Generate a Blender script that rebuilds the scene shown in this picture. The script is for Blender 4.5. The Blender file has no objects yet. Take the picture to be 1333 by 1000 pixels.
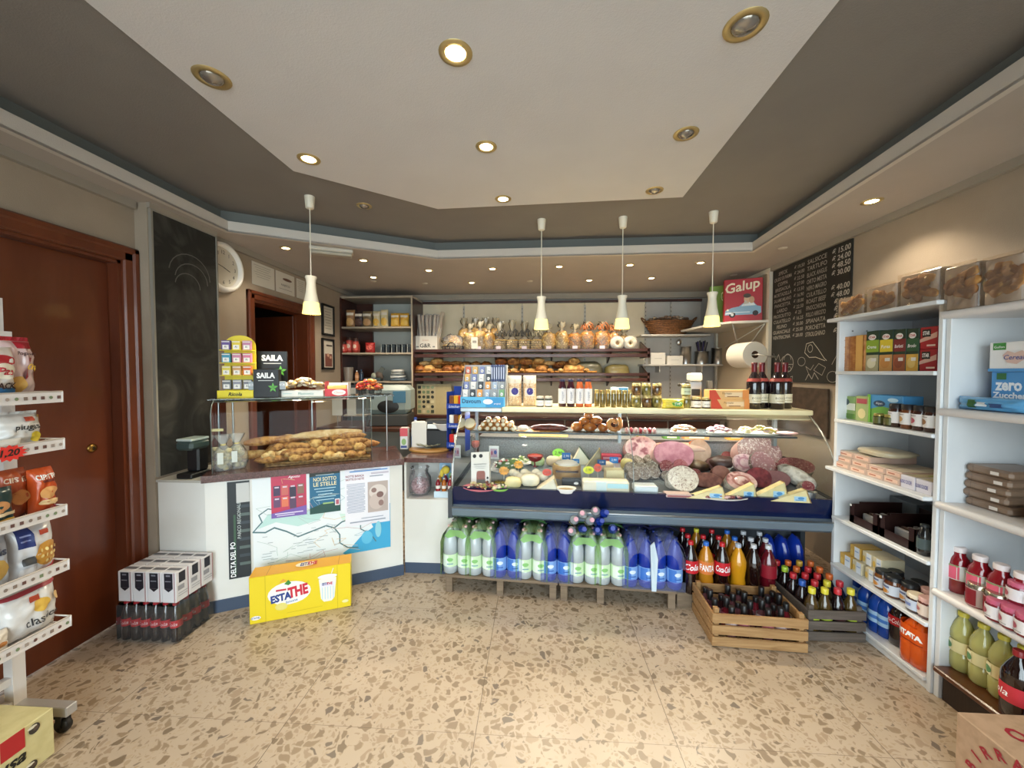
import bpy, bmesh, math, random
from mathutils import Vector, Matrix, noise
random.seed(7)
PI = math.pi
SC = bpy.context.scene
COL = SC.collection
H = 1.46; FP = 500.0; YAW = math.radians(3.5); PIT = math.atan(16/500)
CY, SY = math.cos(YAW), math.sin(YAW)
# ---- survey helpers: where a sight line meets a real plane of the room
def ray(px, py):
    r = (px-666.5)/FP; u = (500-py)/FP
    y = math.cos(PIT)+u*math.sin(PIT); z = -math.sin(PIT)+u*math.cos(PIT)
    return Vector((CY*r-SY*y, SY*r+CY*y, z))
EYE = Vector((0, 0, H))
def onZ(px, py, z):
    d = ray(px, py); return EYE+d*((z-H)/d.z)
def onY(px, py, y):
    d = ray(px, py); return EYE+d*(y/d.y)
def onX(px, py, x):
    d = ray(px, py); return EYE+d*(x/d.x)
def onP(px, py, o, n):
    d = ray(px, py); o = Vector(o); n = Vector(n); return EYE+d*((o-EYE).dot(n)/d.dot(n))
def dep(p): return -SY*p[0]+CY*p[1]
# ---- materials
def lin(h):
    h = h.lstrip('#'); v = [int(h[i:i+2], 16)/255 for i in (0, 2, 4)]
    return tuple(c/12.92 if c <= .04045 else ((c+.055)/1.055)**2.4 for c in v)+(1,)
_m = {}
def C(hx, rough=.5, metal=0, hx2=None, sc=20, bump=0, bsc=60, coat=0, name=None, dist=0, lo=.4, hi=.6, emit=0, stretch=None):
    k = (hx, rough, metal, hx2, sc, bump, bsc, coat, dist, lo, hi, emit, stretch)
    if k in _m: return _m[k]
    m = bpy.data.materials.new(name or 'paint'); m.use_nodes = True
    nt = m.node_tree; b = nt.nodes['Principled BSDF']
    b.inputs['Base Color'].default_value = lin(hx); b.inputs['Roughness'].default_value = rough
    b.inputs['Metallic'].default_value = metal
    if coat: b.inputs['Coat Weight'].default_value = coat; b.inputs['Coat Roughness'].default_value = .08
    if emit: b.inputs['Emission Color'].default_value = lin(hx); b.inputs['Emission Strength'].default_value = emit
    if hx2 or bump:
        tc = nt.nodes.new('ShaderNodeTexCoord'); src = tc.outputs['Object']
        if stretch:
            mp = nt.nodes.new('ShaderNodeMapping'); mp.inputs['Scale'].default_value = stretch
            nt.links.new(src, mp.inputs[0]); src = mp.outputs[0]
    if hx2:
        n = nt.nodes.new('ShaderNodeTexNoise'); n.inputs['Scale'].default_value = sc; n.inputs['Detail'].default_value = 5; n.inputs['Distortion'].default_value = dist
        nt.links.new(src, n.inputs['Vector'])
        r = nt.nodes.new('ShaderNodeValToRGB'); r.color_ramp.elements[0].position = lo; r.color_ramp.elements[1].position = hi
        r.color_ramp.elements[0].color = lin(hx); r.color_ramp.elements[1].color = lin(hx2)
        nt.links.new(n.outputs[0], r.inputs[0]); nt.links.new(r.outputs[0], b.inputs['Base Color'])
    if bump:
        n = nt.nodes.new('ShaderNodeTexNoise'); n.inputs['Scale'].default_value = bsc; n.inputs['Detail'].default_value = 3
        nt.links.new(src, n.inputs['Vector'])
        bp = nt.nodes.new('ShaderNodeBump'); bp.inputs['Strength'].default_value = bump; bp.inputs['Distance'].default_value = .01
        nt.links.new(n.outputs[0], bp.inputs['Height']); nt.links.new(bp.outputs[0], b.inputs['Normal'])
    _m[k] = m
    return m
def V(hx, hx2, sc, rough=.5, hx3=None, coat=0, name='spotted', w=.25):
    """cells: marbled meat, mosaics, pasta"""
    k = ('V', hx, hx2, sc, rough, hx3, coat, w)
    if k in _m: return _m[k]
    m = bpy.data.materials.new(name); m.use_nodes = True; nt = m.node_tree; b = nt.nodes['Principled BSDF']
    b.inputs['Roughness'].default_value = rough
    if coat: b.inputs['Coat Weight'].default_value = coat
    tc = nt.nodes.new('ShaderNodeTexCoord'); v = nt.nodes.new('ShaderNodeTexVoronoi'); v.inputs['Scale'].default_value = sc
    n = nt.nodes.new('ShaderNodeTexNoise'); n.inputs['Scale'].default_value = sc*.7
    mx = nt.nodes.new('ShaderNodeMixRGB'); mx.inputs[0].default_value = .12
    nt.links.new(tc.outputs['Object'], n.inputs['Vector']); nt.links.new(tc.outputs['Object'], mx.inputs[1]); nt.links.new(n.outputs['Color'], mx.inputs[2])
    nt.links.new(mx.outputs[0], v.inputs['Vector'])
    r = nt.nodes.new('ShaderNodeValToRGB'); e = r.color_ramp.elements
    e[0].position = 0; e[0].color = lin(hx2); e[1].position = w+.12; e[1].color = lin(hx); x = r.color_ramp.elements.new(w); x.color = lin(hx2)
    if hx3: x = r.color_ramp.elements.new(.8); x.color = lin(hx3)
    nt.links.new(v.outputs['Distance'], r.inputs[0]); nt.links.new(r.outputs[0], b.inputs['Base Color'])
    _m[k] = m; return m
def TH(hx, clear=.8, rough=.04, ior=1.35, name='clear_plastic', dif=None, hx2=None):
    """thin see-through film, plastic or glass"""
    k = ('T', hx, clear, rough, ior, dif)
    if k in _m: return _m[k]
    m = bpy.data.materials.new(name); m.use_nodes = True; nt = m.node_tree; nt.nodes.clear()
    out = nt.nodes.new('ShaderNodeOutputMaterial'); t = nt.nodes.new('ShaderNodeBsdfTransparent'); t.inputs[0].default_value = lin(hx)
    b = nt.nodes.new('ShaderNodeBsdfPrincipled'); b.inputs['Base Color'].default_value = lin(dif or hx); b.inputs['Roughness'].default_value = rough
    m1 = nt.nodes.new('ShaderNodeMixShader'); m1.inputs[0].default_value = clear
    nt.links.new(b.outputs[0], m1.inputs[1]); nt.links.new(t.outputs[0], m1.inputs[2])
    g = nt.nodes.new('ShaderNodeBsdfGlossy'); g.inputs['Roughness'].default_value = rough
    f = nt.nodes.new('ShaderNodeFresnel'); f.inputs[0].default_value = ior
    m2 = nt.nodes.new('ShaderNodeMixShader')
    nt.links.new(f.outputs[0], m2.inputs[0]); nt.links.new(m1.outputs[0], m2.inputs[1]); nt.links.new(g.outputs[0], m2.inputs[2])
    nt.links.new(m2.outputs[0], out.inputs[0])
    _m[k] = m; return m
WHITE = C('#eceae6', .45, name='white_paint'); BLACK = C('#141414', .5, name='black_plastic'); STEEL = C('#b9b9b8', .28, 1, name='brushed_steel')
GLASS = TH('#f8fcfb', 1.0, .02, 1.38, name='window_glass'); FILM = TH('#ffffff', .8, .15, 1.3, name='cellophane', dif='#ffffff')
# ---- mesh builder
class G:
    def __init__(s, mats=None): s.v = []; s.f = []; s.mi = []; s.sm = []; s.mats = mats or []; s.c = 0; s.M = Matrix()
    def mat(s, m):
        if m not in s.mats: s.mats.append(m)
        s.c = s.mats.index(m); return s
    def add(s, vs, fs, smooth=False):
        n = len(s.v); s.v += [tuple(s.M @ Vector(p)) for p in vs]
        s.f += [tuple(i+n for i in f) for f in fs]; s.mi += [s.c]*len(fs); s.sm += [smooth]*len(fs); return s
    def box(s, x0, x1, y0, y1, z0, z1):
        return s.add([(x0,y0,z0),(x1,y0,z0),(x1,y1,z0),(x0,y1,z0),(x0,y0,z1),(x1,y0,z1),(x1,y1,z1),(x0,y1,z1)],
                     [(0,3,2,1),(4,5,6,7),(0,1,5,4),(1,2,6,5),(2,3,7,6),(3,0,4,7)])
    def bbox(s, x0, x1, y0, y1, z0, z1, b=.003):
        """box with chamfered edges"""
        b = min(b, (x1-x0)*.3, (y1-y0)*.3, (z1-z0)*.3)
        bm = bmesh.new(); bmesh.ops.create_cube(bm, size=1)
        for v in bm.verts: v.co = Vector(((x0+x1)/2+v.co.x*(x1-x0), (y0+y1)/2+v.co.y*(y1-y0), (z0+z1)/2+v.co.z*(z1-z0)))
        bmesh.ops.bevel(bm, geom=bm.edges[:], offset=b, segments=1, affect='EDGES')
        return s.frombm(bm)
    def frombm(s, bm, smooth=False):
        bm.verts.index_update(); s.add([v.co[:] for v in bm.verts], [[v.index for v in f.verts] for f in bm.faces], smooth); bm.free(); return s
    def prism(s, pts, z0, z1):
        n = len(pts)
        return s.add([(x, y, z0) for x, y in pts]+[(x, y, z1) for x, y in pts],
                     [tuple(range(n))[::-1], tuple(range(n, 2*n))]+[(i, (i+1) % n, n+(i+1) % n, n+i) for i in range(n)])
    def yprism(s, pts, y0, y1, smooth=False):
        """polygon in the x-z plane pushed along y"""
        n = len(pts)
        return s.add([(x, y0, z) for x, z in pts]+[(x, y1, z) for x, z in pts],
                     [tuple(range(n)), tuple(range(n, 2*n))[::-1]]+[(i, n+i, n+(i+1) % n, (i+1) % n) for i in range(n)])
    def lathe(s, prof, n=16, cx=0, cy=0, cz=0, sx=1, sy=1, cap=True):
        vs = []; fs = []
        for r, z in prof:
            for i in range(n):
                a = 2*PI*i/n; vs.append((cx+r*math.cos(a)*sx, cy+r*math.sin(a)*sy, cz+z))
        for j in range(len(prof)-1):
            for i in range(n): fs.append((j*n+i, j*n+(i+1) % n, (j+1)*n+(i+1) % n, (j+1)*n+i))
        s.add(vs, fs, True)
        if cap:
            if prof[0][0] > 1e-5: s.add(vs[:n], [tuple(range(n))[::-1]])
            if prof[-1][0] > 1e-5: s.add(vs[-n:], [tuple(range(n))])
        return s
    def cyl(s, r, z0, z1, cx=0, cy=0, n=16): return s.lathe([(r, z0), (r, z1)], n, cx, cy)
    def tube(s, pts, r, n=8, closed=False):
        P = [Vector(p) for p in pts]; k = len(P); vs = []; fs = []
        up = Vector((0, 0, 1))
        for i, p in enumerate(P):
            if closed: t = P[(i+1) % k]-P[i-1]
            else: t = P[min(i+1, k-1)]-P[max(i-1, 0)]
            t.normalize(); a = t.cross(up)
            if a.length < 1e-3: a = t.cross(Vector((1, 0, 0)))
            a.normalize(); b = t.cross(a)
            rr = r[i] if isinstance(r, (list, tuple)) else r
            for j in range(n):
                q = 2*PI*j/n; vs.append(tuple(p+a*math.cos(q)*rr+b*math.sin(q)*rr))
        m = k if closed else k-1
        for i in range(m):
            for j in range(n): fs.append((i*n+j, ((i+1) % k)*n+j, ((i+1) % k)*n+(j+1) % n, i*n+(j+1) % n))
        if not closed: fs += [tuple(range(n)), tuple(range((k-1)*n, k*n))[::-1]]
        return s.add(vs, fs, True)
    def blob(s, c, r, nz=.12, fr=3, seed=0, nu=18, nv=12, p=1.0, flat=None, rot=None):
        """organic lump; p<1 boxier, flat = cut the base at this fraction of height"""
        vs = []; fs = []; R = rot or Matrix()
        def sg(x): return math.copysign(abs(x)**p, x)
        for j in range(nv+1):
            th = PI*j/nv-PI/2
            for i in range(nu):
                a = 2*PI*i/nu; d = Vector((sg(math.cos(th))*sg(math.cos(a)), sg(math.cos(th))*sg(math.sin(a)), sg(math.sin(th))))
                k = 1+nz*noise.noise(d*fr+Vector((seed*3.1, seed*1.7, 0)))
                q = Vector((d.x*r[0]*k, d.y*r[1]*k, d.z*r[2]*k))
                if flat is not None and q.z < -r[2]*flat: q.z = -r[2]*flat
                q = R @ q
                vs.append((c[0]+q.x, c[1]+q.y, c[2]+q.z))
        for j in range(nv):
            for i in range(nu): fs.append((j*nu+i, j*nu+(i+1) % nu, (j+1)*nu+(i+1) % nu, (j+1)*nu+i))
        return s.add(vs, fs, True)
    def mesh(s, name):
        me = bpy.data.meshes.new(name); me.from_pydata(s.v, [], s.f)
        for m in s.mats: me.materials.append(m)
        me.polygons.foreach_set('material_index', s.mi); me.polygons.foreach_set('use_smooth', s.sm)
        me.update(); return me
def g(m=None):
    x = G()
    if m: x.mat(m)
    return x
def obj(name, me, parent=None, loc=None, rz=0, M=None):
    if isinstance(me, G): me = me.mesh(name)
    o = bpy.data.objects.new(name, me); COL.objects.link(o)
    if parent: o.parent = parent
    if M is not None: o.matrix_local = M
    else:
        if loc is not None: o.location = loc
        o.rotation_euler = (0, 0, rz)
    return o
def tag(o, label, cat, group=None):
    o['label'] = label; o['category'] = cat
    if group: o['group'] = group
    return o
def thing(name, label, cat, loc=(0, 0, 0), rz=0, group=None, M=None):
    o = bpy.data.objects.new(name, None); COL.objects.link(o); o.empty_display_size = .05
    if M is not None: o.matrix_world = M
    else: o.location = loc; o.rotation_euler = (0, 0, rz)
    return tag(o, label, cat, group)
def struct(name, me, **k):
    o = obj(name, me, **k); o['kind'] = 'structure'; return o
ORDW = ['first', 'second', 'third', 'fourth', 'fifth', 'sixth', 'seventh', 'eighth', 'ninth', 'tenth', 'eleventh', 'twelfth', 'thirteenth', 'fourteenth', 'fifteenth', 'sixteenth', 'seventeenth', 'eighteenth', 'nineteenth', 'twentieth', 'twenty-first', 'twenty-second', 'twenty-third', 'twenty-fourth']
def lr(i, n, a='left', b='right'):
    if n == 2: return (a+'-hand' if a in ('left',) else a+'most') if i == 0 else (b+'-hand' if b in ('right',) else b+'most')
    if i == 0: return a+'most'
    if i == n-1: return b+'most'
    if n % 2 and i == n//2: return 'middle'
    return ORDW[i]+' from the '+a if i < n/2 else ORDW[n-1-i]+' from the '+b
def topn(i, n):
    return 'bottom' if i == 0 else 'top' if i == n-1 else ORDW[n-1-i]+' from the top'
# ---- lettering and printed marks
_t = {}
def txt(s, shear=0, bold=0):
    k = (s, shear, bold)
    if k in _t: return _t[k]
    cu = bpy.data.curves.new('lettering', 'FONT'); cu.body = s; cu.size = 1; cu.shear = shear; cu.offset = bold; cu.align_x = 'CENTER'; cu.fill_mode = 'FRONT'; cu.resolution_u = 2
    o = bpy.data.objects.new('t', cu); COL.objects.link(o); dg = bpy.context.evaluated_depsgraph_get(); dg.update()
    me = bpy.data.meshes.new_from_object(o.evaluated_get(dg))
    vs = [(v.co.x, v.co.y) for v in me.vertices]; fs = [tuple(p.vertices) for p in me.polygons]
    bpy.data.objects.remove(o); bpy.data.curves.remove(cu); bpy.data.meshes.remove(me)
    x0 = min(v[0] for v in vs); x1 = max(v[0] for v in vs); y0 = min(v[1] for v in vs); y1 = max(v[1] for v in vs)
    h = max(y1-y0, .5) if any(ch.isalnum() for ch in s) else 1
    _t[k] = ([((x-(x0+x1)/2)/h, (y-(y0+y1)/2)/h) for x, y in vs], fs, (x1-x0)/h)
    return _t[k]
_d = {}
FACES = {'front': Matrix(), 'left': Matrix.Rotation(-PI/2, 4, 'Z'), 'right': Matrix.Rotation(PI/2, 4, 'Z'), 'back': Matrix.Rotation(PI, 4, 'Z')}
def deco(parent, W, Hh, specs, y=0, fn=None, M=None, key=None, name='printed_label', z0=0, eps=.0008, tname='lettering'):
    """prints marks on the face y=const (looking to -y) or on the bulged surface fn(x,z); u in -.5...5, v in 0..1"""
    k = (key, W, Hh, y, z0, str(specs)) if (fn is None or key) else None
    if k and k in _d: a, b = _d[k]
    else:
        A = G(); B = G()
        F = fn or (lambda x, z: y)
        for i, sp in enumerate(specs):
            e = eps*(i+1 if len(specs) < 8 else 1+i*.25)
            if sp[0] == 't':
                _, u, v, h, c, s_ = sp[:6]; sh = sp[6] if len(sp) > 6 else 0; bd = sp[7] if len(sp) > 7 else 0; mw = sp[8] if len(sp) > 8 else .95; rot = sp[9] if len(sp) > 9 else 0
                vs, fs, w = txt(s_, sh, bd); hh = h*Hh; ww = hh
                if w*ww > mw*(W if abs(rot) < 45 else Hh): ww = mw*(W if abs(rot) < 45 else Hh)/w
                ca, sa = math.cos(math.radians(rot)), math.sin(math.radians(rot))
                pv = []
                for x, z in vs:
                    x_, z_ = x*ww, z*hh; X_ = u*W+x_*ca-z_*sa; Z_ = z0+v*Hh+x_*sa+z_*ca
                    pv.append((X_, F(X_, Z_)-e, Z_))
                B.mat(c if not isinstance(c, str) else C(c, .5, name='ink')).add(pv, fs)
            else:
                c = sp[-1]; A.mat(c if not isinstance(c, str) else C(c, .45, name='print'))
                if sp[0] in 're':
                    _, u, v, w, h = sp[:5]; n = 1 if fn is None else 8; m = 1 if fn is None else 6
                    if sp[0] == 'r':
                        vs = []
                        for a_ in range(m+1):
                            for b_ in range(n+1):
                                x = (u+(b_/n-.5)*w)*W; z = z0+(v+(a_/m-.5)*h)*Hh; vs.append((x, F(x, z)-e, z))
                        A.add(vs, [(a_*(n+1)+b_, a_*(n+1)+b_+1, (a_+1)*(n+1)+b_+1, (a_+1)*(n+1)+b_) for a_ in range(m) for b_ in range(n)], fn is not None)
                    else:
                        q = 20; rings = (0, .5, 1) if fn else (0, 1); vs = [(u*W, F(u*W, z0+v*Hh)-e, z0+v*Hh)]; fs = []
                        for ri, rr in enumerate(rings[1:]):
                            for j in range(q):
                                x = (u+math.cos(2*PI*j/q)*w/2*rr)*W; z = z0+(v+math.sin(2*PI*j/q)*h/2*rr)*Hh; vs.append((x, F(x, z)-e, z))
                        fs = [(0, 1+j, 1+(j+1) % q) for j in range(q)]
                        if len(rings) == 3: fs += [(1+j, 1+q+j, 1+q+(j+1) % q, 1+(j+1) % q) for j in range(q)]
                        A.add(vs, fs, fn is not None)
                elif sp[0] == 'p':
                    pts = sp[1]; A.add([(u*W, F(u*W, z0+v*Hh)-e, z0+v*Hh) for u, v in pts], [tuple(range(len(pts)))])
                elif sp[0] == 'l':   # line along points, width w
                    pts = [Vector((u*W, z0+v*Hh)) for u, v in sp[1]]; w = sp[2]/2
                    for p, q in zip(pts, pts[1:]):
                        d = (q-p)
                        if d.length < 1e-6: continue
                        d.normalize(); nn = Vector((-d.y, d.x))*w; p = p-d*w*.5; q = q+d*w*.5
                        A.add([(t.x, F(t.x, t.y)-e, t.y) for t in (p-nn, q-nn, q+nn, p+nn)], [(0, 1, 2, 3)])
        a = A.mesh(name) if A.f else None; b = B.mesh(tname) if B.f else None
        if k: _d[k] = (a, b)
    M = M if M is not None else Matrix()
    if isinstance(M, str): M = FACES[M]
    r = []
    if a: r.append(obj(name, a, parent, M=M))
    if b: r.append(obj(tname, b, parent, M=M))
    return r
TOPM = lambda z: Matrix.Translation((0, 0, z)) @ Matrix.Rotation(-PI/2, 4, 'X')   # face printed on a lid: v runs away from the viewer
_c = {}
def cached(key, fn):
    if key not in _c: _c[key] = fn()
    return _c[key]
# ---- packaging
def carton(name, label, cat, loc, rz, w, d, h, col, specs=(), group=None, bev=.002, faces=None, part='carton', top=None, M=None, rough=.5):
    m = col if not isinstance(col, str) else C(col, rough, name='card')
    me = cached(('box', w, d, h, m.name, bev), lambda: g(m).bbox(-w/2, w/2, -d/2, d/2, 0, h, bev).mesh(part))
    if not specs and not faces and not top:
        o = obj(name, me, None, loc, rz, M); return tag(o, label, cat, group)
    t = thing(name, label, cat, loc, rz, group, M)
    obj(part, me, t)
    if specs: deco(t, w, h, specs, -d/2)
    for f, sp in (faces or {}).items():
        W_ = d if f in ('left', 'right') else w; deco(t, W_, h, sp, -(w if f in ('left', 'right') else d)/2, M=f)
    if top:
        deco(t, w, d, top, 0, M=Matrix.Translation((0, -d/2, h)) @ Matrix.Rotation(-PI/2, 4, 'X'))
    return t
def pil(w, h, t, p=2.6, seed=0, wr=.06):
    """surface of a filled pouch: y of the front skin at (x, z), z from 0 to h"""
    def f(x, z):
        a = min(1, abs(2*x/w)); b = min(1, abs(2*z/h-1))
        k = (1-a**p)**.5*(1-b**p)**.5
        return -t/2*k*(1+wr*noise.noise(Vector((x/w*6+seed, z/h*6, seed))))-.001
    return f
def pouch(name, label, cat, loc, rz, w, h, t, col, specs=(), group=None, seed=0, crimp=None, tilt=0, M=None, wr=.35, part='pouch', flatbot=False, p=2.6):
    m = col if not isinstance(col, str) else C(col, .3, name='foil')
    F = pil(w, h, t, p, seed, wr)
    def mk():
        G_ = g(m); n = 16; k = 18; vs = []; fs = []
        for s_ in (1, -1):
            for j in range(k+1):
                for i in range(n+1):
                    x = (i/n-.5)*w; z = j/k*h; sag = 1-.06*(1-abs(2*z/h-1)**2)*0
                    pinch = 1-.06*math.cos((z/h-.5)*PI)**2
                    vs.append((x*pinch, F(x, z)*s_, z))
        q = (n+1)*(k+1)
        for s_ in (0, 1):
            for j in range(k):
                for i in range(n):
                    a = s_*q+j*(n+1)+i; f_ = (a, a+1, a+n+2, a+n+1)
                    fs.append(f_ if s_ == 0 else f_[::-1])
        G_.add(vs, fs, True)
        return G_.mesh(part)
    def mk2():
        c = g(crimp if not isinstance(crimp, str) else C(crimp, .35, name='seal')); hh = h*.07
        for zz in ((h-.002, h+hh), (0, -0.001)):
            if zz[0] == 0: continue
            n = 12; vs = []
            for s_ in (-1, 1):
                for zc in zz:
                    for i in range(n+1): vs.append(((i/n-.5)*w*.98, s_*.001+.004*math.sin(i*1.7+seed)*(zc > h), zc))
            fs = [(i, i+1, n+2+i, n+1+i) for i in range(n)]+[(2*n+2+i, 3*n+3+i, 3*n+4+i, 2*n+3+i) for i in range(n)]
            c.add(vs, fs)
        return c.mesh('seal')
    tt = thing(name, label, cat, loc, rz, group, M)
    L = Matrix.Rotation(-tilt, 4, 'X')
    o = obj(part, cached(('pouch', w, h, t, m.name, seed, wr, p), mk), tt, M=L)
    if crimp: obj('seal', cached(('crimp', w, h, str(crimp), seed), mk2), tt, M=L)
    if specs: deco(tt, w, h, specs, fn=F, key=('pouch', w, h, t, seed, wr, p), M=L, eps=.0016)
    return tt
def prof_bottle(r, h, neck=.3, sh=.62, bump=0):
    return [(r*.85, 0), (r, .02*h), (r, .18*h), (r*(1-bump), .22*h), (r*(1-bump), .5*h), (r, .55*h), (r, sh*h), (r*.93, sh*h+.06*h), (r*.7, sh*h+.15*h), (r*neck*1.15, .88*h), (r*neck, .9*h), (r*neck, .95*h)]
def bottle(name, label, cat, loc, r, h, body, cap, lab=None, labz=(.3, .55), specs=None, group=None, neck=.3, sh=.62, bump=0, rz=0, M=None, prof=None, parent=None, n=16, capr=1.25, caph=.07, caplab=None):
    mb = body if not isinstance(body, str) else C(body, .12, coat=.5, name='bottle_plastic')
    mc = cap if not isinstance(cap, str) else C(cap, .4, name='cap_plastic')
    pr = prof or prof_bottle(r, h, neck, sh, bump); key = ('bt', r, h, mb.name, neck, sh, bump, n, str(prof))
    me = cached(key, lambda: g(mb).lathe(pr, n).mesh('body'))
    rc = pr[-1][0]*capr
    mcap = cached(('cap', r, h, mc.name, neck, capr, caph, str(prof)), lambda: g(mc).lathe([(rc, pr[-1][1]-caph*h*.5), (rc, h-.002), (rc*.9, h)], 14).mesh('cap'))
    if parent: t = obj(name, me, parent, loc, rz, M); q = t
    else:
        t = thing(name, label, cat, loc, rz, group, M); q = obj('body', me, t)
    top = t
    obj('cap', mcap, top)
    if lab:
        ml = lab if not isinstance(lab, str) else C(lab, .4, name='label_paper'); z0, z1 = labz[0]*h, labz[1]*h; rr = max(p_[0] for p_ in pr if z0-.01 <= p_[1] <= z1+.01 or True)+.0008
        if bump: rr = r*(1-bump)+.0012
        obj('paper_label', cached(('lab', rr, z0, z1, ml.name, n), lambda: g(ml).lathe([(rr, z0), (rr, z1)], n, cap=False).mesh('paper_label')), top)
        if specs:
            def F(x, z): return -math.sqrt(max(1e-6, (rr*1.0)**2-min(x*x, rr*rr*.96)))-.0003
            deco(top, 2*rr, z1-z0, specs, fn=F, key=('bl', rr, z0, z1), z0=z0, eps=.0005)
    return t
def jar(name, label, cat, loc, r, h, body, lid, lab=None, specs=None, group=None, rz=0, labz=(.15, .7), M=None, hexa=False, n=16, parent=None):
    pr = [(r*.9, 0), (r, .03*h), (r, .72*h), (r*.86, .82*h), (r*.86, .86*h)]
    return bottle(name, label, cat, loc, r, h, body, lid, lab, labz, specs, group, rz=rz, M=M, prof=pr, capr=1.06, caph=.3, n=n, parent=parent)
def spanY(pl, pr, yt, zs, Yp):
    """x centre, width, height of a thing standing on z=zs in the plane Y"""
    a = onY(pl, yt, Yp); b = onY(pr, yt, Yp); return ((a.x+b.x)/2, abs(b.x-a.x), (a.z+b.z)/2-zs)
def spanX(pl, pr, yt, zs, Xp):
    a = onX(pl, yt, Xp); b = onX(pr, yt, Xp); return ((a.y+b.y)/2, abs(b.y-a.y), onX((pl+pr)/2, yt, Xp).z-zs)
def wall_mat(hx, hx2=None, sc=6, bump=.15, rough=.8, bsc=180): return C(hx, rough, hx2=hx2, sc=sc, bump=bump, bsc=bsc, name='plaster')
def wood(hx, hx2, sc=3, st=(1, 12, 1), rough=.4, coat=0, bump=.05): return C(hx, rough, hx2=hx2, sc=sc, stretch=st, coat=coat, dist=1.2, name='wood', bump=bump, bsc=8, lo=.3, hi=.7)
# ============ THE ROOM ============
XL, XR, YB, YF, ZS, ZC = -2.35, 2.24, 4.95, -1.3, 2.45, 2.62
# terrazzo
def terrazzo():
    m = bpy.data.materials.new('terrazzo'); m.use_nodes = True; nt = m.node_tree; N = nt.nodes; L = nt.links; b = N['Principled BSDF']
    b.inputs['Roughness'].default_value = .33
    tc = N.new('ShaderNodeTexCoord'); sep = N.new('ShaderNodeSeparateXYZ'); L.new(tc.outputs['Object'], sep.inputs[0])
    no = N.new('ShaderNodeTexNoise'); no.inputs['Scale'].default_value = 14; L.new(tc.outputs['Object'], no.inputs['Vector'])
    mx = N.new('ShaderNodeMixRGB'); mx.inputs[0].default_value = .06; L.new(tc.outputs['Object'], mx.inputs[1]); L.new(no.outputs['Color'], mx.inputs[2])
    def layer(sc, e0, e1):
        v = N.new('ShaderNodeTexVoronoi'); v.feature = 'DISTANCE_TO_EDGE'; v.inputs['Scale'].default_value = sc; L.new(mx.outputs[0], v.inputs['Vector'])
        c = N.new('ShaderNodeTexVoronoi'); c.inputs['Scale'].default_value = sc; L.new(mx.outputs[0], c.inputs['Vector'])
        s = N.new('ShaderNodeSeparateColor'); L.new(c.outputs['Color'], s.inputs[0])
        k = N.new('ShaderNodeMapRange'); k.inputs[1].default_value = e0; k.inputs[2].default_value = e1; L.new(v.outputs['Distance'], k.inputs[0])
        return k.outputs[0], s
    def ramp(src, st):
        r = N.new('ShaderNodeValToRGB'); r.color_ramp.interpolation = 'CONSTANT'
        for i, (p, c) in enumerate(st):
            e = r.color_ramp.elements[i] if i < 2 else r.color_ramp.elements.new(p)
            e.position = p; e.color = lin(c)
        L.new(src, r.inputs[0]); return r.outputs[0]
    k1, s1 = layer(30, .10, .16); k2, s2 = layer(62, .12, .2)
    base = N.new('ShaderNodeTexNoise'); base.inputs['Scale'].default_value = 3; L.new(tc.outputs['Object'], base.inputs['Vector'])
    rb = N.new('ShaderNodeValToRGB'); rb.color_ramp.elements[0].color = lin('#b39f88'); rb.color_ramp.elements[1].color = lin('#c0ae99'); L.new(base.outputs[0], rb.inputs[0])
    small = N.new('ShaderNodeMixRGB'); L.new(rb.outputs[0], small.inputs[1]); L.new(ramp(s2.outputs[0], [(0, '#a59079'), (.4, '#b5a087'), (.7, '#ab967c'), (.93, '#8a7966')]), small.inputs[2])
    gate2 = N.new('ShaderNodeMath'); gate2.operation = 'GREATER_THAN'; gate2.inputs[1].default_value = .45; L.new(s2.outputs[1], gate2.inputs[0])
    g2 = N.new('ShaderNodeMath'); g2.operation = 'MULTIPLY'; L.new(gate2.outputs[0], g2.inputs[0]); L.new(k2, g2.inputs[1]); L.new(g2.outputs[0], small.inputs[0])
    big = N.new('ShaderNodeMixRGB'); L.new(small.outputs[0], big.inputs[1]); L.new(ramp(s1.outputs[0], [(0, '#98836a'), (.35, '#8d7962'), (.6, '#a58f77'), (.82, '#7f6d58'), (.95, '#75675a')]), big.inputs[2])
    gate = N.new('ShaderNodeMath'); gate.operation = 'GREATER_THAN'; gate.inputs[1].default_value = .42; L.new(s1.outputs[1], gate.inputs[0])
    g1 = N.new('ShaderNodeMath'); g1.operation = 'MULTIPLY'; L.new(gate.outputs[0], g1.inputs[0]); L.new(k1, g1.inputs[1]); L.new(g1.outputs[0], big.inputs[0])
    # joints every 0.4 m
    def joint(out, off, pitch, w):
        a = N.new('ShaderNodeMath'); a.operation = 'ADD'; a.inputs[1].default_value = off+40*pitch; L.new(out, a.inputs[0])
        q = N.new('ShaderNodeMath'); q.operation = 'MODULO'; q.inputs[1].default_value = pitch; L.new(a.outputs[0], q.inputs[0])
        t = N.new('ShaderNodeMath'); t.operation = 'LESS_THAN'; t.inputs[1].default_value = w; L.new(q.outputs[0], t.inputs[0]); return t.outputs[0]
    jx = joint(sep.outputs[0], .24, .795, .0028); jy = joint(sep.outputs[1], .1, .795, .0015)
    mm = N.new('ShaderNodeMath'); mm.operation = 'MAXIMUM'; L.new(jx, mm.inputs[0]); L.new(jy, mm.inputs[1])
    fin = N.new('ShaderNodeMixRGB'); fin.inputs[2].default_value = lin('#6a5a49'); L.new(mm.outputs[0], fin.inputs[0]); L.new(big.outputs[0], fin.inputs[1])
    L.new(fin.outputs[0], b.inputs['Base Color'])
    return m
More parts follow.
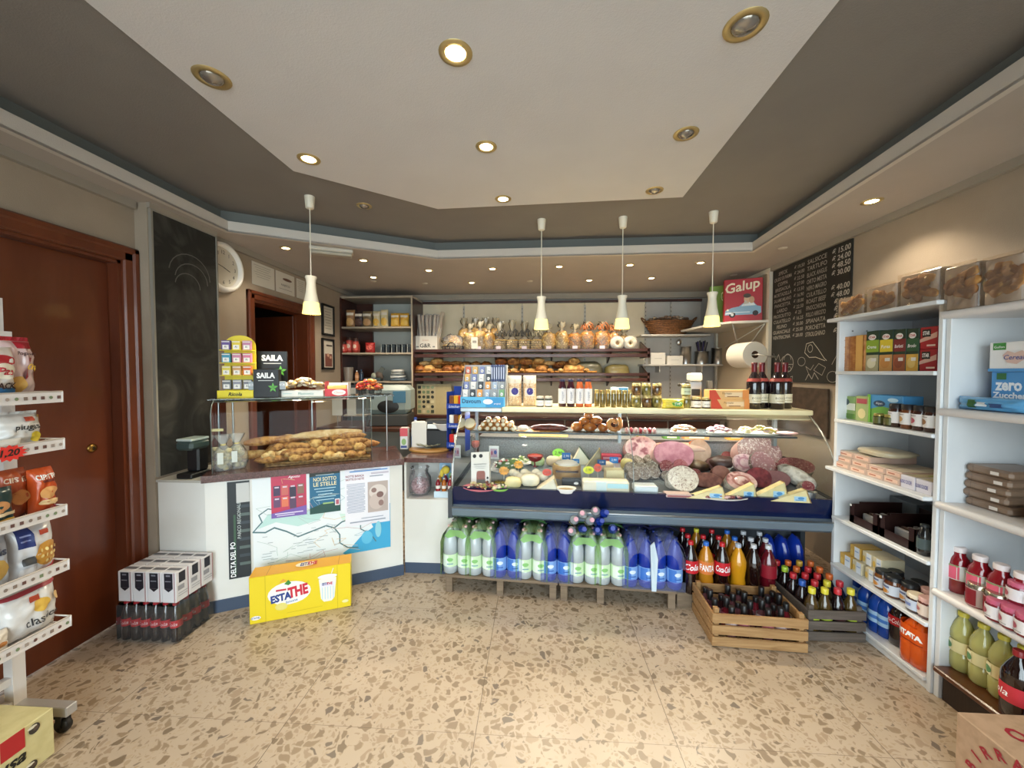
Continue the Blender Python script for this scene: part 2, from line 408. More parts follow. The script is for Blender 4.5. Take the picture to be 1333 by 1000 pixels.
struct('floor', g(terrazzo()).box(XL-.3, XR+.3, YF-.2, YB+.2, -.1, 0))
WALL = wall_mat('#a39482', '#9f907e'); GREY = wall_mat('#87817c', '#847e7a', 4); WPAN = wall_mat('#dedbdb', '#dbd8d8', 3); SOF = wall_mat('#b3aaa2', '#b0a79f', 4); LIP = wall_mat('#cbc4bb'); TEAL = wall_mat('#70736f')
RED = wood('#5e2a14', '#70371c', 2.2, (3, 3, .35), .35, .2)
# left wall with the two door openings
D1 = (.95, 2.06, 2.09); D2 = (3.08, 3.86, 2.06)
w = g(WALL)
w.box(XL-.15, XL, YF, D1[0], 0, ZC+.1).box(XL-.15, XL, D1[0], D1[1], D1[2], ZC+.1).box(XL-.15, XL, D1[1], D2[0], 0, ZC+.1)
w.box(XL-.15, XL, D2[0], D2[1], D2[2], ZC+.1).box(XL-.15, XL, D2[1], YB, 0, ZC+.1)
w.box(XL, XL+.08, 2.142, 2.622, 0, ZS)      # the pier that carries the blackboard
struct('wall_left', w)
struct('wall_right', g(WALL).box(XR, XR+.12, YF, YB, 0, ZC+.1))
struct('wall_back', g(wall_mat('#a19f9b')).box(XL-.15, XR+.12, YB, YB+.12, 0, ZC+.1))
w = g(WALL).box(XL-.15, -1.9, YF-.12, YF, 0, ZC+.1).box(1.9, XR+.12, YF-.12, YF, 0, ZC+.1).box(-1.9, 1.9, YF-.12, YF, 2.45, ZC+.1)
struct('wall_front', w)
# shop window and door in the front wall, behind the camera
fr = g(C('#8a8a88', .4, .6, name='aluminium'))
for x in (-1.9, -.55, .45, 1.84): fr.box(x, x+.06, YF-.09, YF-.03, 0, 2.45)
fr.box(-1.9, 1.9, YF-.09, YF-.03, 2.39, 2.45).box(-1.9, 1.9, YF-.09, YF-.03, 0, .05)
o = struct('window_1', fr); struct('window_pane', g(GLASS).box(-1.84, 1.84, YF-.065, YF-.06, .05, 2.39), parent=o)
# ceiling: grey field with the white panel, dropped border round it
lx, ly, lx2 = -2.16, 2.62, 1.70
ly2 = 3.36; dx = -.86
poly = [(-2.13, YF), (-2.17, ly), (dx, ly2), (1.78, 3.31), (1.445, YF)]
struct('ceiling', g(GREY).box(XL-.15, XR+.12, YF-.12, YB, ZC, ZC+.1))
pan = [(-1.41, YF+.3), (-1.385, 2.156), (-.69, 2.713), (.965, 2.63), (.885, YF+.3)]
struct('ceiling_panel', g(WPAN).prism(pan, ZC-.012, ZC))
def offs(P, d):
    # shift the open outline outward (towards the walls) by d
    return [(P[0][0]-d, P[0][1]), (P[1][0]-d, P[1][1]+d*.5), (P[2][0]-d*.5, P[2][1]+d), (P[3][0]+d, P[3][1]+d), (P[4][0]+d, P[4][1])]
def border(P, z0, z1, m):
    """slab between outline P and the walls"""
    s_ = g(m); out = [(XL, P[0][1]), (XL, YB), (XR, YB), (XR, P[4][1])]
    s_.prism([(XL, P[0][1]), P[0], P[1], (XL, P[1][1])], z0, z1)
    s_.prism([(XL, P[1][1]), P[1], P[2], (P[2][0], YB), (XL, YB)], z0, z1)
    s_.prism([P[2], P[3], (P[3][0], YB), (P[2][0], YB)], z0, z1)
    s_.prism([P[4], (XR, P[4][1]), (XR, YB), (P[3][0], YB), P[3]], z0, z1)
    return s_
struct('trim_1', border(poly, ZS, ZS+.012, SOF))
# light coloured upstand of the border, and the recessed riser behind it
def ribbon(P, t, z0, z1, m):
    s_ = g(m); Q = offs(P, t)
    for i in range(4):
        a, b, c, d = P[i], P[i+1], Q[i+1], Q[i]; s_.prism([a, b, c, d], z0, z1)
    return s_
struct('trim_2', ribbon(poly, .03, ZS-.001, ZS+.075, LIP))
struct('trim_3', ribbon(offs(poly, .09), .02, ZS+.012, ZC, TEAL))
# small cornices where border meets wall
cn = g(wall_mat('#9a9184')); cn.box(XL, XL+.03, 2.63, YB, ZS-.045, ZS); cn.box(XL, XL+.03, YF, 2.13, ZS-.045, ZS); cn.box(XL+.08, XL+.1, 2.14, 2.62, ZS-.03, ZS)
cn.box(XR-.03, XR, YF, YB, ZS-.045, ZS); cn.box(XL+.03, XR-.03, YB-.035, YB, ZS-.07, ZS)
struct('trim_4', cn)
# door 1: recessed sliding leaf with moulded casing
def casing(y0, y1, zt, wd=.085, th=.03, prof=True):
    s_ = g(RED)
    def prof_y(ya, yb, z0, z1): s_.bbox(XL-.02, XL+th*.6, ya, yb, z0, z1, .006)
    s_.bbox(XL-.02, XL+th*.7, y0-wd, y0, 0, zt+wd, .008); s_.bbox(XL-.02, XL+th*.7, y1, y1+wd, 0, zt+wd, .008); s_.bbox(XL-.02, XL+th*.7, y0-wd, y1+wd, zt, zt+wd, .008)
    for a, b, c, d in ((y0-wd, y0-wd*.55, 0, zt+wd), (y1+wd*.55, y1+wd, 0, zt+wd)): s_.bbox(XL, XL+th, a, b, c, d, .01)
    s_.bbox(XL, XL+th, y0-wd, y1+wd, zt+wd*.55, zt+wd, .01)
    s_.box(XL-.15, XL, y0-.001, y0+.018, 0, zt); s_.box(XL-.15, XL, y1-.018, y1+.001, 0, zt); s_.box(XL-.15, XL, y0, y1, zt-.018, zt+.001)
    return s_
d = struct('door_1', casing(*D1))
lf = obj('door_leaf', g(RED).bbox(XL-.10, XL-.06, D1[0]+.02, D1[1]-.02, .01, D1[2]-.02, .002), d)
BR = C('#b08a4a', .25, 1, name='brass')
lk = g(BR); lk.M = Matrix.Translation((XL-.06, 1.935, 1.045)) @ Matrix.Rotation(PI/2, 4, 'Y'); lk.lathe([(.0, .012), (.012, .012), (.022, .008), (.024, 0)][::-1], 20); lk.mat(BLACK).box(-.009, .009, -.002, .002, .0118, .0135)
obj('lock', lk, lf)
d = struct('door_2', casing(*D2, wd=.075))
lf = g(RED); lf.bbox(-.02, .02, 0, .76, .01, 2.03, .002); lf.mat(wood('#4a1c0e', '#5a2413', 2, (3, 3, .3))).box(.021, .026, .12, .64, .2, .9).box(.021, .026, .12, .64, 1.1, 1.9)
lfo = obj('door_leaf', lf, d, M=Matrix.Translation((XL-.13, D2[1]-.03, 0)) @ Matrix.Rotation(math.radians(78), 4, 'Z'))
h_ = g(BR).tube([(.02, .7, 1.02), (.07, .7, 1.02), (.075, .6, 1.02)], .008); obj('handle', h_, lfo)
# passage beyond the open door
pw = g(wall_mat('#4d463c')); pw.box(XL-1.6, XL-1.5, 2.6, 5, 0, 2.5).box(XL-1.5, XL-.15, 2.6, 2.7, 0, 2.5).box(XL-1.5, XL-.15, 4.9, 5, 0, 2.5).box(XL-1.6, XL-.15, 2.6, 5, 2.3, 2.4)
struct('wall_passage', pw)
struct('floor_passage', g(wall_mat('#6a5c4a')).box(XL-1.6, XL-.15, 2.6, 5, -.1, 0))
# ---- recessed ceiling spots
SPOT_ON = []
def spot(name, label, p, z, on, r=.045, tilt=0, group=None):
    t = thing(name, label, 'ceiling light', (p[0], p[1], z), group=group)
    obj('rim', g(C('#d0bb86', .35, .7, name='brass_rim')).lathe([(r*.8, 0), (r*.82, -.004), (r*1.25, -.004), (r*1.3, .0)], 24, cap=False), t)
    bm_ = C('#ffe2a8', .4, emit=22, name='lit_bulb') if on else C('#a8a29a', .15, .7, name='mirrored_bulb')
    hz = -.004 if on else -.014
    o = obj('bulb', g(bm_).lathe([(r*.8, .0), (r*.78, hz*.4), (r*.55, hz), (0, hz*1.3-.002)], 20, cap=False), t)
    if not on: obj('housing', g(C('#7a5a30', .4, .8, name='dark_brass')).lathe([(r*.99, 0), (r*.8, -.001)], 20, cap=False), t)
    if on: SPOT_ON.append((p[0], p[1], z, on))
TOP = [((593, 69), 1, 'largest lit spotlight, nearest the camera in the white ceiling panel', .047), ((402, 207), 1, 'lit spotlight at the left corner of the white ceiling panel', .045), ((633, 191), 1, 'lit spotlight in the middle of the white ceiling panel', .042), ((655, 259), 1, 'lit spotlight at the far edge of the white ceiling panel', .042),
       ((276, 101), 0, 'unlit brass-rimmed spotlight near the left edge of the white panel', .05), ((970, 33), 0, 'large unlit brass-rimmed spotlight at top right of the white panel', .052), ((893, 174), 0, 'unlit spotlight near the right edge of the white panel', .045), ((852, 248), 0, 'unlit spotlight at the far right corner of the white panel', .042)]
for (q, on, lb, r) in TOP:
    p = onZ(*q, ZC-.012); spot('recessed_spotlight', lb, p, ZC-.012, on and 1.0, r, group='spotlights in the white ceiling panel')
p = onZ(474, 268, ZC); spot('recessed_spotlight', 'small unlit spotlight in the grey ceiling beside the leftmost pendant', p, ZC, 0, .04)
SOFP = [(372, 323), (473, 339), (486, 361), (558, 352), (614, 368), (641, 350), (728, 347), (767, 365), (820, 345), (848, 362), (912, 342)]
for i, q in enumerate(SOFP):
    p = onZ(*q, ZS); spot('recessed_spotlight', 'small lit spotlight in the ceiling border over the counters, %s of eleven' % lr(i, 11), p, ZS, .6, .035, group='lit spotlights in the lowered border')
p = onZ(1135, 262, ZS); spot('recessed_spotlight', 'lit spotlight in the right ceiling border above the white shelves', p, ZS, 1.3, .04)
for q, lb in (((1019, 323), 'white blanking disc in ceiling border above the menu board'), ((955, 358), 'white blanking disc in ceiling border above the red box'), ((440+46, 366), 'white blanking disc in ceiling border above corner cabinet'), ((553, 369), 'white blanking disc in ceiling border left of the back spotlights'), ((690, 366), 'white blanking disc in ceiling border near the middle pendants')):
    p = onZ(*q, ZS); tag(obj('blanking_disc', g(C('#c9c2b4', .5)).lathe([(.0, -.006), (.028, -.006), (.034, 0)], 20), None, (p.x, p.y, ZS)), lb, 'ceiling fitting', 'blanking discs in the ceiling border')
# emergency lamp
p = onZ(432, 329, ZS-.03)
t = thing('emergency_lamp', 'white oblong emergency lamp on ceiling border right of leftmost pendant cord', 'lamp', (p.x, p.y, ZS), math.radians(25))
obj('housing', g(C('#c9c3b6', .5)).bbox(-.16, .16, -.05, .05, -.03, 0, .008), t); obj('diffuser', g(C('#b5ae9f', .3)).bbox(-.15, .15, -.04, .04, -.055, -.03, .01), t)
# ---- pendants
PEND = []
def pendant(lb, q, zb, Yh=None):
    p = onZ(*q, ZC); t = thing('pendant_lamp', lb, 'lamp', (p.x, p.y, ZC), group='white conical pendant lamps over the counters')
    wm = C('#e9e2cf', .4, name='porcelain')
    obj('ceiling_cup', g(wm).lathe([(.032, 0), (.032, -.01), (.026, -.075), (.02, -.08), (0, -.08)], 20), t)
    obj('cord', g(wm).cyl(.0035, zb+.24-ZC, -.07, n=8), t)
    b = zb-ZC
    sh = obj('lamp_shade', g(wm).lathe([(.035, b+.25), (.037, b+.243), (.03, b+.225), (.028, b+.2), (.034, b+.14), (.047, b+.075)], 24, cap=False), t)
    obj('shade_top', g(wm).lathe([(.0, b+.244), (.035, b+.25)], 24, cap=False), t)
    gl = C('#f0e088', .5, emit=1.5, name='glowing_lace')
    n = 24; gg = g(gl); vs = []
    for j, (r, z) in enumerate([(.047, b+.075), (.052, b+.03), (.056, b+.006)]):
        for i in range(n*2):
            a = PI*i/n; vs.append((r*math.cos(a), r*math.sin(a), z-(0 if j < 2 else .006*(i % 2))))
    gg.add(vs, [(j*2*n+i, j*2*n+(i+1) % (2*n), (j+1)*2*n+(i+1) % (2*n), (j+1)*2*n+i) for j in range(2) for i in range(2*n)], True)
    obj('lace_rim', gg, t)
    obj('bulb', g(C('#ffe2a8', .4, emit=15, name='pendant_bulb')).lathe([(0, b+.03), (.018, b+.04), (.024, b+.06), (.014, b+.1)], 12), t)
    PEND.append((p.x, p.y, zb))
pendant('leftmost white conical pendant lamp, hanging over the bread counter', (403, 256), 1.845)
pendant('white conical pendant lamp left of the two middle ones, by the paper bags', (705, 286), 1.785)
pendant('third white conical pendant lamp from the left, over the cold counter', (811, 283), 1.785)
pendant('rightmost white conical pendant lamp, in front of green and red boxes', (929, 276), 1.79)
# ---- blackboard on the pier
def chalkmat(seed=0, amt=.5):
    m = bpy.data.materials.new('slate'); m.use_nodes = True; nt = m.node_tree; b = nt.nodes['Principled BSDF']; b.inputs['Roughness'].default_value = .7
    tc = nt.nodes.new('ShaderNodeTexCoord'); mp = nt.nodes.new('ShaderNodeMapping'); mp.inputs['Location'].default_value = (seed, 0, 0); nt.links.new(tc.outputs['Object'], mp.inputs[0])
    n = nt.nodes.new('ShaderNodeTexNoise'); n.inputs['Scale'].default_value = 3.2; n.inputs['Detail'].default_value = 8; n.inputs['Distortion'].default_value = 2.2; nt.links.new(mp.outputs[0], n.inputs['Vector'])
    r = nt.nodes.new('ShaderNodeValToRGB'); r.color_ramp.elements[0].position = .45; r.color_ramp.elements[0].color = lin('#23231f'); r.color_ramp.elements[1].position = .8; r.color_ramp.elements[1].color = lin('#4a4843') if amt > .3 else lin('#241f1a')
    nt.links.new(n.outputs[0], r.inputs[0]); nt.links.new(r.outputs[0], b.inputs['Base Color']); return m
px_ = XL+.08
t = thing('blackboard', 'tall blackboard smeared with wiped chalk on pier beside brown door', 'blackboard', (px_, 2.385, .83))
t.rotation_euler = (0, 0, PI/2)
obj('slate', g(chalkmat()).box(-.225, .225, -.012, 0, 0, 1.58), t)
sm = C('#6a6862', .9, name='chalk_smear')
for i, (u, v, R_) in enumerate(((.02, 1.25, .15), (.03, 1.22, .12), (.0, 1.18, .09))):
    pts = [((u+R_*math.cos(a))/.45, (v+R_*.95*math.sin(a))/1.58) for a in [PI*.0+k*PI*.95/12 for k in range(13)]]
    deco(t, .45, 1.58, [('l', pts, .006, sm)], -.012, name='chalk_smear')
fm = C('#8f8a80', .5, name='grey_frame'); f_ = g(fm); f_.box(.225, .237, -.018, 0, 0, 1.58).box(-.237, -.225, -.018, 0, 0, 1.58).box(-.237, .237, -.018, 0, 1.58, 1.594); obj('frame', f_, t)
# ---- clock
p = onX(290, 348, XL+.02)
t = thing('wall_clock', 'round white wall clock partly hidden behind the blackboard pier', 'clock', M=Matrix.Translation((XL+.002, p.y, p.z)) @ Matrix.Rotation(PI/2, 4, 'Z'))
RX = Matrix.Rotation(PI/2, 4, 'X')
a = g(C('#f0ede6', .3)); a.M = RX; a.lathe([(.145, .02), (.15, .045), (.165, .05), (.18, .04), (.185, .0)], 40, cap=False); obj('rim', a, t)
a = g(C('#cfc8b8', .5)); a.M = RX; a.lathe([(0, .02), (.145, .02)], 40, cap=False); obj('dial', a, t)
sp = []
for k in range(12):
    q = PI/2-(k+1)*PI/6; sp.append(('t', math.cos(q)*.37, .5+math.sin(q)*.37, .09, '#222222', str(k+1)))
deco(t, .3, .3, sp, -.021, z0=-.15, tname='numerals')
deco(t, .3, .3, [('l', [(0, .5), (.2, .43)], .006, '#1a1a1a'), ('l', [(0, .5), (-.27, .56)], .005, '#1a1a1a')], -.023, z0=-.15, name='hands')
# ---- notices above and beside the second door
PAPER = C('#d5cfc2', .6, name='paper')
for (l, r, tl, b_, lb, nn) in ((328, 357, 344, 372, 'leftmost paper notice taped above the far brown door', 0), (359, 383, 352, 380, 'middle paper notice with a dark logo above the far brown door', 1), (386, 397, 362, 387, 'rightmost paper notice above the far brown door', 2)):
    a = onX(l, (tl+b_)/2, XL+.004); c = onX(r, (tl+b_)/2, XL+.004); zt = onX(l, tl, XL).z; w_ = c.y-a.y; hh = .19
    t = thing('paper_notice', lb, 'notice', M=Matrix.Translation((XL+.003, (a.y+c.y)/2, 2.19)) @ Matrix.Rotation(PI/2, 4, 'Z'), group='notices above the far door')
    obj('sheet', g(PAPER).box(-w_/2, w_/2, -.002, 0, 0, hh), t)
    sp = [('r', -.05, .88-.1*k, .75-.1*(k % 3), .015, '#8b867c') for k in range(6)]
    if nn == 1: sp = [('e', .1, .7, .5, .14, '#6b4a3a'), ('t', 0, .4, .1, '#4a463f', 'PANIFICIO'), ('r', 0, .2, .7, .02, '#8b867c')]
    deco(t, w_, hh, sp, -.002)
for (tl, b_, lb, k) in ((397, 437, 'upper black-framed certificate on wall left of corner cabinet', 0), (441, 481, 'lower black-framed photograph on wall left of corner cabinet', 1)):
    a = onX(417.5, tl, XL); c = onX(433, tl, XL); zt = onX(425, tl, XL).z; zb = onX(425, b_, XL).z; w_ = c.y-a.y; hh = zt-zb
    t = thing('framed_picture', lb, 'picture frame', M=Matrix.Translation((XL+.003, (a.y+c.y)/2, zb)) @ Matrix.Rotation(PI/2, 4, 'Z'), group='framed pictures by the cabinet')
    f_ = g(BLACK); e = .022; f_.box(-w_/2, -w_/2+e, -.02, 0, 0, hh).box(w_/2-e, w_/2, -.02, 0, 0, hh).box(-w_/2, w_/2, -.02, 0, 0, e).box(-w_/2, w_/2, -.02, 0, hh-e, hh); obj('frame', f_, t)
    s_ = obj('sheet', g(C('#cfc8b9', .4)).box(-w_/2+e, w_/2-e, -.008, 0, e, hh-e), t)
    if k == 0: sp = [('r', 0, .86-.09*j, .6-.1*(j % 3), .014, '#7d7668') for j in range(8)]
    else: sp = [('r', .05, .3, .6, .42, '#7c4a3f'), ('e', .0, .47, .2, .12, '#c09a85'), ('e', .2, .4, .16, .1, '#b98f7a'), ('r', .1, .78, .5, .05, '#3f3b36')]
    deco(t, w_, hh, sp, -.008)
# ============ BREAD COUNTER (left), LOW COUNTER, COLD COUNTER ============
A_ = Vector((-1.965, 2.15, 0)); B_ = Vector((-.948, 2.668, 0)); UU = (B_-A_).normalized(); VV = Vector((-UU.y, UU.x, 0)); TA = math.atan2(UU.y, UU.x); LC = (B_-A_).length
def cn_(u, v, z): return A_+UU*u+VV*v+Vector((0, 0, z))
def c2(u, v): p = cn_(u, v, 0); return (p.x, p.y)
LAM = C('#e6e4de', .4, hx2='#dddad2', sc=2, name='white_laminate'); SLATE = C('#3f4d63', .5, name='slate_blue_kick')
GRAN = V('#5c3a34', '#7d5a52', 90, .25, '#3c2320', coat=.3, name='red_granite', w=.3)
t = thing('bread_counter', 'white counter with red granite top and town map under the bread case', 'counter', (0, 0, 0))
poly_c = [(-2.26, 2.15), (A_.x, A_.y), (B_.x, B_.y), c2(LC, .5), c2(.02, .5), (-2.26, 2.50)]
obj('body', g(LAM).prism(poly_c, .07, .80), t)
s_ = g(SLATE); s_.prism([(-2.26, 2.142), (A_.x+.002, 2.142), (A_.x+.002, 2.2), (-2.26, 2.2)], 0, .075)
s_.prism([(A_.x, A_.y-.008), c2(LC+.004, -.009), c2(LC+.004, .06), c2(0, .06)], 0, .075); obj('kickboard', s_, t)
obj('counter_top', g(GRAN).prism([c2(-.012, -.02), c2(LC+.012, -.02), c2(LC+.012, .5), c2(-.012, .5)], .80, .842), t)
obj('side_top', g(C('#b9b5ab', .4)).prism([(-2.262, 2.14), (A_.x-.01, 2.14), c2(-.014, .02), c2(-.014, .5), (-2.262, 2.5)], .80, .815), t)
def onC(px, py): return onP(px, py, A_, VV)
def uC(p): return (p-A_).dot(UU)
def poster(nm, lb, l, r, tp, bt, specs, col, off=.003, ztop=None, cat='poster', grp=None):
    a = onC(l, (tp+bt)/2); b = onC(r, (tp+bt)/2); zt = onC((l+r)/2, tp).z; zb = onC((l+r)/2, bt).z; w_ = uC(b)-uC(a)
    if ztop: zt = min(zt, ztop)
    o = cn_((uC(a)+uC(b))/2, -off, zb)
    t = thing(nm, lb, cat, o, TA, grp)
    obj('sheet', g(C(col, .45, name='poster_paper')).box(-w_/2, w_/2, -.0015, 0, 0, zt-zb), t)
    deco(t, w_, zt-zb, specs, -.0015, eps=.0004); return w_, zt-zb
# map
sea = '#3fa9d6'; land = '#e9eef0'
mp = [('p', [(.5, .0), (.5, .55), (.38, .55), (.33, .38), (.36, .28), (.27, .2), (.19, .08), (.12, .02), (.14, 0)], sea), ('p', [(.0, .55), (-.05, .46), (-.2, .42), (-.35, .5), (-.47, .45), (-.4, .6), (-.25, .58), (-.1, .6)], '#bfe0da'),
      ('p', [(.1, .5), (.3, .45), (.25, .35), (.12, .42)], '#cfe6dc')]
rng = random.Random(4)
riv = [(-.5, .42), (-.42, .4), (-.36, .44), (-.28, .38), (-.2, .3), (-.1, .34), (0, .38), (.06, .34), (.12, .4), (.2, .42), (.3, .5), (.36, .6)]
mp += [('l', riv, .009, '#53787f'), ('l', [(-.5, .42), (-.44, .52), (-.46, .6), (-.4, .66), (-.3, .62)], .007, '#53787f'), ('l', [(.06, .34), (.1, .25), (.1, .15), (.16, .08), (.24, .06)], .008, '#53787f'), ('l', [(.2, .42), (.26, .36), (.26, .28), (.34, .2), (.38, .1)], .007, '#53787f')]
for k in range(26):
    x = rng.uniform(-.48, .4); y = rng.uniform(.05, .95); pts = [(x, y)]
    for j in range(4): x = max(-.49, min(.49, x+rng.uniform(-.09, .12))); y = max(.02, min(.98, y+rng.uniform(-.1, .1))); pts.append((x, y))
    mp.append(('l', pts, .0022, rng.choice(['#9fb6bd', '#c9a0a0', '#b5c7c0', '#d8b98a'])))
for k in range(30): mp.append(('r', rng.uniform(-.46, .1), rng.uniform(.04, .38), rng.uniform(.03, .07), .006, '#a9b4b8'))
mp += [('r', .33, .985, .3, .012, '#3d86c9'), ('e', .4, .25, .05, .2, '#8fd0e0'), ('e', .31, .17, .09, .16, '#5fbde0')]
poster('map_poster', 'large town map with rivers and blue sea, stuck on front of bread counter', 329, 508, 612, 727, mp, land, .002, .79)
st = [('r', .2, .88, .6, .2, '#c9c9c6'), ('r', -.2, .35, .1, .62, '#3a5a42')]+[('r', .25, .74-.085*k, .5, .03, '#5b6a66' if k % 2 else '#39434a') for k in range(8)]+[('t', -.3, .2, .045, '#ffffff', 'DELTA DEL PO', 0, .02, .36, 90), ('t', .0, .6, .03, '#c9d0cc', 'PARCO REGIONALE', 0, 0, .4, 90)]
poster('poster_strip', 'narrow black poster strip at left of the map, reading DELTA DEL PO', 297, 326, 617, 752, st, '#20262a', .0035, .79)
pk = [('t', .0, .9, .07, '#ffffff', 'Dolce', .3, .01), ('t', .15, .82, .07, '#ffffff', 'Agosto', .3, .01)]
rng = random.Random(3)
for i in range(4):
    for j in range(2): pk.append(('r', -.34+.225*i, .56-.24*j-(.05 if i == 2 else 0), .19, .21, ['#4a3a5a', '#6b4a6e', '#c96a62', '#e07a5a', '#3a3448', '#5a4460', '#8a6a5a', '#b04a5a'][i*2+j])); pk.append(('r', -.34+.225*i, .63-.24*j, .12, .03, '#d8c7d6'))
pk += [('p', [(-.5, 0), (.5, 0), (.5, .2), (-.5, .1)], '#7a5fae'), ('r', 0, .08, .8, .02, '#e8e0f0'), ('r', -.1, .04, .5, .015, '#e8e0f0')]
poster('poster', 'pink poster with a grid of small photos stuck over the map', 353, 399, 610, 672, pk, '#c43d5c', .005)
bl = [('p', [(-.5, .78), (.5, .82), (.5, 1), (-.5, 1)], '#20261e'), ('e', .05, .93, .3, .1, '#caa35a'), ('e', .05, .93, .1, .05, '#fff2c0'), ('t', 0, .72, .085, '#e9dfae', 'NOI SOTTO', 0, .02, .75), ('t', 0, .615, .085, '#e9dfae', 'LE STELLE', 0, .02, .75), ('r', 0, .81, .6, .012, '#bcd3dc')]
bl += [('r', 0, .52-.06*k, .7-.12*(k % 3), .014, '#bfe0ea') for k in range(5)]+[('p', [(-.5, 0), (.5, 0), (.5, .16), (0, .22), (-.5, .12)], '#1d4a44'), ('r', .1, .2, .35, .03, '#9fc07a'), ('r', .4, .2, .16, .14, '#e4e0e4'), ('r', .4, .2, .1, .1, '#b0586a')]
poster('poster', 'blue poster reading NOI SOTTO LE STELLE stuck over the map', 403, 443, 606, 667, bl, '#23688c', .005)
wp = [('e', -.42, .95, .06, .05, '#5a5f66'), ('r', .05, .95, .7, .01, '#8890a0'), ('r', .0, .9, .6, .008, '#8890a0'), ('t', -.28, .81, .036, '#8a2f3f', 'NOTTE BIANCA', 0, .02, .4), ('t', -.28, .76, .036, '#8a2f3f', 'NOTTE DI NOTE', 0, .02, .4), ('r', .28, .83, .4, .03, '#c8c0cc'), ('r', .2, .785, .3, .015, '#8890a0')]
wp += [('r', -.26, .68-.024*k, .4-.05*(k % 4 == 3), .009, '#9aa0b4') for k in range(20)]+[('r', .23, .44, .46, .5, '#b9a9a2'), ('e', .23, .52, .4, .24, '#d8cdc6'), ('e', .2, .36, .34, .26, '#c9b8b0'), ('e', .28, .47, .16, .1, '#7d5f5a'), ('e', .14, .55, .12, .08, '#8f736c'), ('e', .3, .33, .12, .1, '#93766f'), ('r', 0, .06, .8, .02, '#a0a6b4'), ('r', .1, .11, .5, .012, '#a0a6b4')]
poster('poster', 'white poster with text columns and an engraved picture, right end of counter', 449, 507, 603, 682, wp, '#eceaf0', .005)
# glass bread case on the granite: end panes, curved front, glass top
ZT = 1.283
t = thing('bread_display_case', 'glass bread display case standing on the granite counter', 'display case', cn_(0, 0, .842), TA)
CG = TH('#f4f8f7', 1.0, .02, 1.2, name='case_glass')
hz = ZT-.842
def curve(n=8, v0=.03, r=.09): return [(v0, 0), (v0, hz-r)]+[(v0+r-r*math.cos(a), hz-r+r*math.sin(a)) for a in [PI/2*k/n for k in range(1, n+1)]]+[(.36, hz)]
def strip(pts, u0, u1, th=.004):
    s_ = g(CG); n = len(pts)
    vs = [(u, v, z) for u in (u0, u1) for v, z in pts]; s_.add(vs, [(i, i+1, n+i+1, n+i) for i in range(n-1)], True); return s_
obj('curved_pane', strip(curve(), .03, .94), t)
e_ = g(CG); cv = curve()
for u in (.03, .94): e_.add([(u, v, z) for v, z in cv]+[(u, .36, 0)], [tuple(range(len(cv)+1))])
obj('end_panes', e_, t)
ed = g(C('#7f8a86', .2, .3, name='glass_edge'))
for u in (.03, .94): ed.tube([(u, v, z) for v, z in cv], .0028, 6)
ed.tube([(.03, .115, hz+.002), (.94, .115, hz+.002)], .002, 6); ed.tube([(.03, .36, hz), (.94, .36, hz)], .003, 6); obj('glass_edges', ed, t)
obj('case_top', g(TH('#e9f0ee', .95, .02, 1.4)).box(.0, 1.10, .09, .38, hz+.001, hz+.008), t)
lg = g(STEEL)
for u in (.07, .55, .9): lg.cyl(.006, 0, hz, u, .35, 8)
lg.cyl(.006, 0, hz, 1.07, .33, 8)
obj('posts', lg, t)
# price tags inside
for k, (px, py) in enumerate(((283, 560),)):
    p = onP(px, py, cn_(0, .06, 0), VV); tag(obj('shelf_tag', g(C('#d8c98a', .5)).box(-.03, .03, -.002, 0, -.008, .008), None, p, TA), 'small cream tag on the left pane of the bread case', 'label')
# ---- breads
CR1 = C('#c89250', .6, hx2='#7f4a1c', sc=26, bump=.8, bsc=90, name='crust', lo=.4, hi=.62); CR2 = C('#dcb26c', .6, hx2='#a4682a', sc=22, bump=.8, bsc=80, name='crust_pale', lo=.4, hi=.65)
CR3 = C('#a4622a', .55, hx2='#5f3414', sc=22, bump=.8, bsc=80, name='crust_dark', lo=.4, hi=.65); CR4 = C('#e8c890', .65, hx2='#bd8844', sc=22, bump=.7, bsc=70, name='crust_floured', lo=.4, hi=.68)
def loaf_me(kind, m, seed):
    def mk():
        s_ = g(m)
        if kind == 'roll': s_.blob((0, 0, .028), (.05, .04, .03), .25, 2.2, seed, flat=.8)
        elif kind == 'bun': s_.blob((0, 0, .032), (.052, .05, .035), .14, 1.8, seed, flat=.75)
        elif kind == 'long': s_.blob((0, 0, .028), (.12, .035, .03), .14, 2.5, seed, flat=.8)
        elif kind == 'baguette': s_.blob((0, 0, .032), (.23, .034, .03), .16, 4, seed, nu=24, flat=.8)
        elif kind == 'round': s_.blob((0, 0, .045), (.08, .07, .05), .22, 2.2, seed, flat=.75)
        elif kind == 'cross': # folded horn roll
            for a in (.5, 2.2, 3.8, 5.3): s_.blob((.028*math.cos(a), .028*math.sin(a), .024), (.04, .018, .022), .2, 3, seed+a, 12, 8, rot=Matrix.Rotation(a, 3, 'Z'))
            s_.blob((0, 0, .03), (.03, .03, .026), .2, 2, seed, 12, 8)
        elif kind == 'ring':
            s_.tube([(.035*math.cos(a), .035*math.sin(a), .016) for a in [2*PI*k/14 for k in range(14)]], .015, 8, True)
        return s_.mesh('crust')
    return cached(('loaf', kind, m.name, seed), mk)
def loaf(nm, kind, m, seed, p, lb, grp, rz=None, sc=1, tiltv=None, parent=None):
    R = Matrix.Rotation(rz if rz is not None else random.uniform(0, 6.28), 4, 'Z')
    if tiltv: R = R @ Matrix.Rotation(tiltv, 4, 'Y')
    M_ = Matrix.Translation(p) @ R @ Matrix.Scale(sc, 4)
    o = obj(nm, loaf_me(kind, m, seed), None, M=M_)
    return tag(o, lb, 'bread', grp)
rng = random.Random(11)
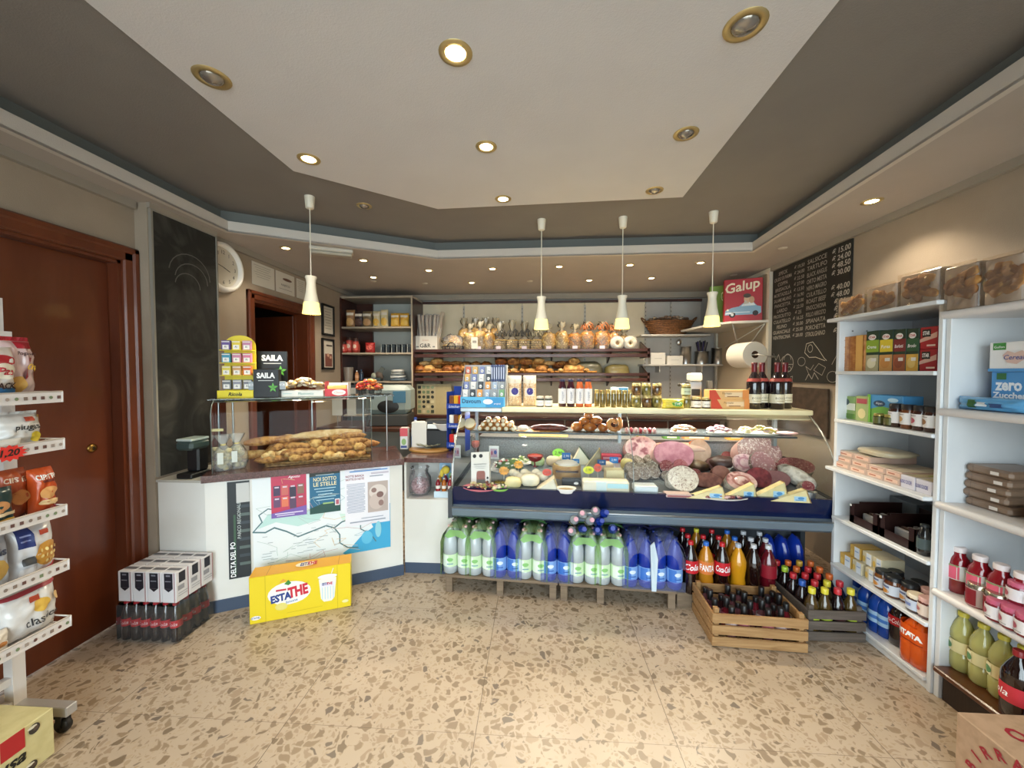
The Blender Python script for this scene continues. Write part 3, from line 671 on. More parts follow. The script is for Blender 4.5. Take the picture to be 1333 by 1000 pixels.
# bread heap: rows on the granite, then a second layer
kinds = [('bread_roll', 'roll', CR1), ('bread_roll', 'bun', CR2), ('crisp_roll', 'cross', CR4), ('bread_stick_roll', 'long', CR1), ('bread_roll', 'roll', CR2)]
BG = 'loose bread heaped in the glass case'
tray = thing('bread_tray', 'wicker tray lying under the heap of loose bread in glass case', 'tray', cn_(0, 0, .843), TA)
obj('tray_body', g(C('#9a7444', .7, hx2='#6f4e28', sc=60, name='wicker')).bbox(.3, .93, .07, .35, 0, .015, .004), tray)
tr = g(C('#9a7444', .7, hx2='#6f4e28', sc=60, name='wicker')); tr.tube([(.3, .07, .02), (.93, .07, .02), (.93, .35, .02), (.3, .35, .02)], .008, 8, True); obj('tray_rim', tr, tray)
cnt = 0
for layer, (z, vs_) in enumerate(((.862, (.085, .15, .22, .29, .345)), (.90, (.11, .18, .25, .32)), (.935, (.14, .22, .30)), (.97, (.2, .28)))):
    for v in vs_:
        u = .30+.03*layer
        while u < .90-.02*layer:
            nm, kd, m = rng.choice(kinds)
            if kd == 'long': u += .03
            p = cn_(u+rng.uniform(-.01, .01), v+rng.uniform(-.012, .012), z+rng.uniform(-.004, .006))
            where = ['bottom layer', 'second layer', 'third layer', 'top layer'][layer]
            rowd = 'at the front' if v < .15 else 'at the back' if v > .26 else 'in mid case'
            third = 'left' if u < .55 else 'centre' if u < .72 else 'right'
            kl = {'roll': 'knobbly', 'bun': 'round', 'cross': 'horn-folded', 'long': 'long'}[kd]
            cl = {CR1.name: 'brown', CR2.name: 'golden', CR4.name: 'floury pale'}[m.name]
            loaf(nm, kd, m, rng.randint(0, 4), p, '%s %s bread roll in the glass case heap, %s, %s %s' % (cl, kl, where, third, rowd), '%s %s bread rolls in the glass case, %s %s %s' % (cl, kl, where, third, rowd), rz=TA+rng.uniform(-.6, .6)+(0 if kd != 'long' else .1), sc=rng.uniform(.72, .98))
            u += .068 if kd != 'long' else .13
p = onP(427, 567, cn_(0, .2, 0), VV); loaf('baguette', 'baguette', CR4, 3, Vector((p.x, p.y, p.z-.02)), 'pale baguette lying on top of the bread heap in glass case', None, rz=TA+.12)
for k, (px, py, kd, m, lb) in enumerate(((430, 585, 'round', CR2, 'large golden round loaf right of centre in the glass case'), (345, 572, 'long', CR1, 'long thin brown loaf laid aslant at left of bread heap'), (324, 590, 'long', CR2, 'long golden loaf pointing left at left end of bread heap'), (410, 596, 'bun', CR3, 'dark orange-brown bun at front of the bread heap'), (460, 578, 'round', CR2, 'golden round loaf on top at right of bread heap'))):
    p = onP(px, py, cn_(0, .14+.02*(k % 3), 0), VV); loaf('bread_loaf', kd, m, k, p-Vector((0, 0, .04)), lb, None, rz=TA+rng.uniform(-.4, .5), sc=.8 if kd == 'round' else 1)
# bags of taralli with tags at left
for k, (px, py) in enumerate(((291, 606), (309, 603))):
    p = onP(px, py, cn_(0, .1+.03*k, 0), VV); p.z = .845
    t = thing('biscuit_bag', 'clear tied bag of round pale biscuits at left end of glass case, %s' % ('left one' if k == 0 else 'right one'), 'bag', p, TA, 'tied biscuit bags in the glass case')
    bc = C('#d8cfae', .6, hx2='#bfae82', sc=30); rr = random.Random(k)
    for j in range(16):
        a = rr.uniform(0, 6.28); q = rr.uniform(0, .04); obj('biscuit', cached('taralo', lambda: g(bc).blob((0, 0, 0), (.019, .019, .017), .1, 2, 1, 10, 7).mesh('biscuit')), t, (q*math.cos(a), q*math.sin(a)*.8, .018+.0075*j))
    obj('film', g(FILM).lathe([(.045, 0), (.06, .04), (.058, .1), (.035, .14), (.012, .16), (.03, .19), (.045, .22)], 16, sy=.8, cap=False), t)
    obj('tie', g(C('#d8c070', .5)).lathe([(.014, .155), (.014, .163)], 12), t)
    tg = obj('paper_tag', g(C('#e9e6dd', .5)).box(-.015, .015, -.065, -.063, .05, .12), t)
# black dispenser on left block
p = onZ(262, 617, .815)
t = thing('coffee_pod_machine', 'black machine with pale top on the counter left of glass case', 'machine', (p.x, 2.22, .815), 0)
obj('base', g(BLACK).bbox(-.05, .05, -.06, .08, 0, .03, .006), t); obj('column', g(C('#1c1d1e', .35)).bbox(-.04, .04, .0, .08, .03, .2, .01), t); obj('head', g(C('#3a4a48', .3)).bbox(-.055, .055, -.06, .08, .17, .225, .015), t)
obj('lid', g(C('#b8c4c0', .3)).bbox(-.05, .05, -.055, .075, .225, .24, .006), t)
# ---- things on the glass top (z = ZT)
Zt = ZT+.008
def onTop(px, py=518): return onZ(px, py, Zt)
def cv_(px, v):   # point on the glass shelf seen at column px, depth v behind the counter face
    p = onP(px, 515, cn_(0, v, 0), VV); return Vector((p.x, p.y, Zt))
# cough drop rack, yellow
o = cv_(311, .22)
YEL = C('#e8d53a', .4, name='yellow_card')
t = thing('sweet_rack', 'tall yellow rounded-top rack of throat sweets, leftmost on the glass case', 'display rack', o, TA*.6)
W_ = .185; Hh = .40
arc = [(-W_/2, 0), (W_/2, 0), (W_/2, Hh-.06)]+[(W_/2*math.cos(a), Hh-.06+.07*math.sin(a)) for a in [PI*k/12 for k in range(1, 12)]]+[(-W_/2, Hh-.06)]
obj('back_board', g(YEL).yprism(arc, .03, .036), t)
obj('foot_panel', g(YEL).bbox(-W_/2-.01, W_/2+.01, -.05, -.04, 0, .048, .001), t)
obj('base', g(YEL).box(-W_/2-.01, W_/2+.01, -.05, .04, 0, .006), t)
deco(t, W_, .048, [('t', 0, .5, .5, '#1a1a1a', 'Ricola', .25, .03, .8)], -.05); deco(t, W_, Hh, [('t', 0, .9, .07, '#1a1a1a', 'Ricola', .25, .03, .8)], .03)
cols = [['#6b5a9a', '#e6cf4a', '#c989a9'], ['#4a9ab5', '#d28aa8', '#d67a9a'], ['#e0cf5a', '#cfa06a', '#d8703a'], ['#7a7f85', '#9a9aa8', '#8a8a92']]
for r in range(4):
    z = .31-.082*r if r < 3 else .055
    obj('shelf', g(YEL).box(-W_/2, W_/2, -.035, .03, z-.004, z), t) if r < 3 else None
    for c in range(3):
        bx = carton('sweet_packet', 'small %s sweet packet in yellow rack, %s row, %s' % (['violet', 'yellow', 'pink', 'teal', 'rose', 'raspberry', 'lemon', 'amber', 'orange', 'dark grey', 'lilac grey', 'silver grey'][r*3+c], ['top', 'second', 'third', 'bottom'][r], ['left', 'middle', 'right'][c]), 'packet', t.matrix_world @ Vector((0, 0, 0)), 0, .05, .022, .062, cols[r][c], [('r', 0, .3, .7, .45, '#f2f0ea'), ('t', 0, .33, .2, '#222244', 'Ri', .2), ('r', 0, .85, .9, .1, '#e9e4da')], 'sweet packets in the yellow rack')
        bx.matrix_world = Matrix.Translation(o) @ Matrix.Rotation(TA*.6, 4, 'Z') @ Matrix.Translation((-.06+.06*c, -.012, z))
# liquorice racks, black
GRN = '#63b04a'
def mint(u, v, s): return [('p', [(u+s*math.cos(a+d)*k_, v+s*.9*math.sin(a+d)*k_) for d, k_ in ((-.5, .5), (0, 1), (.5, .5))]+[(u, v)], GRN) for a in (.3, 1.6, 2.8, 4.1, 5.3)]
for k, (px, v, zo, hh, lb) in enumerate(((354, .26, .10, .21, 'upper black display card with SAILA lettering and packets, behind'), (349, .17, 0, .185, 'lower black display box with SAILA lettering and mint leaf, in front'))):
    o = cv_(px, v)
    if k == 0: t = thing('sweet_display', lb, 'display box', o, TA*.6); w_ = .185; obj('back_card', g(C('#17181a', .4)).bbox(-w_/2, w_/2, .02, .03, 0, zo+hh, .002), t); obj('tray', g(C('#17181a', .4)).bbox(-w_/2, w_/2, -.02, .02, 0, zo, .002), t)
    else: t = thing('sweet_display', lb, 'display box', o, TA*.6); w_ = .15; obj('box', g(C('#17181a', .4)).bbox(-w_/2, w_/2, -.03, .02, 0, hh, .002), t)
    deco(t, w_, hh, [('t', -.0, .78, .2, '#f2f2f2', 'SAILA', 0, .05, .72), ('r', 0, .6, .6, .025, '#cfcfcf')]+mint(.28, .35, .2), .02 if k == 0 else -.03, z0=zo)
    for j, c in enumerate((-.055, .01) if k == 0 else (-.09, .09)):
        q = carton('liquorice_packet', 'small grey liquorice packet in the %s black sweet display, %s' % (['upper', 'lower'][k], ['left', 'right'][j]), 'packet', (0, 0, 0), 0, .038, .012, .055, '#aab4ba', [('r', 0, .6, .8, .25, '#e9edf0'), ('t', 0, .6, .16, '#222222', 'SAI')], 'liquorice packets in the black displays')
        q.matrix_world = Matrix.Translation(o) @ Matrix.Rotation(TA*.6, 4, 'Z') @ Matrix.Translation((c, -.03 if k == 0 else -.01, (zo+.0) if k == 0 else .05))
# white tray of wrapped biscuits
def heap(t_, n, w, d, z, hgt, mats, sz, seed, part='wrapped_sweet', flat=False):
    r_ = random.Random(seed)
    for j in range(n):
        fx = r_.uniform(-.5, .5); fy = r_.uniform(-.5, .5); zz = z+sz*.4+hgt*(1-abs(fx)*1.1)*r_.uniform(.2, 1)
        m = mats[j % len(mats)]
        me = cached((part, m.name, sz, j % 3), lambda: g(m).blob((0, 0, 0), (sz, sz*.7, sz*.45), .35, 3, j, 10, 7).mesh(part))
        obj(part, me, t_, M=Matrix.Translation((fx*w, fy*d, zz)) @ Matrix.Rotation(r_.uniform(0, 3), 4, 'Z') @ Matrix.Rotation(r_.uniform(-.6, .6), 4, 'X'))
o = cv_(395, .2)
t = thing('biscuit_tray', 'white card tray heaped with wrapped pale biscuits on glass case', 'tray', o, TA*.7)
obj('tray', g(C('#e9e7e0', .5)).bbox(-.135, .135, -.05, .08, 0, .042, .002), t); deco(t, .27, .042, [('t', .1, .5, .4, '#3a8a86', 'Mastrovito', .1, 0, .35), ('r', -.32, .5, .2, .1, '#b7d2cf')], -.05)
heap(t, 80, .25, .12, .045, .075, [C('#d8bb84', .4, coat=.6, hx2='#b58f52', sc=30), C('#e4dcc8', .25, coat=.7), C('#7a6a58', .3, coat=.6)], .022, 2, 'wrapped_biscuit')
o = cv_(440, .17)
t = thing('sweet_box', 'open red and white card box with chocolate bars on glass case', 'box', o, TA*.6)
b_ = g(C('#c22f3c', .5)); b_.bbox(-.075, .075, -.045, -.04, 0, .05, .001).box(-.075, -.071, -.045, .06, 0, .1).box(-.075, .075, -.045, .06, 0, .005); b_.mat(C('#e9e9ea', .4)).box(.071, .075, -.045, .06, 0, .095).box(-.075, .075, .055, .06, 0, .09); obj('card_box', b_, t)
deco(t, .15, .05, [('e', .1, .5, .6, .8, '#f0e6e0'), ('t', .1, .5, .3, '#c22f3c', 'Choco', .2)], -.045)
for j in range(6): obj('bar', g(C(['#d8b02e', '#c9332f', '#e9e4dc'][j % 3], .3)).bbox(-.062, .062, -.033+.014*j, -.022+.014*j, .03, .07+.006*(j % 2), .002), t)
o = cv_(481, .2)
t = thing('sweet_basket', 'open basket of orange and red wrapped sweets, rightmost on the glass case', 'basket', o, TA*.5)
bk = g(C('#3a3d40', .4, .6, name='dark_wire'))
for z, r in ((.0, .075), (.03, .083), (.06, .09), (.085, .097)): bk.tube([(r*math.cos(a)*1.05, r*.7*math.sin(a), z+.004) for a in [2*PI*k/20 for k in range(20)]], .002, 5, True)
for k in range(18): a = 2*PI*k/18; bk.tube([(.075*1.05*math.cos(a), .075*.7*math.sin(a), .004), (.097*1.05*math.cos(a), .097*.7*math.sin(a), .089)], .0015, 5)
obj('wire_basket', bk, t); obj('base_plate', g(C('#5a5f62', .4)).cyl(.06, 0, .005, n=16), t)
heap(t, 50, .15, .09, .02, .095, [C('#d8722e', .3, coat=.6), C('#b8442a', .3, coat=.6), C('#c9302f', .3, coat=.6), C('#e09a4a', .3, coat=.6)], .024, 5)
# ---- LOW COUNTER between bread counter and cold counter
x0, x1 = -.945, -.585; YP = 2.70
t = thing('low_counter', 'small white counter with granite top and open niche beside cold counter', 'counter', (0, 0, 0))
b_ = g(LAM); b_.box(x0, x1, YP, YP+.42, .07, .54); b_.box(x0, x0+.015, YP, YP+.42, .54, .81).box(x1-.015, x1, YP, YP+.42, .54, .81).box(x0, x1, YP+.3, YP+.42, .54, .81); obj('body', b_, t)
obj('kickboard', g(SLATE).box(x0+.002, x1, YP-.006, YP+.4, 0, .075), t); obj('counter_top', g(GRAN).bbox(x0-.0, x1+.01, YP-.02, YP+.44, .81, .845, .003), t)
t = thing('sweet_jar', 'clear glass bowl half full of dark red sweets in the counter niche', 'bowl', (-.86, YP+.1, .54))
obj('sweets', g(V('#7a1f33', '#3f1020', 40, .3, '#b8909a', coat=.5, name='sweets')).blob((0, 0, .07), (.07, .065, .065), .2, 6, 3), t)
obj('glass', g(TH('#ffffff', .85, .03, 1.4)).lathe([(.05, 0), (.078, .03), (.085, .08), (.078, .14), (.06, .17), (.062, .2), (.07, .21)], 24, cap=False), t)
t = thing('syrup_basket', 'display of small red and amber bottles with yellow toy in counter niche', 'display box', (-.665, YP+.1, .54))
obj('tray', g(C('#c9dbe6', .4)).bbox(-.075, .06, -.06, .06, 0, .045, .002), t); obj('back_card', g(C('#8fb8d6', .5)).bbox(-.06, .06, .055, .062, 0, .24, .001), t)
deco(t, .12, .24, [('e', -.2, .8, .3, .2, '#e9f0f2'), ('e', .2, .55, .25, .2, '#6fae6a')], .055)
for j in range(6):
    bottle('syrup_bottle', '', '', (-.05+.045*(j % 3), -.035+.05*(j//3), .03), .018, .11+.02*(j//3), ['#8a1420', '#b5651a', '#a01828', '#c98a2a', '#7a1030', '#8f2a1a'][j], '#e9e0d0', '#e9e4da', (.3, .5), None, parent=t, n=10)
obj('plush_toy', g(C('#e0c64a', .8)).blob((0, .0, .19), (.03, .025, .03), .1, 2, 1).blob((-.03, 0, .165), (.015, .012, .03), .1, 2, 2), t)
# on the low counter
def lowp(px, py, zz=.845): return onZ(px, py, zz)
p = lowp(559, 586); t = thing('serving_board', 'round wooden board on the granite of the low counter', 'board', (p.x, p.y, .845))
obj('board', g(wood('#b98a4e', '#a07238', 8)).lathe([(.155, 0), (.16, .004), (.16, .012), (.155, .016)], 32, sy=.75), t)
t = thing('leaf_dish', 'pale ribbed leaf-shaped dish on the round wooden board', 'dish', (p.x-.01, p.y, .861))
d_ = g(C('#a9ab98', .4)); n = 24; vs = [(0, 0, .004)]
for i in range(n): a = 2*PI*i/n; vs.append((.095*math.cos(a)*(1+.03*(i % 2)), .04*math.sin(a), .016+.008*(i % 2)+.01*abs(math.cos(a))))
d_.add(vs, [(0, 1+i, 1+(i+1) % n) for i in range(n)], True); d_.lathe([(.03, 0), (.02, .004)], 12); obj('dish', d_, t)
p = lowp(527, 584); carton('carton', 'small white and pink carton with red top left of the round board', 'carton', (p.x, p.y, .845), .1, .06, .06, .17, '#d9d5d0', [('r', 0, .8, 1, .38, '#cf4a52'), ('e', 0, .35, .6, .3, '#8fae6a'), ('r', 0, .12, .8, .1, '#3a4a8a')])
p = onY(541, 575, 3.02); bottle('milk_bottle', 'white bottle with blue cap behind the pink carton', 'bottle', (p.x, 3.02, .845), .033, .25, '#e4e6ea', '#23408a', '#3a6ab0', (.1, .4))
t = thing('kitchen_scale', 'black shop scale with white pan behind the round wooden board', 'scale', (-.74, 3.0, .845))
obj('body', g(BLACK).bbox(-.13, .10, -.02, .12, 0, .16, .01), t); obj('display', g(C('#dfe3e2', .4)).bbox(-.11, -.02, -.03, -.015, .165, .2, .002), t); obj('head', g(C('#26282a', .4)).bbox(-.14, .11, .0, .1, .16, .23, .01), t)
obj('pan', g(C('#dcd8cf', .3)).lathe([(.03, .15), (.06, .17), (.075, .2), (.09, .205), (.09, .209), (.074, .204), (.0, .165)], 24, cx=.02, cy=-.01, sy=.7), t)
t = thing('paper_stack', 'stack of white paper sheets left of the black scale', 'paper', (-.92, 3.02, 1.0))
obj('sheets', g(C('#dcd7cc', .6)).bbox(-.06, .06, -.04, .04, -.155, .06, .001), t)
# blue snack stand beside the cold counter
t = thing('snack_stand', 'blue card stand of snack bars between scale and cold counter', 'display rack', (-.60, 2.96, .845), -.3)
BL = C('#1f3f96', .4, name='blue_card')
sb = g(BL); sb.box(-.07, -.066, -.06, .06, 0, .46).box(.066, .07, -.06, .06, 0, .46).box(-.07, .07, .056, .06, 0, .5); obj('card', sb, t)
for r in range(3):
    z = .03+.15*r; obj('shelf', g(BL).box(-.066, .066, -.06, .056, z, z+.004), t); obj('lip', g(BL).box(-.07, .07, -.064, -.06, z, z+.04), t)
    deco(t, .14, .04, [('t', 0, .5, .5, '#f0f0f0', 'Loacker', .2)], -.064, z0=z)
    for c in range(3): obj('snack_packet', g(C(['#c9302f', '#e9e4dc', '#7a4a2e', '#d8a22e'][(r+c) % 4], .35)).bbox(-.058+.04*c, -.022+.04*c, -.045, .03, z+.005, z+.1, .004), t)
# till / slicer seen through the bread case, standing on a rear table
t = thing('rear_table', 'dark worktop behind the bread counter', 'table', (0, 0, 0))
obj('table_top', g(wood('#4a2a1a', '#3a1e12', 3)).bbox(-2.2, -1.15, 3.72, 4.28, .86, .9, .004), t)
for x, y in ((-2.15, 3.77), (-1.2, 3.77), (-2.15, 4.23), (-1.2, 4.23)): obj('leg', g(wood('#4a2a1a', '#3a1e12', 3)).bbox(x-.03, x+.03, y-.03, y+.03, 0, .86, .003), t)
t = thing('meat_slicer', 'pale grey-blue slicing machine behind glass case, with dark oval opening', 'machine', (-1.52, 3.95, .9), .1)
gm = C('#8b9894', .35, name='machine_grey')
obj('body', g(gm).bbox(-.24, .22, -.1, .2, .12, .42, .05), t); obj('base', g(C('#3a3a38', .5)).bbox(-.22, .2, -.12, .2, 0, .12, .01), t)
a = g(BLACK); a.M = Matrix.Translation((-.0, -.101, .2)) @ RX; a.lathe([(.0, .006), (.1, .004), (.11, 0)], 24, sy=.6); obj('opening', a, t)
obj('screen', g(C('#3f6f8a', .2)).bbox(.05, .18, -.106, -.1, .24, .36, .002), t); obj('vent', g(C('#3c4442', .5)).bbox(-.19, -.14, -.105, -.1, .28, .38, .002), t)
for k, (px, py, lb) in enumerate(((443, 530, 'white paper note hanging left of the grey machine, left one'), (461, 530, 'white paper note hanging left of the grey machine, right one'))):
    p = onY(px, py, 3.8); t = thing('paper_note', lb, 'note', (p.x, 3.74, .9), .15*(1-2*k)); obj('sheet', g(C('#c9c5bb', .6)).box(-.05, .05, 0, .002, .12, .40), t); obj('clip_stand', g(STEEL).cyl(.003, 0, .4, 0, .005, 8).box(-.03, .03, -.01, .04, 0, .004), t)
# ============ COLD COUNTER ============
FA = math.radians(-3.0); FO = Vector((-.56, 2.54, 0)); FU = Vector((math.cos(FA), math.sin(FA), 0)); FV = Vector((-FU.y, FU.x, 0)); FL = 2.40
def fr(u, v, z): return FO+FU*u+FV*v+Vector((0, 0, z))
FM = Matrix.Translation(FO) @ Matrix.Rotation(FA, 4, 'Z')
t = thing('cold_counter', 'long glass-fronted cold counter with navy panel and cream top', 'cold counter', FO, FA)
NAVY = C('#0c1a42', .22, hx2='#0a173a', sc=3, coat=.15, name='navy_panel'); GM = C('#7a8894', .32, .2, name='grey_metal'); DG = C('#3c4146', .45, name='dark_grey')
STL = C('#aeb2b4', .3, .9, name='stainless')
b_ = g(DG); b_.box(.05, FL-.05, .38, .98, .0, .47); obj('base', b_, t)
b_ = g(GM); pf = [(.03, .47), (-.0, .49), (-.012, .53), (.0, .55), (.04, .558), (.4, .558), (.4, .47)]
b_.add([(u, v, z) for u in (0, FL) for v, z in pf], [tuple(range(7)), tuple(range(7, 14))[::-1]]+[(i, (i+1) % 7, 7+(i+1) % 7, 7+i) for i in range(7)]); obj('bumper', b_, t)
obj('steel_strip', g(STL).tube([(0, -.010, .546), (FL, -.010, .546)], .006, 8), t)
obj('front_panel', g(NAVY).add([(.0, .03, .556), (FL, .03, .556), (FL, .004, .682), (0, .004, .682), (.0, .05, .556), (FL, .05, .556), (FL, .028, .682), (0, .028, .682)], [(0, 1, 2, 3), (4, 7, 6, 5), (3, 2, 6, 7), (0, 4, 5, 1), (0, 3, 7, 4), (1, 5, 6, 2)]), t)
dk = g(C('#7d8082', .45, .5, name='dull_steel')); dk.add([(u, v, z) for u in (.02, FL-.02) for v, z in ((.03, .665), (.80, .715), (.80, .64), (.03, .64))], [(0, 1, 2, 3), (7, 6, 5, 4), (0, 4, 5, 1), (1, 5, 6, 2), (3, 2, 6, 7), (0, 3, 7, 4)]); obj('deck', dk, t)
bw = g(C('#77797b', .5, .4, hx2='#8a8c8e', sc=90, name='speckled_steel')); bw.box(.02, FL-.02, .80, .82, .64, .89).box(.02, FL-.02, .80, .98, .87, .892); obj('back_ledge', bw, t)
obj('body', g(DG).box(.0, FL, .36, .98, .47, .64), t)
# end pieces
gc = []
for k in range(13):
    s_ = k/12; a = (1-s_)**3; b = 3*s_*(1-s_)**2; c = 3*s_*s_*(1-s_); d_ = s_**3
    gc.append((a*.008+b*.0+c*.12+d_*.30, a*.672+b*.88+c*1.06+d_*1.163))
fg = g(TH('#fafcfc', 1.0, .02, 1.22, name='curved_glass'))
fg.add([(u, v, z) for u in (.0, 1.19) for v, z in gc], [(i, i+1, 14+i, 13+i) for i in range(12)], True); obj('glass_front', fg, t)
fg = g(TH('#fafcfc', 1.0, .02, 1.22, name='curved_glass')); fg.add([(u, v, z) for u in (1.195, FL) for v, z in gc], [(i, i+1, 14+i, 13+i) for i in range(12)], True); obj('glass_front', fg, t)
for u in (0, FL):
    obj('glass_end', g(TH('#f0f5f5', .97, .02, 1.3)).add([(u, v, z) for v, z in gc]+[(u, .98, 1.163), (u, .98, .672)], [tuple(range(15))]), t)
    obj('glass_trim', g(C('#c9ccc9', .25, .8, name='bright_trim')).tube([(u, v, z) for v, z in gc], .006, 6), t)
obj('glass_seam', g(C('#9aa3a3', .2, .5)).tube([(1.192, v-.001, z) for v, z in gc], .0025, 6), t)
ep = g(DG)
for u0, u1 in ((-.03, .0), (FL, FL+.03)): ep.add([(u, v, z) for u in (u0, u1) for v, z in ((.0, .47), (.0, .66), (.98, .70), (.98, 0), (.36, 0), (.36, .47))], [(0, 1, 2, 3, 4, 5), (11, 10, 9, 8, 7, 6)]+[(i, (i+1) % 6, 6+(i+1) % 6, 6+i) for i in range(6)])
obj('end_panel', ep, t)
SLAB = C('#e6dcb2', .35, hx2='#d9cda5', sc=3, stretch=(1, 12, 1), name='cream_top')
obj('counter_top', g(SLAB).bbox(.30, FL+.01, .27, .66, 1.165, 1.2, .006), t)
obj('steel_top', g(C('#9da3a6', .3, .7)).bbox(-.01, .30, .27, .66, 1.163, 1.194, .004), t)
ps = g(C('#8f9698', .3, .6))
for u in (.04, 1.2, FL-.04): ps.box(u-.012, u+.012, .62, .65, .89, 1.165)
obj('posts', ps, t)
obj('glass_shelf', g(TH('#dfeae8', .75, .03, 1.4)).box(.05, FL-.05, .34, .66, 1.0, 1.008), t)
obj('shelf_edge', g(C('#4a4f50', .3, .4)).box(.05, FL-.05, .335, .341, .998, 1.01), t)
obj('lamp_tube', g(C('#e9edf4', .3, name='lamp_cover')).box(.05, FL-.1, .5, .53, 1.14, 1.16), t)
for ux in (.1, .45, .8, 1.15, 1.6, 2.0): pass
tag(obj('chopping_board', g(wood('#e2c583', '#d4b06a', 4, (1, 1, 6))).bbox(.37, .80, .83, .85, .892, .97, .006), None, M=FM), 'pale wooden board standing on steel ledge at back of cold counter', 'board')
# --- food helpers
DN = Vector((0, 0, 1)) - FV*(.05/.77); DO = fr(0, .03, .665)
def deck(px, py): return onP(px, py, DO, DN)
FRZ = FA
def fdep(p): return dep(p)/FP
def salume(nm, lb, px, py, wp, rind, cut, tilt=35, asp=1.0, ln=.16, grp=None, yaw=0, seed=0, cat='cured meat', z=0, ring=None):
    p = deck(px, py); s_ = fdep(p); r = wp*s_/2*1.13; n = 24
    M_ = Matrix.Translation(p+Vector((0, 0, r*asp*math.cos(math.radians(tilt))+.004+z))) @ Matrix.Rotation(FRZ+yaw, 4, 'Z') @ Matrix.Rotation(-math.radians(tilt), 4, 'X')
    t_ = thing(nm, lb, cat, group=grp, M=M_)
    def ringp(k, y, q):
        v_ = []
        for i in range(n):
            a = 2*PI*i/n; w_ = 1+.05*noise.noise(Vector((math.cos(a)*1.3+seed, math.sin(a)*1.3, seed)))
            v_.append((r*k*w_*math.cos(a), y, r*asp*k*w_*math.sin(a)))
        return v_
    R_ = g(rind); vs = []; L_ = [(1.0, 0), (1.02, .1), (1.02, .55), (.9, .8), (.55, .97), (.05, 1)]
    for k, q in L_: vs += ringp(k, q*ln, q)
    R_.add(vs, [(j*n+(i+1) % n, j*n+i, (j+1)*n+i, (j+1)*n+(i+1) % n) for j in range(5) for i in range(n)], True); obj('rind', R_, t_)
    c_ = g(cut); a = ringp(1.0, 0, 0); c_.add([(0, -.004, 0)]+[(x*.55, -.004, z_*.55) for x, y, z_ in a]+[(x*.985, -.001, z_*.985) for x, y, z_ in a], [(0, 1+i, 1+(i+1) % n) for i in range(n)]+[(1+i, 1+n+i, 1+n+(i+1) % n, 1+(i+1) % n) for i in range(n)], True); obj('cut_face', c_, t_)
    if ring:
        c_ = g(ring); c_.add([(x*k, -.006, z_*k) for k in (.62, .45) for x, y, z_ in a], [(i, (i+1) % n, n+(i+1) % n, n+i) for i in range(n)]); obj('fat_ring', c_, t_)
    return t_
def lump(nm, lb, px, py, wp, hp, m, cat='food', grp=None, nz=.2, seed=0, dpt=.8, p=1, rz=0, z=0):
    P = deck(px, py); s_ = fdep(P); w_ = wp*s_/2; h_ = hp*s_/2
    o = obj(nm, g(m).blob((0, 0, h_*.9), (w_, w_*dpt, h_), nz, 2.5, seed, flat=.85, p=p), None, M=Matrix.Translation(P+Vector((0, 0, z))) @ Matrix.Rotation(FRZ+rz, 4, 'Z')); return tag(o, lb, cat, grp)
def wedge(nm, lb, px, py, wp, hp, m, rindm, labm=None, grp=None, d_=.06, rz=0, tip=0, cat='cheese'):
    P = deck(px, py); s_ = fdep(P); w_ = wp*s_; h_ = hp*s_
    t_ = thing(nm, lb, cat, P, FRZ+rz, grp)
    pts = [(-w_/2, 0), (w_/2, 0), (w_/2*.75 if not tip else tip*w_, h_)]
    obj('cheese', g(m).yprism(pts, 0, d_), t_); q = pts[2]
    obj('rind', g(rindm).add([(w_/2+.001, 0, 0), (w_/2+.001, d_, 0), (q[0]+.001, d_, h_), (q[0]+.001, 0, h_), (w_/2-.006, 0, 0), (w_/2-.006, d_, 0), (q[0]-.006, d_, h_), (q[0]-.006, 0, h_)], [(0, 1, 2, 3), (4, 7, 6, 5), (3, 2, 6, 7), (0, 3, 7, 4)]), t_)
    if labm: deco(t_, w_, h_, [('r', .22, .3, .3, .36, '#a8cfe6'), ('e', .24, .34, .16, .2, '#4f8fc4'), ('r', .2, .2, .2, .05, '#3f7fb8')], 0)
    return t_
def sign(lb, px, py, wp, hp, col, shape='e', grp=None, z=.0, text='2,90', stick=.03, tc='#333333'):
    """price sign on a short stick: px,py = sign centre; stands at a deck point below"""
    P = deck(px, py+hp/2+9); s_ = fdep(P); w_ = wp*s_; h_ = hp*s_
    zc = onP(px, py, P, FV).z-P.z
    t_ = thing('price_sign', lb, 'price sign', P, FRZ, grp)
    n = 24; 
    if shape == 'e': pts = [(w_/2*math.cos(2*PI*i/n), zc+h_/2*math.sin(2*PI*i/n)) for i in range(n)]
    elif shape == 's': pts = [(w_/2*(1 if i % 2 else .72)*math.cos(2*PI*i/20), zc+h_/2*(1 if i % 2 else .72)*math.sin(2*PI*i/20)) for i in range(20)]
    else: pts = [(-w_/2, zc-h_/2), (w_/2, zc-h_/2), (w_/2, zc+h_/2), (-w_/2, zc+h_/2)]
    obj('card', g(C(col, .4)).yprism(pts, -.002, 0), t_); obj('pick', g(WHITE).cyl(.0015, 0, zc, 0, .002, 6), t_)
    deco(t_, w_, h_, [('t', 0, .5, .4, tc, text, .1, 0, .7)], -.002, z0=zc-h_/2)
CHZ = C('#e6d8a6', .5, hx2='#dccb92', sc=12, name='cheese_paste'); CHR = C('#b98f4c', .6, hx2='#99703a', sc=20, name='cheese_rind'); CHW = C('#ece4cf', .5, hx2='#e2d8bd', sc=10, name='white_cheese')
PINK = C('#c98a92', .35, hx2='#b06a78', sc=16, coat=.3, name='ham_pink'); PFAT = C('#e6c4bd', .4, hx2='#d9aca6', sc=8, name='ham_fat')
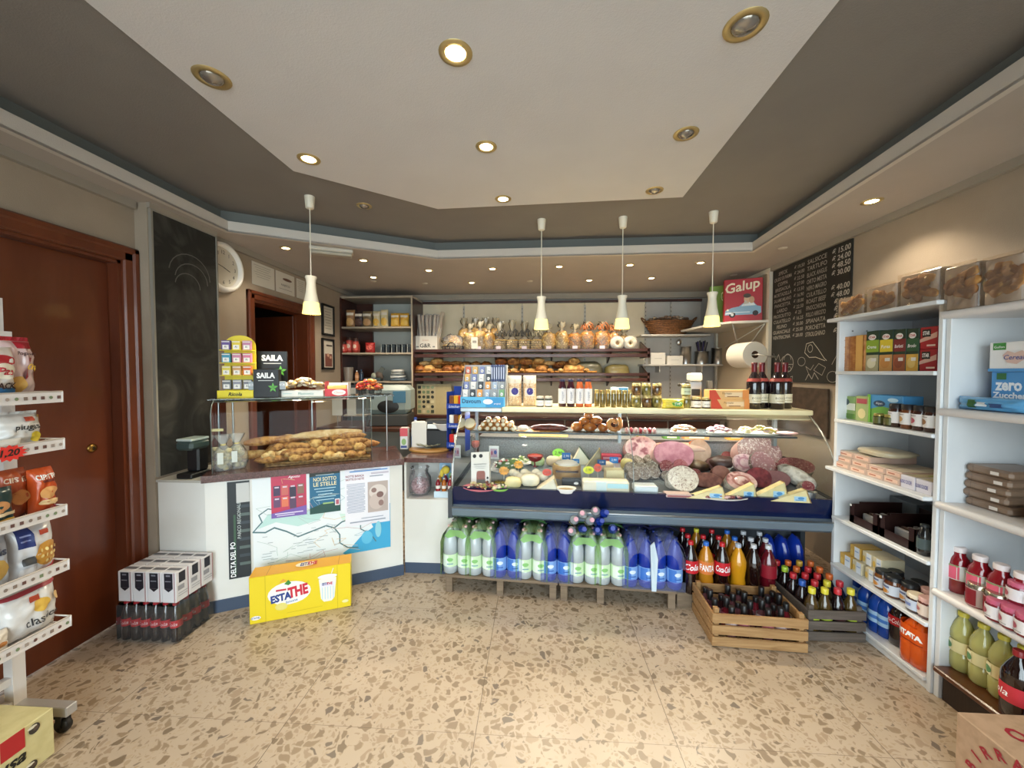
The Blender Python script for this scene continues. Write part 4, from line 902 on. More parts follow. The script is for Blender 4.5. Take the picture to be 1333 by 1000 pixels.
MORT = V('#bd8684', '#ecdcd2', 42, .35, '#b07a7a', coat=.2, name='mortadella', w=.2); SAL = V('#8f4146', '#e3c9bd', 62, .35, '#7a3238', coat=.2, name='salami_cut', w=.22); SALW = V('#cdbfae', '#8f6f66', 42, .4, '#e9e0d2', name='pale_salami_cut', w=.18)
MUF = C('#ded8cc', .8, hx2='#8f8474', sc=22, bump=.8, bsc=70, name='white_mould', lo=.42, hi=.68); GREYS = V('#8f7c6c', '#e0d6c8', 50, .6, '#65564a', name='grey_mould', w=.25)
DRK = C('#4b2a22', .4, hx2='#33201c', sc=12, coat=.2, name='dark_meat'); BRN = C('#8a5a4c', .45, hx2='#6a4038', sc=30, name='liver_brown'); REDM = C('#8a3a40', .4, hx2='#5f1e28', sc=24, coat=.3, name='red_meat')
ORG = C('#a5552a', .45, hx2='#6d3018', sc=10, coat=.3, name='roasted_skin')
# left half
P = deck(623, 636)
c = carton('meat_box', 'white card box with brown meat picture, leaning at left end of cold counter', 'box', (0, 0, 0), 0, .135, .04, .225, '#dfdcd6', [('e', -.3, .88, .2, .12, '#2b2b2b'), ('e', .05, .88, .2, .12, '#2b2b2b'), ('t', .0, .62, .05, '#222222', 'PROSCIUTTO', 0, .02, .8), ('r', 0, .55, .6, .012, '#777777'), ('r', 0, .5, .5, .012, '#777777'), ('p', [(-.2, 0.02), (.28, .02), (.28, .36), (.2, .42), (-.12, .42), (-.2, .36)], '#8a4a3c'), ('r', .04, .09, .48, .14, '#5f5a58'), ('e', .4, .2, .12, .08, '#2b2b2b'), ('e', .4, .08, .12, .08, '#2b2b2b')])
c.matrix_world = Matrix.Translation(P+FV*.09+Vector((0, 0, .0))) @ Matrix.Rotation(FRZ-.12, 4, 'Z') @ Matrix.Rotation(math.radians(-14), 4, 'X') @ Matrix.Rotation(math.radians(-5), 4, 'Y')
def plate(nm, lb, px, py, wp, m, rimh=.015, d_=.7, cat='dish', grp=None):
    P = deck(px, py); r = wp*fdep(P)/2; P = P+FV*r*d_*.6
    t_ = thing(nm, lb, cat, P, FRZ, grp); obj('dish', g(m).lathe([(r*.7, 0), (r, rimh), (r*.99, rimh+.002), (r*.7, .005), (0, .005)], 24, sy=d_), t_); return t_, r
t_, r = plate('salad_plate', 'pink plate of chopped mixed salad at left front of cold counter', 624, 640, 50, C('#d67a8c', .4)); heap(t_, 40, r*1.3, r*.9, .01, .03, [C('#9a9a52', .5), C('#d8cfa8', .5), C('#8a4a3a', .5), C('#b8a070', .5)], .011, 3, 'salad_piece')
t_, r = plate('salad_plate', 'lime green dish of pale salad right of the pink plate', 650, 640, 26, C('#8fc85a', .4)); heap(t_, 22, r*1.3, r*.8, .01, .02, [CHW, C('#d8cfa8', .5), PFAT], .011, 4, 'salad_piece')
P = deck(617, 600); t_ = thing('glass_cup', 'glass cup of orange-red preserve near left end of cold counter', 'cup', P+FV*.1, FRZ); s_ = .03
obj('preserve', g(C('#e0583a', .3, coat=.5)).lathe([(0, .09), (.02, .1), (.03, .125), (.026, .15), (0, .155)], 16), t_); obj('glass', g(TH('#ffffff', .8, .03, 1.4)).lathe([(.03, 0), (.008, .01), (.008, .08), (.034, .11), (.03, .2)], 18, cap=False), t_)
P = deck(640, 603); carton('photo_card', 'small framed card with blue and pink picture in cold counter', 'card', P+FV*.12, FRZ, .085, .006, .12, '#e9e7e6', [('r', 0, .5, .7, .6, '#c9a9b8'), ('e', .15, .55, .3, .3, '#4a5fa0'), ('e', -.2, .5, .2, .3, '#b56a80')])
t_, r = plate('cheese_bites_tray', 'white tray of red and white wrapped cheese bites', 655, 616, 40, WHITE, cat='tray'); heap(t_, 44, r*1.4, r, .012, .09, [C('#ece8e4', .3), C('#e4dad4', .3), C('#c8676a', .3), C('#e9e4da', .3)], .016, 6, 'wrapped_cheese')
P = deck(668, 612)
lump('pesto_heap', 'heap of dark green herbs beside the orange star signs', 663, 613, 34, 15, V('#3f5a2a', '#6f8a42', 60, .5, name='herbs'), 'salad', nz=.4)
sign('orange star-shaped price sign, left one', 656, 613, 15, 13, '#eda428', 's', 'orange star price signs'); sign('orange star-shaped price sign, right one', 675, 605, 14, 12, '#f0ab2e', 's', 'orange star price signs')
t_ = thing('sauce_bowl', 'dark red bowl of red sauce on a small foot', 'bowl', deck(695, 616)+FV*.16, FRZ); obj('bowl', g(C('#7d1c20', .2, coat=.5)).lathe([(.03, 0), (.012, .02), (.012, .05), (.05, .065), (.068, .10), (.066, .102), (.05, .09), (0, .09)], 24), t_); obj('sauce', g(C('#b5302c', .3, coat=.6)).lathe([(0, .094), (.062, .096)], 24), t_)
t_, r = plate('salad_plate', 'plate of white and green salad left of the red bowl', 676, 606, 34, WHITE); heap(t_, 30, r*1.3, r*.9, .01, .05, [CHW, C('#e4e0c0', .5), C('#8fae5a', .5)], .014, 8, 'salad_piece')
t_, r = plate('olive_dish', 'steel dish of brown-green olives in oil at front left', 652, 632, 28, STL); heap(t_, 40, r*1.2, r*.9, .006, .01, [C('#7a6a1e', .2, coat=.6), C('#8a7a2a', .2, coat=.6), C('#5f4f18', .2, coat=.6)], .010, 9, 'olive')
for k in range(9):
    lump('mozzarella', 'white mozzarella ball in front left of cold counter, %s' % lr(k, 9), 668+5*k, 620+(k % 3)*3, 12, 10, CHW, 'cheese', 'mozzarella balls', .12, k)
t_ = wedge('cheese_block', 'round pale cheese half at front under the red sign', 712, 640, 30, 17, CHW, C('#d8c9a0', .6), d_=.1, tip=.3)
t_, r = plate('pate_bowl', 'white oval bowl of brown pate at front middle', 737, 643, 27, WHITE, .03); obj('pate', g(V('#a58c62', '#6f5a3a', 60, .6)).lathe([(r*.85, .02), (0, .028)], 20, sy=.7), t_)
P = deck(744, 634); carton('black_pack', 'small black packet with white sticker behind the oval bowl', 'packet', P+FV*.05, FRZ, .13, .05, .045, '#25262c', [('e', .25, .4, .25, .4, '#e9e9e9')])
t_ = thing('cut_cheese', 'large cut cheese wheel wrapped in paper under blue price cards', 'cheese', deck(738, 626)+FV*.10, FRZ); r = .105
obj('wheel', g(CHR).lathe([(r*.95, 0), (r, .01), (r, .085), (r*.95, .095)], 28, sy=.85), t_); obj('cut_top', g(CHZ).lathe([(r*.9, .0955), (0, .097)], 28, sy=.85), t_); obj('paper', g(C('#d9d2c6', .5)).blob((0, -.01, .1), (.085, .06, .03), .4, 4, 2), t_); obj('dark_gap', g(DRK).box(-.08, .08, -.092, -.06, .055, .068), t_)
sign('bright green oval price sign at back of the cheeses', 727, 590, 16, 12, '#9be04a', 'e'); sign('red rounded price sign in front of the paper-wrapped wheel', 712, 615, 12, 9, '#e0452e', 'e')
sign('blue price card at back of the cheeses, upper left of two', 737, 594, 11, 9, '#2f6fb8', 'r', 'blue price cards', tc='#ffffff'); sign('blue price card on the paper-wrapped wheel, lower right of two', 749, 601, 10, 7, '#2f7fc8', 'r', 'blue price cards', tc='#ffffff')
sign('yellow oval price sign beside the red disc', 766, 612, 14, 10, '#e9ec3a', 'e'); sign('red-orange oval price sign beside the yellow one', 778, 609, 10, 11, '#e85a3e', 'e')
wedge('cheese_wedge', 'white cheese wedge with dark green rind at the back', 758, 605, 28, 22, CHW, C('#2f4a32', .5), d_=.08, tip=-.1); wedge('cheese_wedge', 'tall grey-brown pointed cheese wedge near centre', 772, 612, 24, 28, C('#a99c7e', .6, hx2='#978a6c', sc=14), CHR, d_=.05, tip=.0)
t_ = carton('cold_cut_pack', 'pink and red tray of packed cold cuts at back of cheeses', 'tray', deck(797, 603)+FV*.06, FRZ, .16, .08, .06, '#c23a52', [('r', 0, .6, .9, .3, '#e0a0ac'), ('e', .15, .5, .2, .6, '#c8206a')])
sign('blue price card above the parmesan block, left one', 783, 602, 11, 7, '#2f5f98', 'r', 'blue cards above the parmesan', tc='#ffffff'); sign('blue price card above the parmesan block, right one', 799, 599, 11, 8, '#2f7fc8', 'r', 'blue cards above the parmesan', tc='#ffffff')
carton('parmesan_block', 'tall yellow parmesan block standing left of the glass seam', 'cheese', deck(800, 628)+FV*.04, FRZ+.1, .125, .08, .085, CHZ, [('r', 0, .22, 1, .02, '#b09050')], faces={'right': [('r', 0, .5, 1, 1, '#c9a860')]})
carton('cheese_block', 'wide white cheese block with pale cyan label at front centre', 'cheese', deck(789, 642)+FV*.05, FRZ, .30, .09, .075, CHW, [('r', -.1, .5, .22, .9, '#d5e4e2'), ('r', .25, .62, .45, .4, '#b9dfe4'), ('r', 0, .06, 1, .1, '#c9996a')], bev=.008)
# right half
salume('mortadella_end', 'large pink marbled mortadella end at top just right of the glass seam', 835, 604, 38, PFAT, V('#d49a9a', '#9c5a60', 20, .35, '#e6c4bc', coat=.2), 25, .75, .2, seed=1, z=.035)
rr = random.Random(5)
k = 0
for (x, y) in ((821, 606), (834, 606), (847, 607), (857, 610), (822, 616), (834, 617), (848, 617), (826, 626), (839, 626), (852, 624)):
    salume('small_salami', 'small grey-white mould-covered salami in the heap by the glass seam, %s' % lr(k, 10), x, y, 15, GREYS, GREYS, 30+rr.uniform(-8, 20), 1, .1, 'small salami heaped by the glass seam', rr.uniform(-.4, .4), k, z=.01); k += 1
salume('cooked_ham', 'large pink cooked ham with pale fat edge', 877, 612, 46, PFAT, PINK, 28, .72, .22, seed=3, z=.02)
for k, (x, y, w_, c_) in enumerate(((868, 616, 16, SAL), (886, 616, 17, V('#a35058', '#d9a8a0', 90, .35, '#8c3a44')))): salume('salami_end', 'small red marbled salami end below the cooked ham, %s' % lr(k, 2), x, y, w_, DRK, c_, 30, 1, .1, seed=k)
salume('roast_pork', 'orange-brown roasted pork joint with pale cut end', 911, 604, 27, ORG, C('#d9b9a4', .5, hx2='#c9a48c', sc=12), 20, 1.0, .14, seed=5, yaw=.2, z=.015)
lump('smoked_ham', 'pale pink strip of smoked ham behind the cooked ham', 880, 602, 70, 16, C('#e0a090', .4, hx2='#eec8b4', sc=6), 'cured meat', z=.07, dpt=.35)
lump('dark_ham', 'dark wrapped ham piece in the middle of right half', 940, 612, 34, 20, DRK, 'cured meat', seed=3); lump('dark_ham', 'dark brown meat lying beside the roast pork joint', 908, 612, 30, 13, C('#6a4a2c', .35, hx2='#3c281c', sc=10), 'cured meat', seed=6)
salume('stuffed_roll', 'small white and dark stuffed roll beside the brown pate', 951, 616, 14, MUF, V('#e0d8c8', '#3a302c', 20, .5), 35, 1, .08)
salume('pale_salami', 'large white-rimmed pale salami cut face at the front', 889, 638, 35, MUF, SALW, 32, .88, .15, seed=7)
salume('liver_sausage', 'half brown liver sausage right of the pale salami', 920, 634, 34, C('#8a3a3a', .4), BRN, 30, .52, .12, seed=8); salume('brown_pate', 'round brown pate end behind the liver sausage', 939, 626, 20, BRN, C('#9a6a5c', .5, hx2='#8a5a50', sc=20), 30, .95, .1, seed=9)
salume('large_mortadella', 'largest grey-pink speckled mortadella at the back right', 988, 612, 48, PFAT, V('#ab8480', '#e0cec4', 44, .4, '#946c6a', coat=.1), 30, .85, .24, seed=10, z=.02)
salume('rolled_ham', 'round pink rolled ham in front of large mortadella', 969, 617, 24, PFAT, V('#d2a0a2', '#b07a80', 24, .4, '#e2c0ba'), 30, .95, .12, seed=11, z=.015, ring=C('#c08088', .4)); salume('speckled_ham', 'speckled pink ham end in front of large mortadella, right', 993, 620, 27, GREYS, MORT, 30, 1.1, .12, seed=12, z=.01)
salume('coppa', 'white-rinded coppa with rosy ringed cut face at the front', 965, 637, 34, MUF, V('#d0958e', '#8f4844', 18, .35, '#ecd2c6', coat=.2), 48, .78, .13, seed=13, ring=C('#b06a60', .4))
salume('dried_beef', 'deep red dried beef half behind the coppa', 988, 634, 28, DRK, REDM, 28, .85, .12, seed=14); salume('dark_salami', 'dark brown-red salami half right of the dried beef', 1010, 634, 32, C('#6a4a48', .5), V('#7d5254', '#9a7370', 90, .4), 26, .62, .14, seed=15); salume('dark_salami', 'small dark marbled salami above the dark half', 1011, 620, 24, DRK, SAL, 30, .7, .12, seed=17)
salume('cloth_salami', 'oval red salami in white cloth casing at right end', 1036, 620, 40, MUF, SAL, 52, .62, .14, seed=16, z=.025)
P = deck(1042, 634); tag(obj('mould_salami', g(MUF).blob((0, 0, 0), (.06, .13, .055), .12, 3, 3), None, M=Matrix.Translation(P+Vector((0, 0.04, .06))) @ Matrix.Rotation(.5, 4, 'Z') @ Matrix.Rotation(.35, 4, 'X')), 'whole white mould-covered salami lying aslant at right end', 'cured meat')
for k, (x, y, w_, h_) in enumerate(((920, 650, 50, 17), (965, 649, 40, 20), (1003, 650, 44, 23), (1030, 654, 48, 17))):
    wedge('parmesan_wedge', 'parmesan wedge with blue label along the front of right half, %s' % lr(k, 4), x, y, w_, h_, CHZ, CHR, 1, 'parmesan wedges along the front', .05, FRZ*0-.05)
t_, r = plate('steel_dish', 'small round steel dish at the right front corner', 1056, 652, 18, STL, .05)
carton('white_tray', 'white open tray right of the glass seam at the front', 'tray', deck(842, 643)+FV*.06, FRZ, .15, .1, .045, '#e3ebee', [('r', 0, .9, 1, .1, '#cfd6da')], bev=.008)
carton('sliced_meat_pack', 'flat clear pack of sliced meat left of the first parmesan wedge', 'packet', deck(885, 649)+FV*.05, FRZ, .16, .08, .02, '#c9b0ac', [('r', 0, .5, .9, .5, '#9c5a58')], bev=.004)
for k, (x, y, w_, c_, nm_, lb_) in enumerate(((905, 625, 15, SAL, 'salami_end', 'small salami end between ham and liver sausage'), (930, 612, 18, C('#5f3430', .4), 'smoked_meat', 'small smoked meat end in the middle of right half'), (948, 604, 16, REDM, 'dried_beef', 'small dark red dried beef end at the back of right half'), (868, 626, 13, GREYS, 'small_salami', 'single grey salami between salami heap and pale salami'), (1052, 640, 14, SAL, 'salami_end', 'small salami end beside the steel dish at right corner'), (1020, 612, 20, DRK, 'dark_ham', 'dark ham end at back right above the cloth salami'), (862, 600, 17, ORG, 'roast_pork', 'small roasted joint behind the salami heap'), (925, 600, 18, PINK, 'cooked_ham', 'small pink ham end behind the dark wrapped meat'))):
    salume(nm_, lb_, x, y, w_, DRK if k % 2 else MUF, c_, 25+5*(k % 3), .9, .1, seed=30+k, z=.01 if y < 612 else 0)
t_, r = plate('cold_cut_tray', 'long white tray of red cured slices under the parmesan wedges', 945, 652, 60, WHITE, .01, .35, 'tray'); heap(t_, 30, r*1.5, r*.4, .004, .02, [REDM, SAL, PFAT], .014, 12, 'meat_slice')
for k, (x, y, w_, h_, m_, lb_) in enumerate(((690, 632, 24, 16, CHW, 'small white cheese round in front of the mozzarella'), (668, 634, 22, 14, CHZ, 'small yellow cheese piece beside the olive dish'), (735, 604, 20, 14, C('#d8c8a0', .5), 'pale cheese piece behind the blue price cards'), (816, 612, 16, 16, C('#c9b070', .5), 'ochre cheese piece beside the glass seam'), (788, 612, 20, 12, C('#e0c0a0', .5), 'pinkish cheese piece before the tall pointed wedge'), (745, 616, 22, 12, CHW, 'white cheese lump before the paper-wrapped wheel'), (700, 606, 18, 12, C('#b8c890', .5), 'pale green salad mound beside the red bowl'), (720, 606, 18, 13, C('#e6c9a8', .5), 'peach-coloured cheese lump under the green oval sign'))):
    lump('cheese_piece', lb_, x, y, w_, h_, m_, 'cheese', seed=k+20, p=.7, nz=.12)
# --- glass shelf
ZG = 1.008
def onG(px, v=.44):
    p = onP(px, 555, fr(0, v, 0), FV); return Vector((p.x, p.y, ZG))
k = 0
CAN = C('#d9ac72', .5, hx2='#c08a4a', sc=12, name='pastry_shell')
for row, (z, xs) in enumerate(((0, (627, 636, 644, 652, 660, 668)), (.032, (631, 640, 648, 657, 665)), (.062, (636, 646, 656)))):
    for x in xs:
        p = onG(x, .42+.0*row); t_ = thing('cream_horn', 'cream-filled pastry roll on the glass shelf, %s row, %s' % (['bottom', 'middle', 'top'][row], lr(xs.index(x), len(xs))), 'pastry', M=Matrix.Translation(p+Vector((0, 0, .019+z))) @ Matrix.Rotation(FRZ+.12*(k % 3-1), 4, 'Z'), group='cream-filled pastry rolls on the glass shelf')
        G_ = g(CAN); G_.M = Matrix.Rotation(-PI/2, 4, 'X'); G_.lathe([(.015, -.05), (.02, -.045), (.022, .0), (.019, .05)], 14, cap=False); obj('shell', G_, t_)
        G_ = g(C('#f0e6cc', .6, name='cream')); G_.M = Matrix.Rotation(-PI/2, 4, 'X'); G_.lathe([(0, -.058), (.012, -.054), (.017, -.046), (.0, .0)], 12, cap=False); obj('cream', G_, t_); k += 1
lump_ = lambda nm, lb, px, v, r, m, grp=None, nz=.2, seed=0, cat='pastry', z=0, rz=0: tag(obj(nm, g(m).blob((0, 0, r[2]*.9), r, nz, 3, seed, flat=.85), None, M=Matrix.Translation(onG(px, v)+Vector((0, 0, z))) @ Matrix.Rotation(FRZ+rz, 4, 'Z')), lb, cat, grp)
t_ = thing('pastry', 'cut cream pastry disc leaning at far left of the glass shelf', 'pastry', M=Matrix.Translation(onG(612, .40)+Vector((0, 0, .04))) @ Matrix.Rotation(math.radians(55), 4, 'X')); obj('sponge', g(CAN).lathe([(.045, 0), (.045, .03)], 20), t_); obj('cream', g(C('#ecdcb8', .6)).lathe([(.042, .031), (0, .034)], 20), t_)
lump_('meringue', 'white oval meringue right of the pastry rolls', 681, .42, (.04, .03, .022), C('#efe9da', .6))
lump_('chocolate_log', 'long dark chocolate-coated log cake on the glass shelf', 715, .42, (.145, .04, .028), C('#4a211c', .35, hx2='#6f342c', sc=30, bump=.5), nz=.12)
lump_('cake_tray', 'pale wooden tray under the dark log cake', 700, .40, (.17, .05, .004), CAN, cat='tray')
for k, (x, z, r) in enumerate(((751, 0, (.045, .045, .036)), (768, 0, (.05, .045, .034)), (785, 0, (.038, .04, .032)), (761, .05, (.04, .04, .03)), (776, .055, (.045, .04, .03)), (766, .095, (.035, .035, .03)))):
    lump_('brioche', 'glazed golden-brown brioche in the heap at middle of glass shelf, %s' % (lr(k, 3) if k < 3 else ['left of upper pair', 'right of upper pair', 'topmost'][k-3]), x, .44, r, C('#c07a3c', .3, hx2='#97501f', sc=14, coat=.4), 'glazed brioches on the glass shelf', .2, k, z=z)
t_ = thing('coiled_bun', 'large spiral coiled bun right of the brioches', 'pastry', M=Matrix.Translation(onG(798, .43)+Vector((0, 0, .06))) @ Matrix.Rotation(math.radians(68), 4, 'X'))
G_ = g(C('#cf9450', .4, hx2='#a8682e', sc=14, coat=.2)); G_.tube([((.015+.0036*i)*math.cos(i*.55), (.015+.0036*i)*math.sin(i*.55), .012-.0004*i) for i in range(14)], .017, 8); obj('bun', G_, t_)
for k in range(7): lump_('sausage_roll', 'small red and white sausage slice on the glass shelf, %s' % lr(k, 7), 816+6*k, .42, (.012, .03, .02), C('#a8323a' if k % 2 else '#d9a8a0', .4), 'red sausage slices on the glass shelf', seed=k, cat='cured meat')
def platter(lb, px, v, w_, mats, seed, n=34):
    t_ = thing('pastry_platter', lb, 'platter', onG(px, v), FRZ); obj('paper_tray', g(C('#e9e2d2', .5)).lathe([(w_*.8, 0), (w_, .012), (w_*.98, .014), (w_*.8, .004), (0, .004)], 28, sy=.5), t_); heap(t_, n, w_*1.5, w_*.7, .01, .045, mats, .017, seed, 'pastry_piece')
platter('platter of pale pastry slices on the glass shelf, left of three', 890, .44, .095, [C('#e0bd94', .5), C('#ecd9c4', .5), C('#c98f5c', .5), C('#ecc7b4', .5)], 1, 60)
platter('platter of pink and white cold cuts on the glass shelf, middle of three', 936, .44, .09, [PFAT, PINK, C('#efe0d8', .5)], 2, 50)
platter('platter of yellow and pink sandwiches on the glass shelf, right of three', 988, .44, .15, [C('#dcc464', .5), C('#e6d49a', .5), PFAT, C('#b8b060', .5)], 3, 64)
lump_('ham_slice_stack', 'flat stack of pink ham slices at right end of the glass shelf', 1024, .44, (.075, .05, .012), PFAT, cat='cured meat')
# things on the back ledge under the shelf
for k, (x, w_, h_, c_, nm, lb) in enumerate(((834, .11, .05, '#d9cf5a', 'yellow_bowl', 'small yellow bowl on the steel ledge under right shelf'), (873, .13, .03, '#5a8a3a', 'green_package', 'flat green package on the steel ledge'), (905, .2, .035, '#d89a62', 'bread_package', 'flat orange-brown package on the steel ledge'), (955, .12, .06, '#d8a048', 'biscuit_package', 'amber package on the steel ledge'))):
    p = onP(x, 572, fr(0, .88, 0), FV); p.z = .892
    if k == 0: tag(obj(nm, g(C(c_, .4)).lathe([(.03, 0), (.055, .05), (.052, .05), (.028, .006), (0, .006)], 20), None, p), lb, 'bowl')
    else: carton(nm, lb, 'packet', p, FRZ, w_, .07, h_, c_, [('r', 0, .5, .6, .4, '#e9dcc0')])
# ============ ON TOP OF THE COLD COUNTER ============
ZS1 = 1.2
def onS(px, v=.44, z=ZS1):
    p = onP(px, 525, fr(0, v, 0), FV); return Vector((p.x, p.y, z))
def swh(l, r, t_, b_, v=.44):
    p = onS((l+r)/2, v); s_ = fdep(p); a = onP((l+r)/2, t_, fr(0, v, 0), FV).z; return p, (r-l)*s_, a-ZS1
# medicine/sweet display "Davoum"
p, w_, h_ = swh(601, 659, 474, 530, .36); p.z = 1.194
t = thing('sweet_display', 'tiered display of small sweet packets with blue front reading Davoum', 'display box', p, FRZ)
b_ = g(C("#a8aeb4", .4))
b_.add([(x, y, z) for x in (-w_/2, -w_/2+.004, w_/2-.004, w_/2) for y, z in ((-.05, 0), (-.05, .07), (.09, h_-.0), (.11, h_), (.11, 0))], [(0, 1, 2, 3, 4), (9, 8, 7, 6, 5), (10, 11, 12, 13, 14), (19, 18, 17, 16, 15)]+[(i, 5+i, 5+(i+1) % 5, (i+1) % 5) for i in range(5)]+[(10+i, 15+i, 15+(i+1) % 5, 10+(i+1) % 5) for i in range(5)]); b_.box(-w_/2, w_/2, .106, .11, 0, h_); obj('case', b_, t)
obj('front_panel', g(C('#4fb0dc', .35)).box(-w_/2, w_/2, -.056, -.05, 0, .078), t)
deco(t, w_, .078, [('r', .27, .5, .4, .9, '#2a8fc9'), ('e', .12, .55, .22, .5, '#e6f2f8'), ('t', -.25, .6, .42, '#123f6a', 'Davoum', 0, .02, .42), ('t', .33, .35, .2, '#ffffff', 'original', 0, 0, .25)], -.056)
pal = ['#e9e6e2', '#cf6a4a', '#8f9499', '#2a2f36', '#dcb060', '#6fa06a', '#e9a04a', '#7a86b8', '#5f8f5a', '#9fb0c8']
for r in range(4):
    z = .075+.058*r; y = -.035+.034*r; obj('step', g(C('#a8aeb4', .4)).box(-w_/2+.004, w_/2-.004, y, y+.034, 0, z), t)
    for c_ in range(6):
        if r >= 2 and c_ > 3: continue
        m_ = C(pal[(r*7+c_*3) % 10], .35); q = obj('sweet_packet', cached(('dp', m_.name), lambda: g(m_).bbox(-.019, .019, -.009, .009, 0, .056, .002).mesh('sweet_packet')), t, (-w_/2+.03+.051*c_*(w_/.31), y+.015, z))
        deco(q, .038, .056, [('e', 0, .4, .6, .45, '#f0efec'), ('t', 0, .4, .2, '#333333', 'Da')], -.009)
for c_ in range(6):
    q = obj('sweet_tube', cached('stube', lambda: g(C('#2f3f72', .3)).bbox(-.008, .008, -.008, .008, 0, .13, .003).mesh('sweet_tube')), t, (.055+.018*c_, .05, .19)); deco(q, .016, .13, [('r', 0, .5, .5, .7, '#c9d2e6')], -.008)
t.scale = (1, 1, 1)
# paper bags of biscuits with violet seal
for k, (l, r) in enumerate(((661, 679), (681, 698))):
    p, w_, h_ = swh(l, r, 490, 527, .40); o = pouch('biscuit_bag', 'white-topped bag of biscuits with violet round seal on cold counter, %s' % lr(k, 2), 'bag', p, FRZ, w_, h_, .07, V('#d8b68c', '#b98a5c', 60, .4, '#ead6b4', coat=.5), [('r', 0, .9, .98, .26, '#ded6c4'), ('r', 0, .47, .7, .26, '#e6dccb'), ('e', 0.05, .5, .5, .24, '#3a3288')], 'bags of biscuits with violet seal', seed=k)
for k, px in enumerate((703, 714)):
    p = onS(px, .36); jar('spread_jar', 'small squat jar with pale lid and white label, %s of the low pair' % lr(k, 2), 'jar', p, .03, .078, '#55584e', '#c9c3b6', '#e9e6e4', [('r', 0, .5, .5, .1, '#999999')], 'low pair of small jars', labz=(.1, .62))
for k, px in enumerate((732, 743, 754.5, 765.5)):
    p = onS(px, .38); bottle('juice_bottle', '%s juice bottle with white label on cold counter, %s of its pair' % ('dark violet' if k < 2 else 'orange', lr(k % 2, 2)), 'bottle', p, .029, .205, '#3d1824' if k < 2 else '#cf6a3c', '#232a4a', '#e6e4e6', (.12, .66), [('t', 0, .5, .2, '#39406a', 'skipper', 0, 0, .7, 90)], 'juice bottles', neck=.62, sh=.68, capr=1.1)
for k in range(7):
    px = 777+7.2*k; p = onS(px, .36 if k % 2 else .42); 
    jar('tall_jar', 'tall thin jar of olive-brown preserve with glinting lid on cold counter, %s' % lr(k, 7), 'jar', p, .019, .125, C('#5a4a1e', .1, hx2='#7a6a34', sc=30, coat=.7), C('#b8a56a', .3, .8), None, None, 'tall thin jars of preserve')
carton('blue_pack', 'small blue and white packet behind the tall thin jars', 'packet', onS(806, .55), FRZ, .13, .04, .14, '#a8c8e0', [('r', .2, .8, .5, .3, '#3f8fd0'), ('r', -.25, .8, .35, .3, '#e6eef4')])
pick = C('#5a5228', .12, hx2='#8a8248', sc=26, coat=.8); pick2 = C('#4a3420', .12, hx2='#7a5a34', sc=26, coat=.8); lid = C('#d0c088', .35, .5)
jj = [(828, 0, pick), (842, 0, pick2), (855, 0, pick), (828, 1, pick2), (841, 1, pick), (855, 1, pick2)]
for k, (px, lv, m_) in enumerate(jj):
    p = onS(px, .40, ZS1+.088*lv); jar('pickle_jar', 'round jar of pickles in the stack left of the yellow packet, %s row, %s' % (['lower', 'upper'][lv], lr(k % 3, 3)), 'jar', p, .036 if lv == 0 else .033, .087, m_, lid, None, None, 'stacked round jars of pickles')
p = onS(876, .32); t = pouch('egg_pasta_packet', 'yellow and green plastic packet lying on front of cold counter top', 'packet', p, FRZ, .15, .07, .08, '#d0c048', [('e', .15, .5, .5, .5, '#4a9a3a'), ('t', .15, .5, .25, '#ffffff', 'SVO', .1)], seed=4)
for k, (px, v, z, r_, h_, m_, l_) in enumerate(((893, .38, 0, .03, .085, pick, None), (906, .36, 0, .034, .08, C('#3c2418', .15, coat=.6), '#e9e4dc'), (919, .36, 0, .029, .078, C('#3c2418', .15, coat=.6), '#e9e4dc'), (893, .38, .086, .032, .085, pick, '#b8c4a8'))):
    p = onS(px, v, ZS1+z); jar('small_jar', 'small glass jar near coffee maker, %s' % ['lower of the two stacked green ones', 'dark one with wide white label', 'dark one with narrow white label', 'upper of the two stacked green ones'][k], 'jar', p, r_, h_, m_, lid, l_, [('t', 0, .5, .3, '#44342a', 'miele')] if l_ else None, labz=(.12, .66))
t = thing('coffee_maker', 'steel lever coffee grinder standing behind the small jars', 'machine', onS(903, .56), FRZ)
obj('body', g(STEEL).bbox(-.05, .05, -.04, .05, 0, .19, .008), t); obj('head', g(C('#dcdad4', .3)).bbox(-.045, .045, -.05, .04, .19, .25, .01), t); obj('lever', g(STEEL).tube([(-.05, 0, .17), (-.11, -.02, .16)], .006, 8), t); obj('knob', g(BLACK).blob((-.115, -.02, .16), (.012, .012, .012), 0), t); obj('switch', g(BLACK).bbox(-.03, .03, -.044, -.04, .08, .13, .002), t)
carton('vase', 'slim dark grey canister behind the orange biscuit boxes', 'canister', onS(923, .6), 0, .035, .035, .19, '#5a5854')
for k in range(3):
    p = onS(947, .38, ZS1+.052*k*0.95 if 0 else ZS1+.05*k); 
    if k == 2: continue
    carton('biscuit_box', 'long orange and cream biscuit box on cold counter, %s of two' % ['lower', 'upper'][k], 'box', p+FU*(-.012*k), FRZ+.04, .265, .09, .066, '#dcae72', [('r', .12, .5, .45, .5, '#e6c9a0'), ('p', [(-.5, 0), (-.2, 0), (-.35, 1), (-.5, 1)], '#c9482e'), ('t', -.05, .65, .22, '#7a4a2a', 'Fornaio', 0, 0, .4), ('r', .1, .3, .3, .08, '#8a5a34'), ('r', .42, .5, .16, 1, '#d88a48')], 'stacked long biscuit boxes').location.z = ZS1+.066*k
WINE = C('#150d12', .06, coat=1, name='dark_glass')
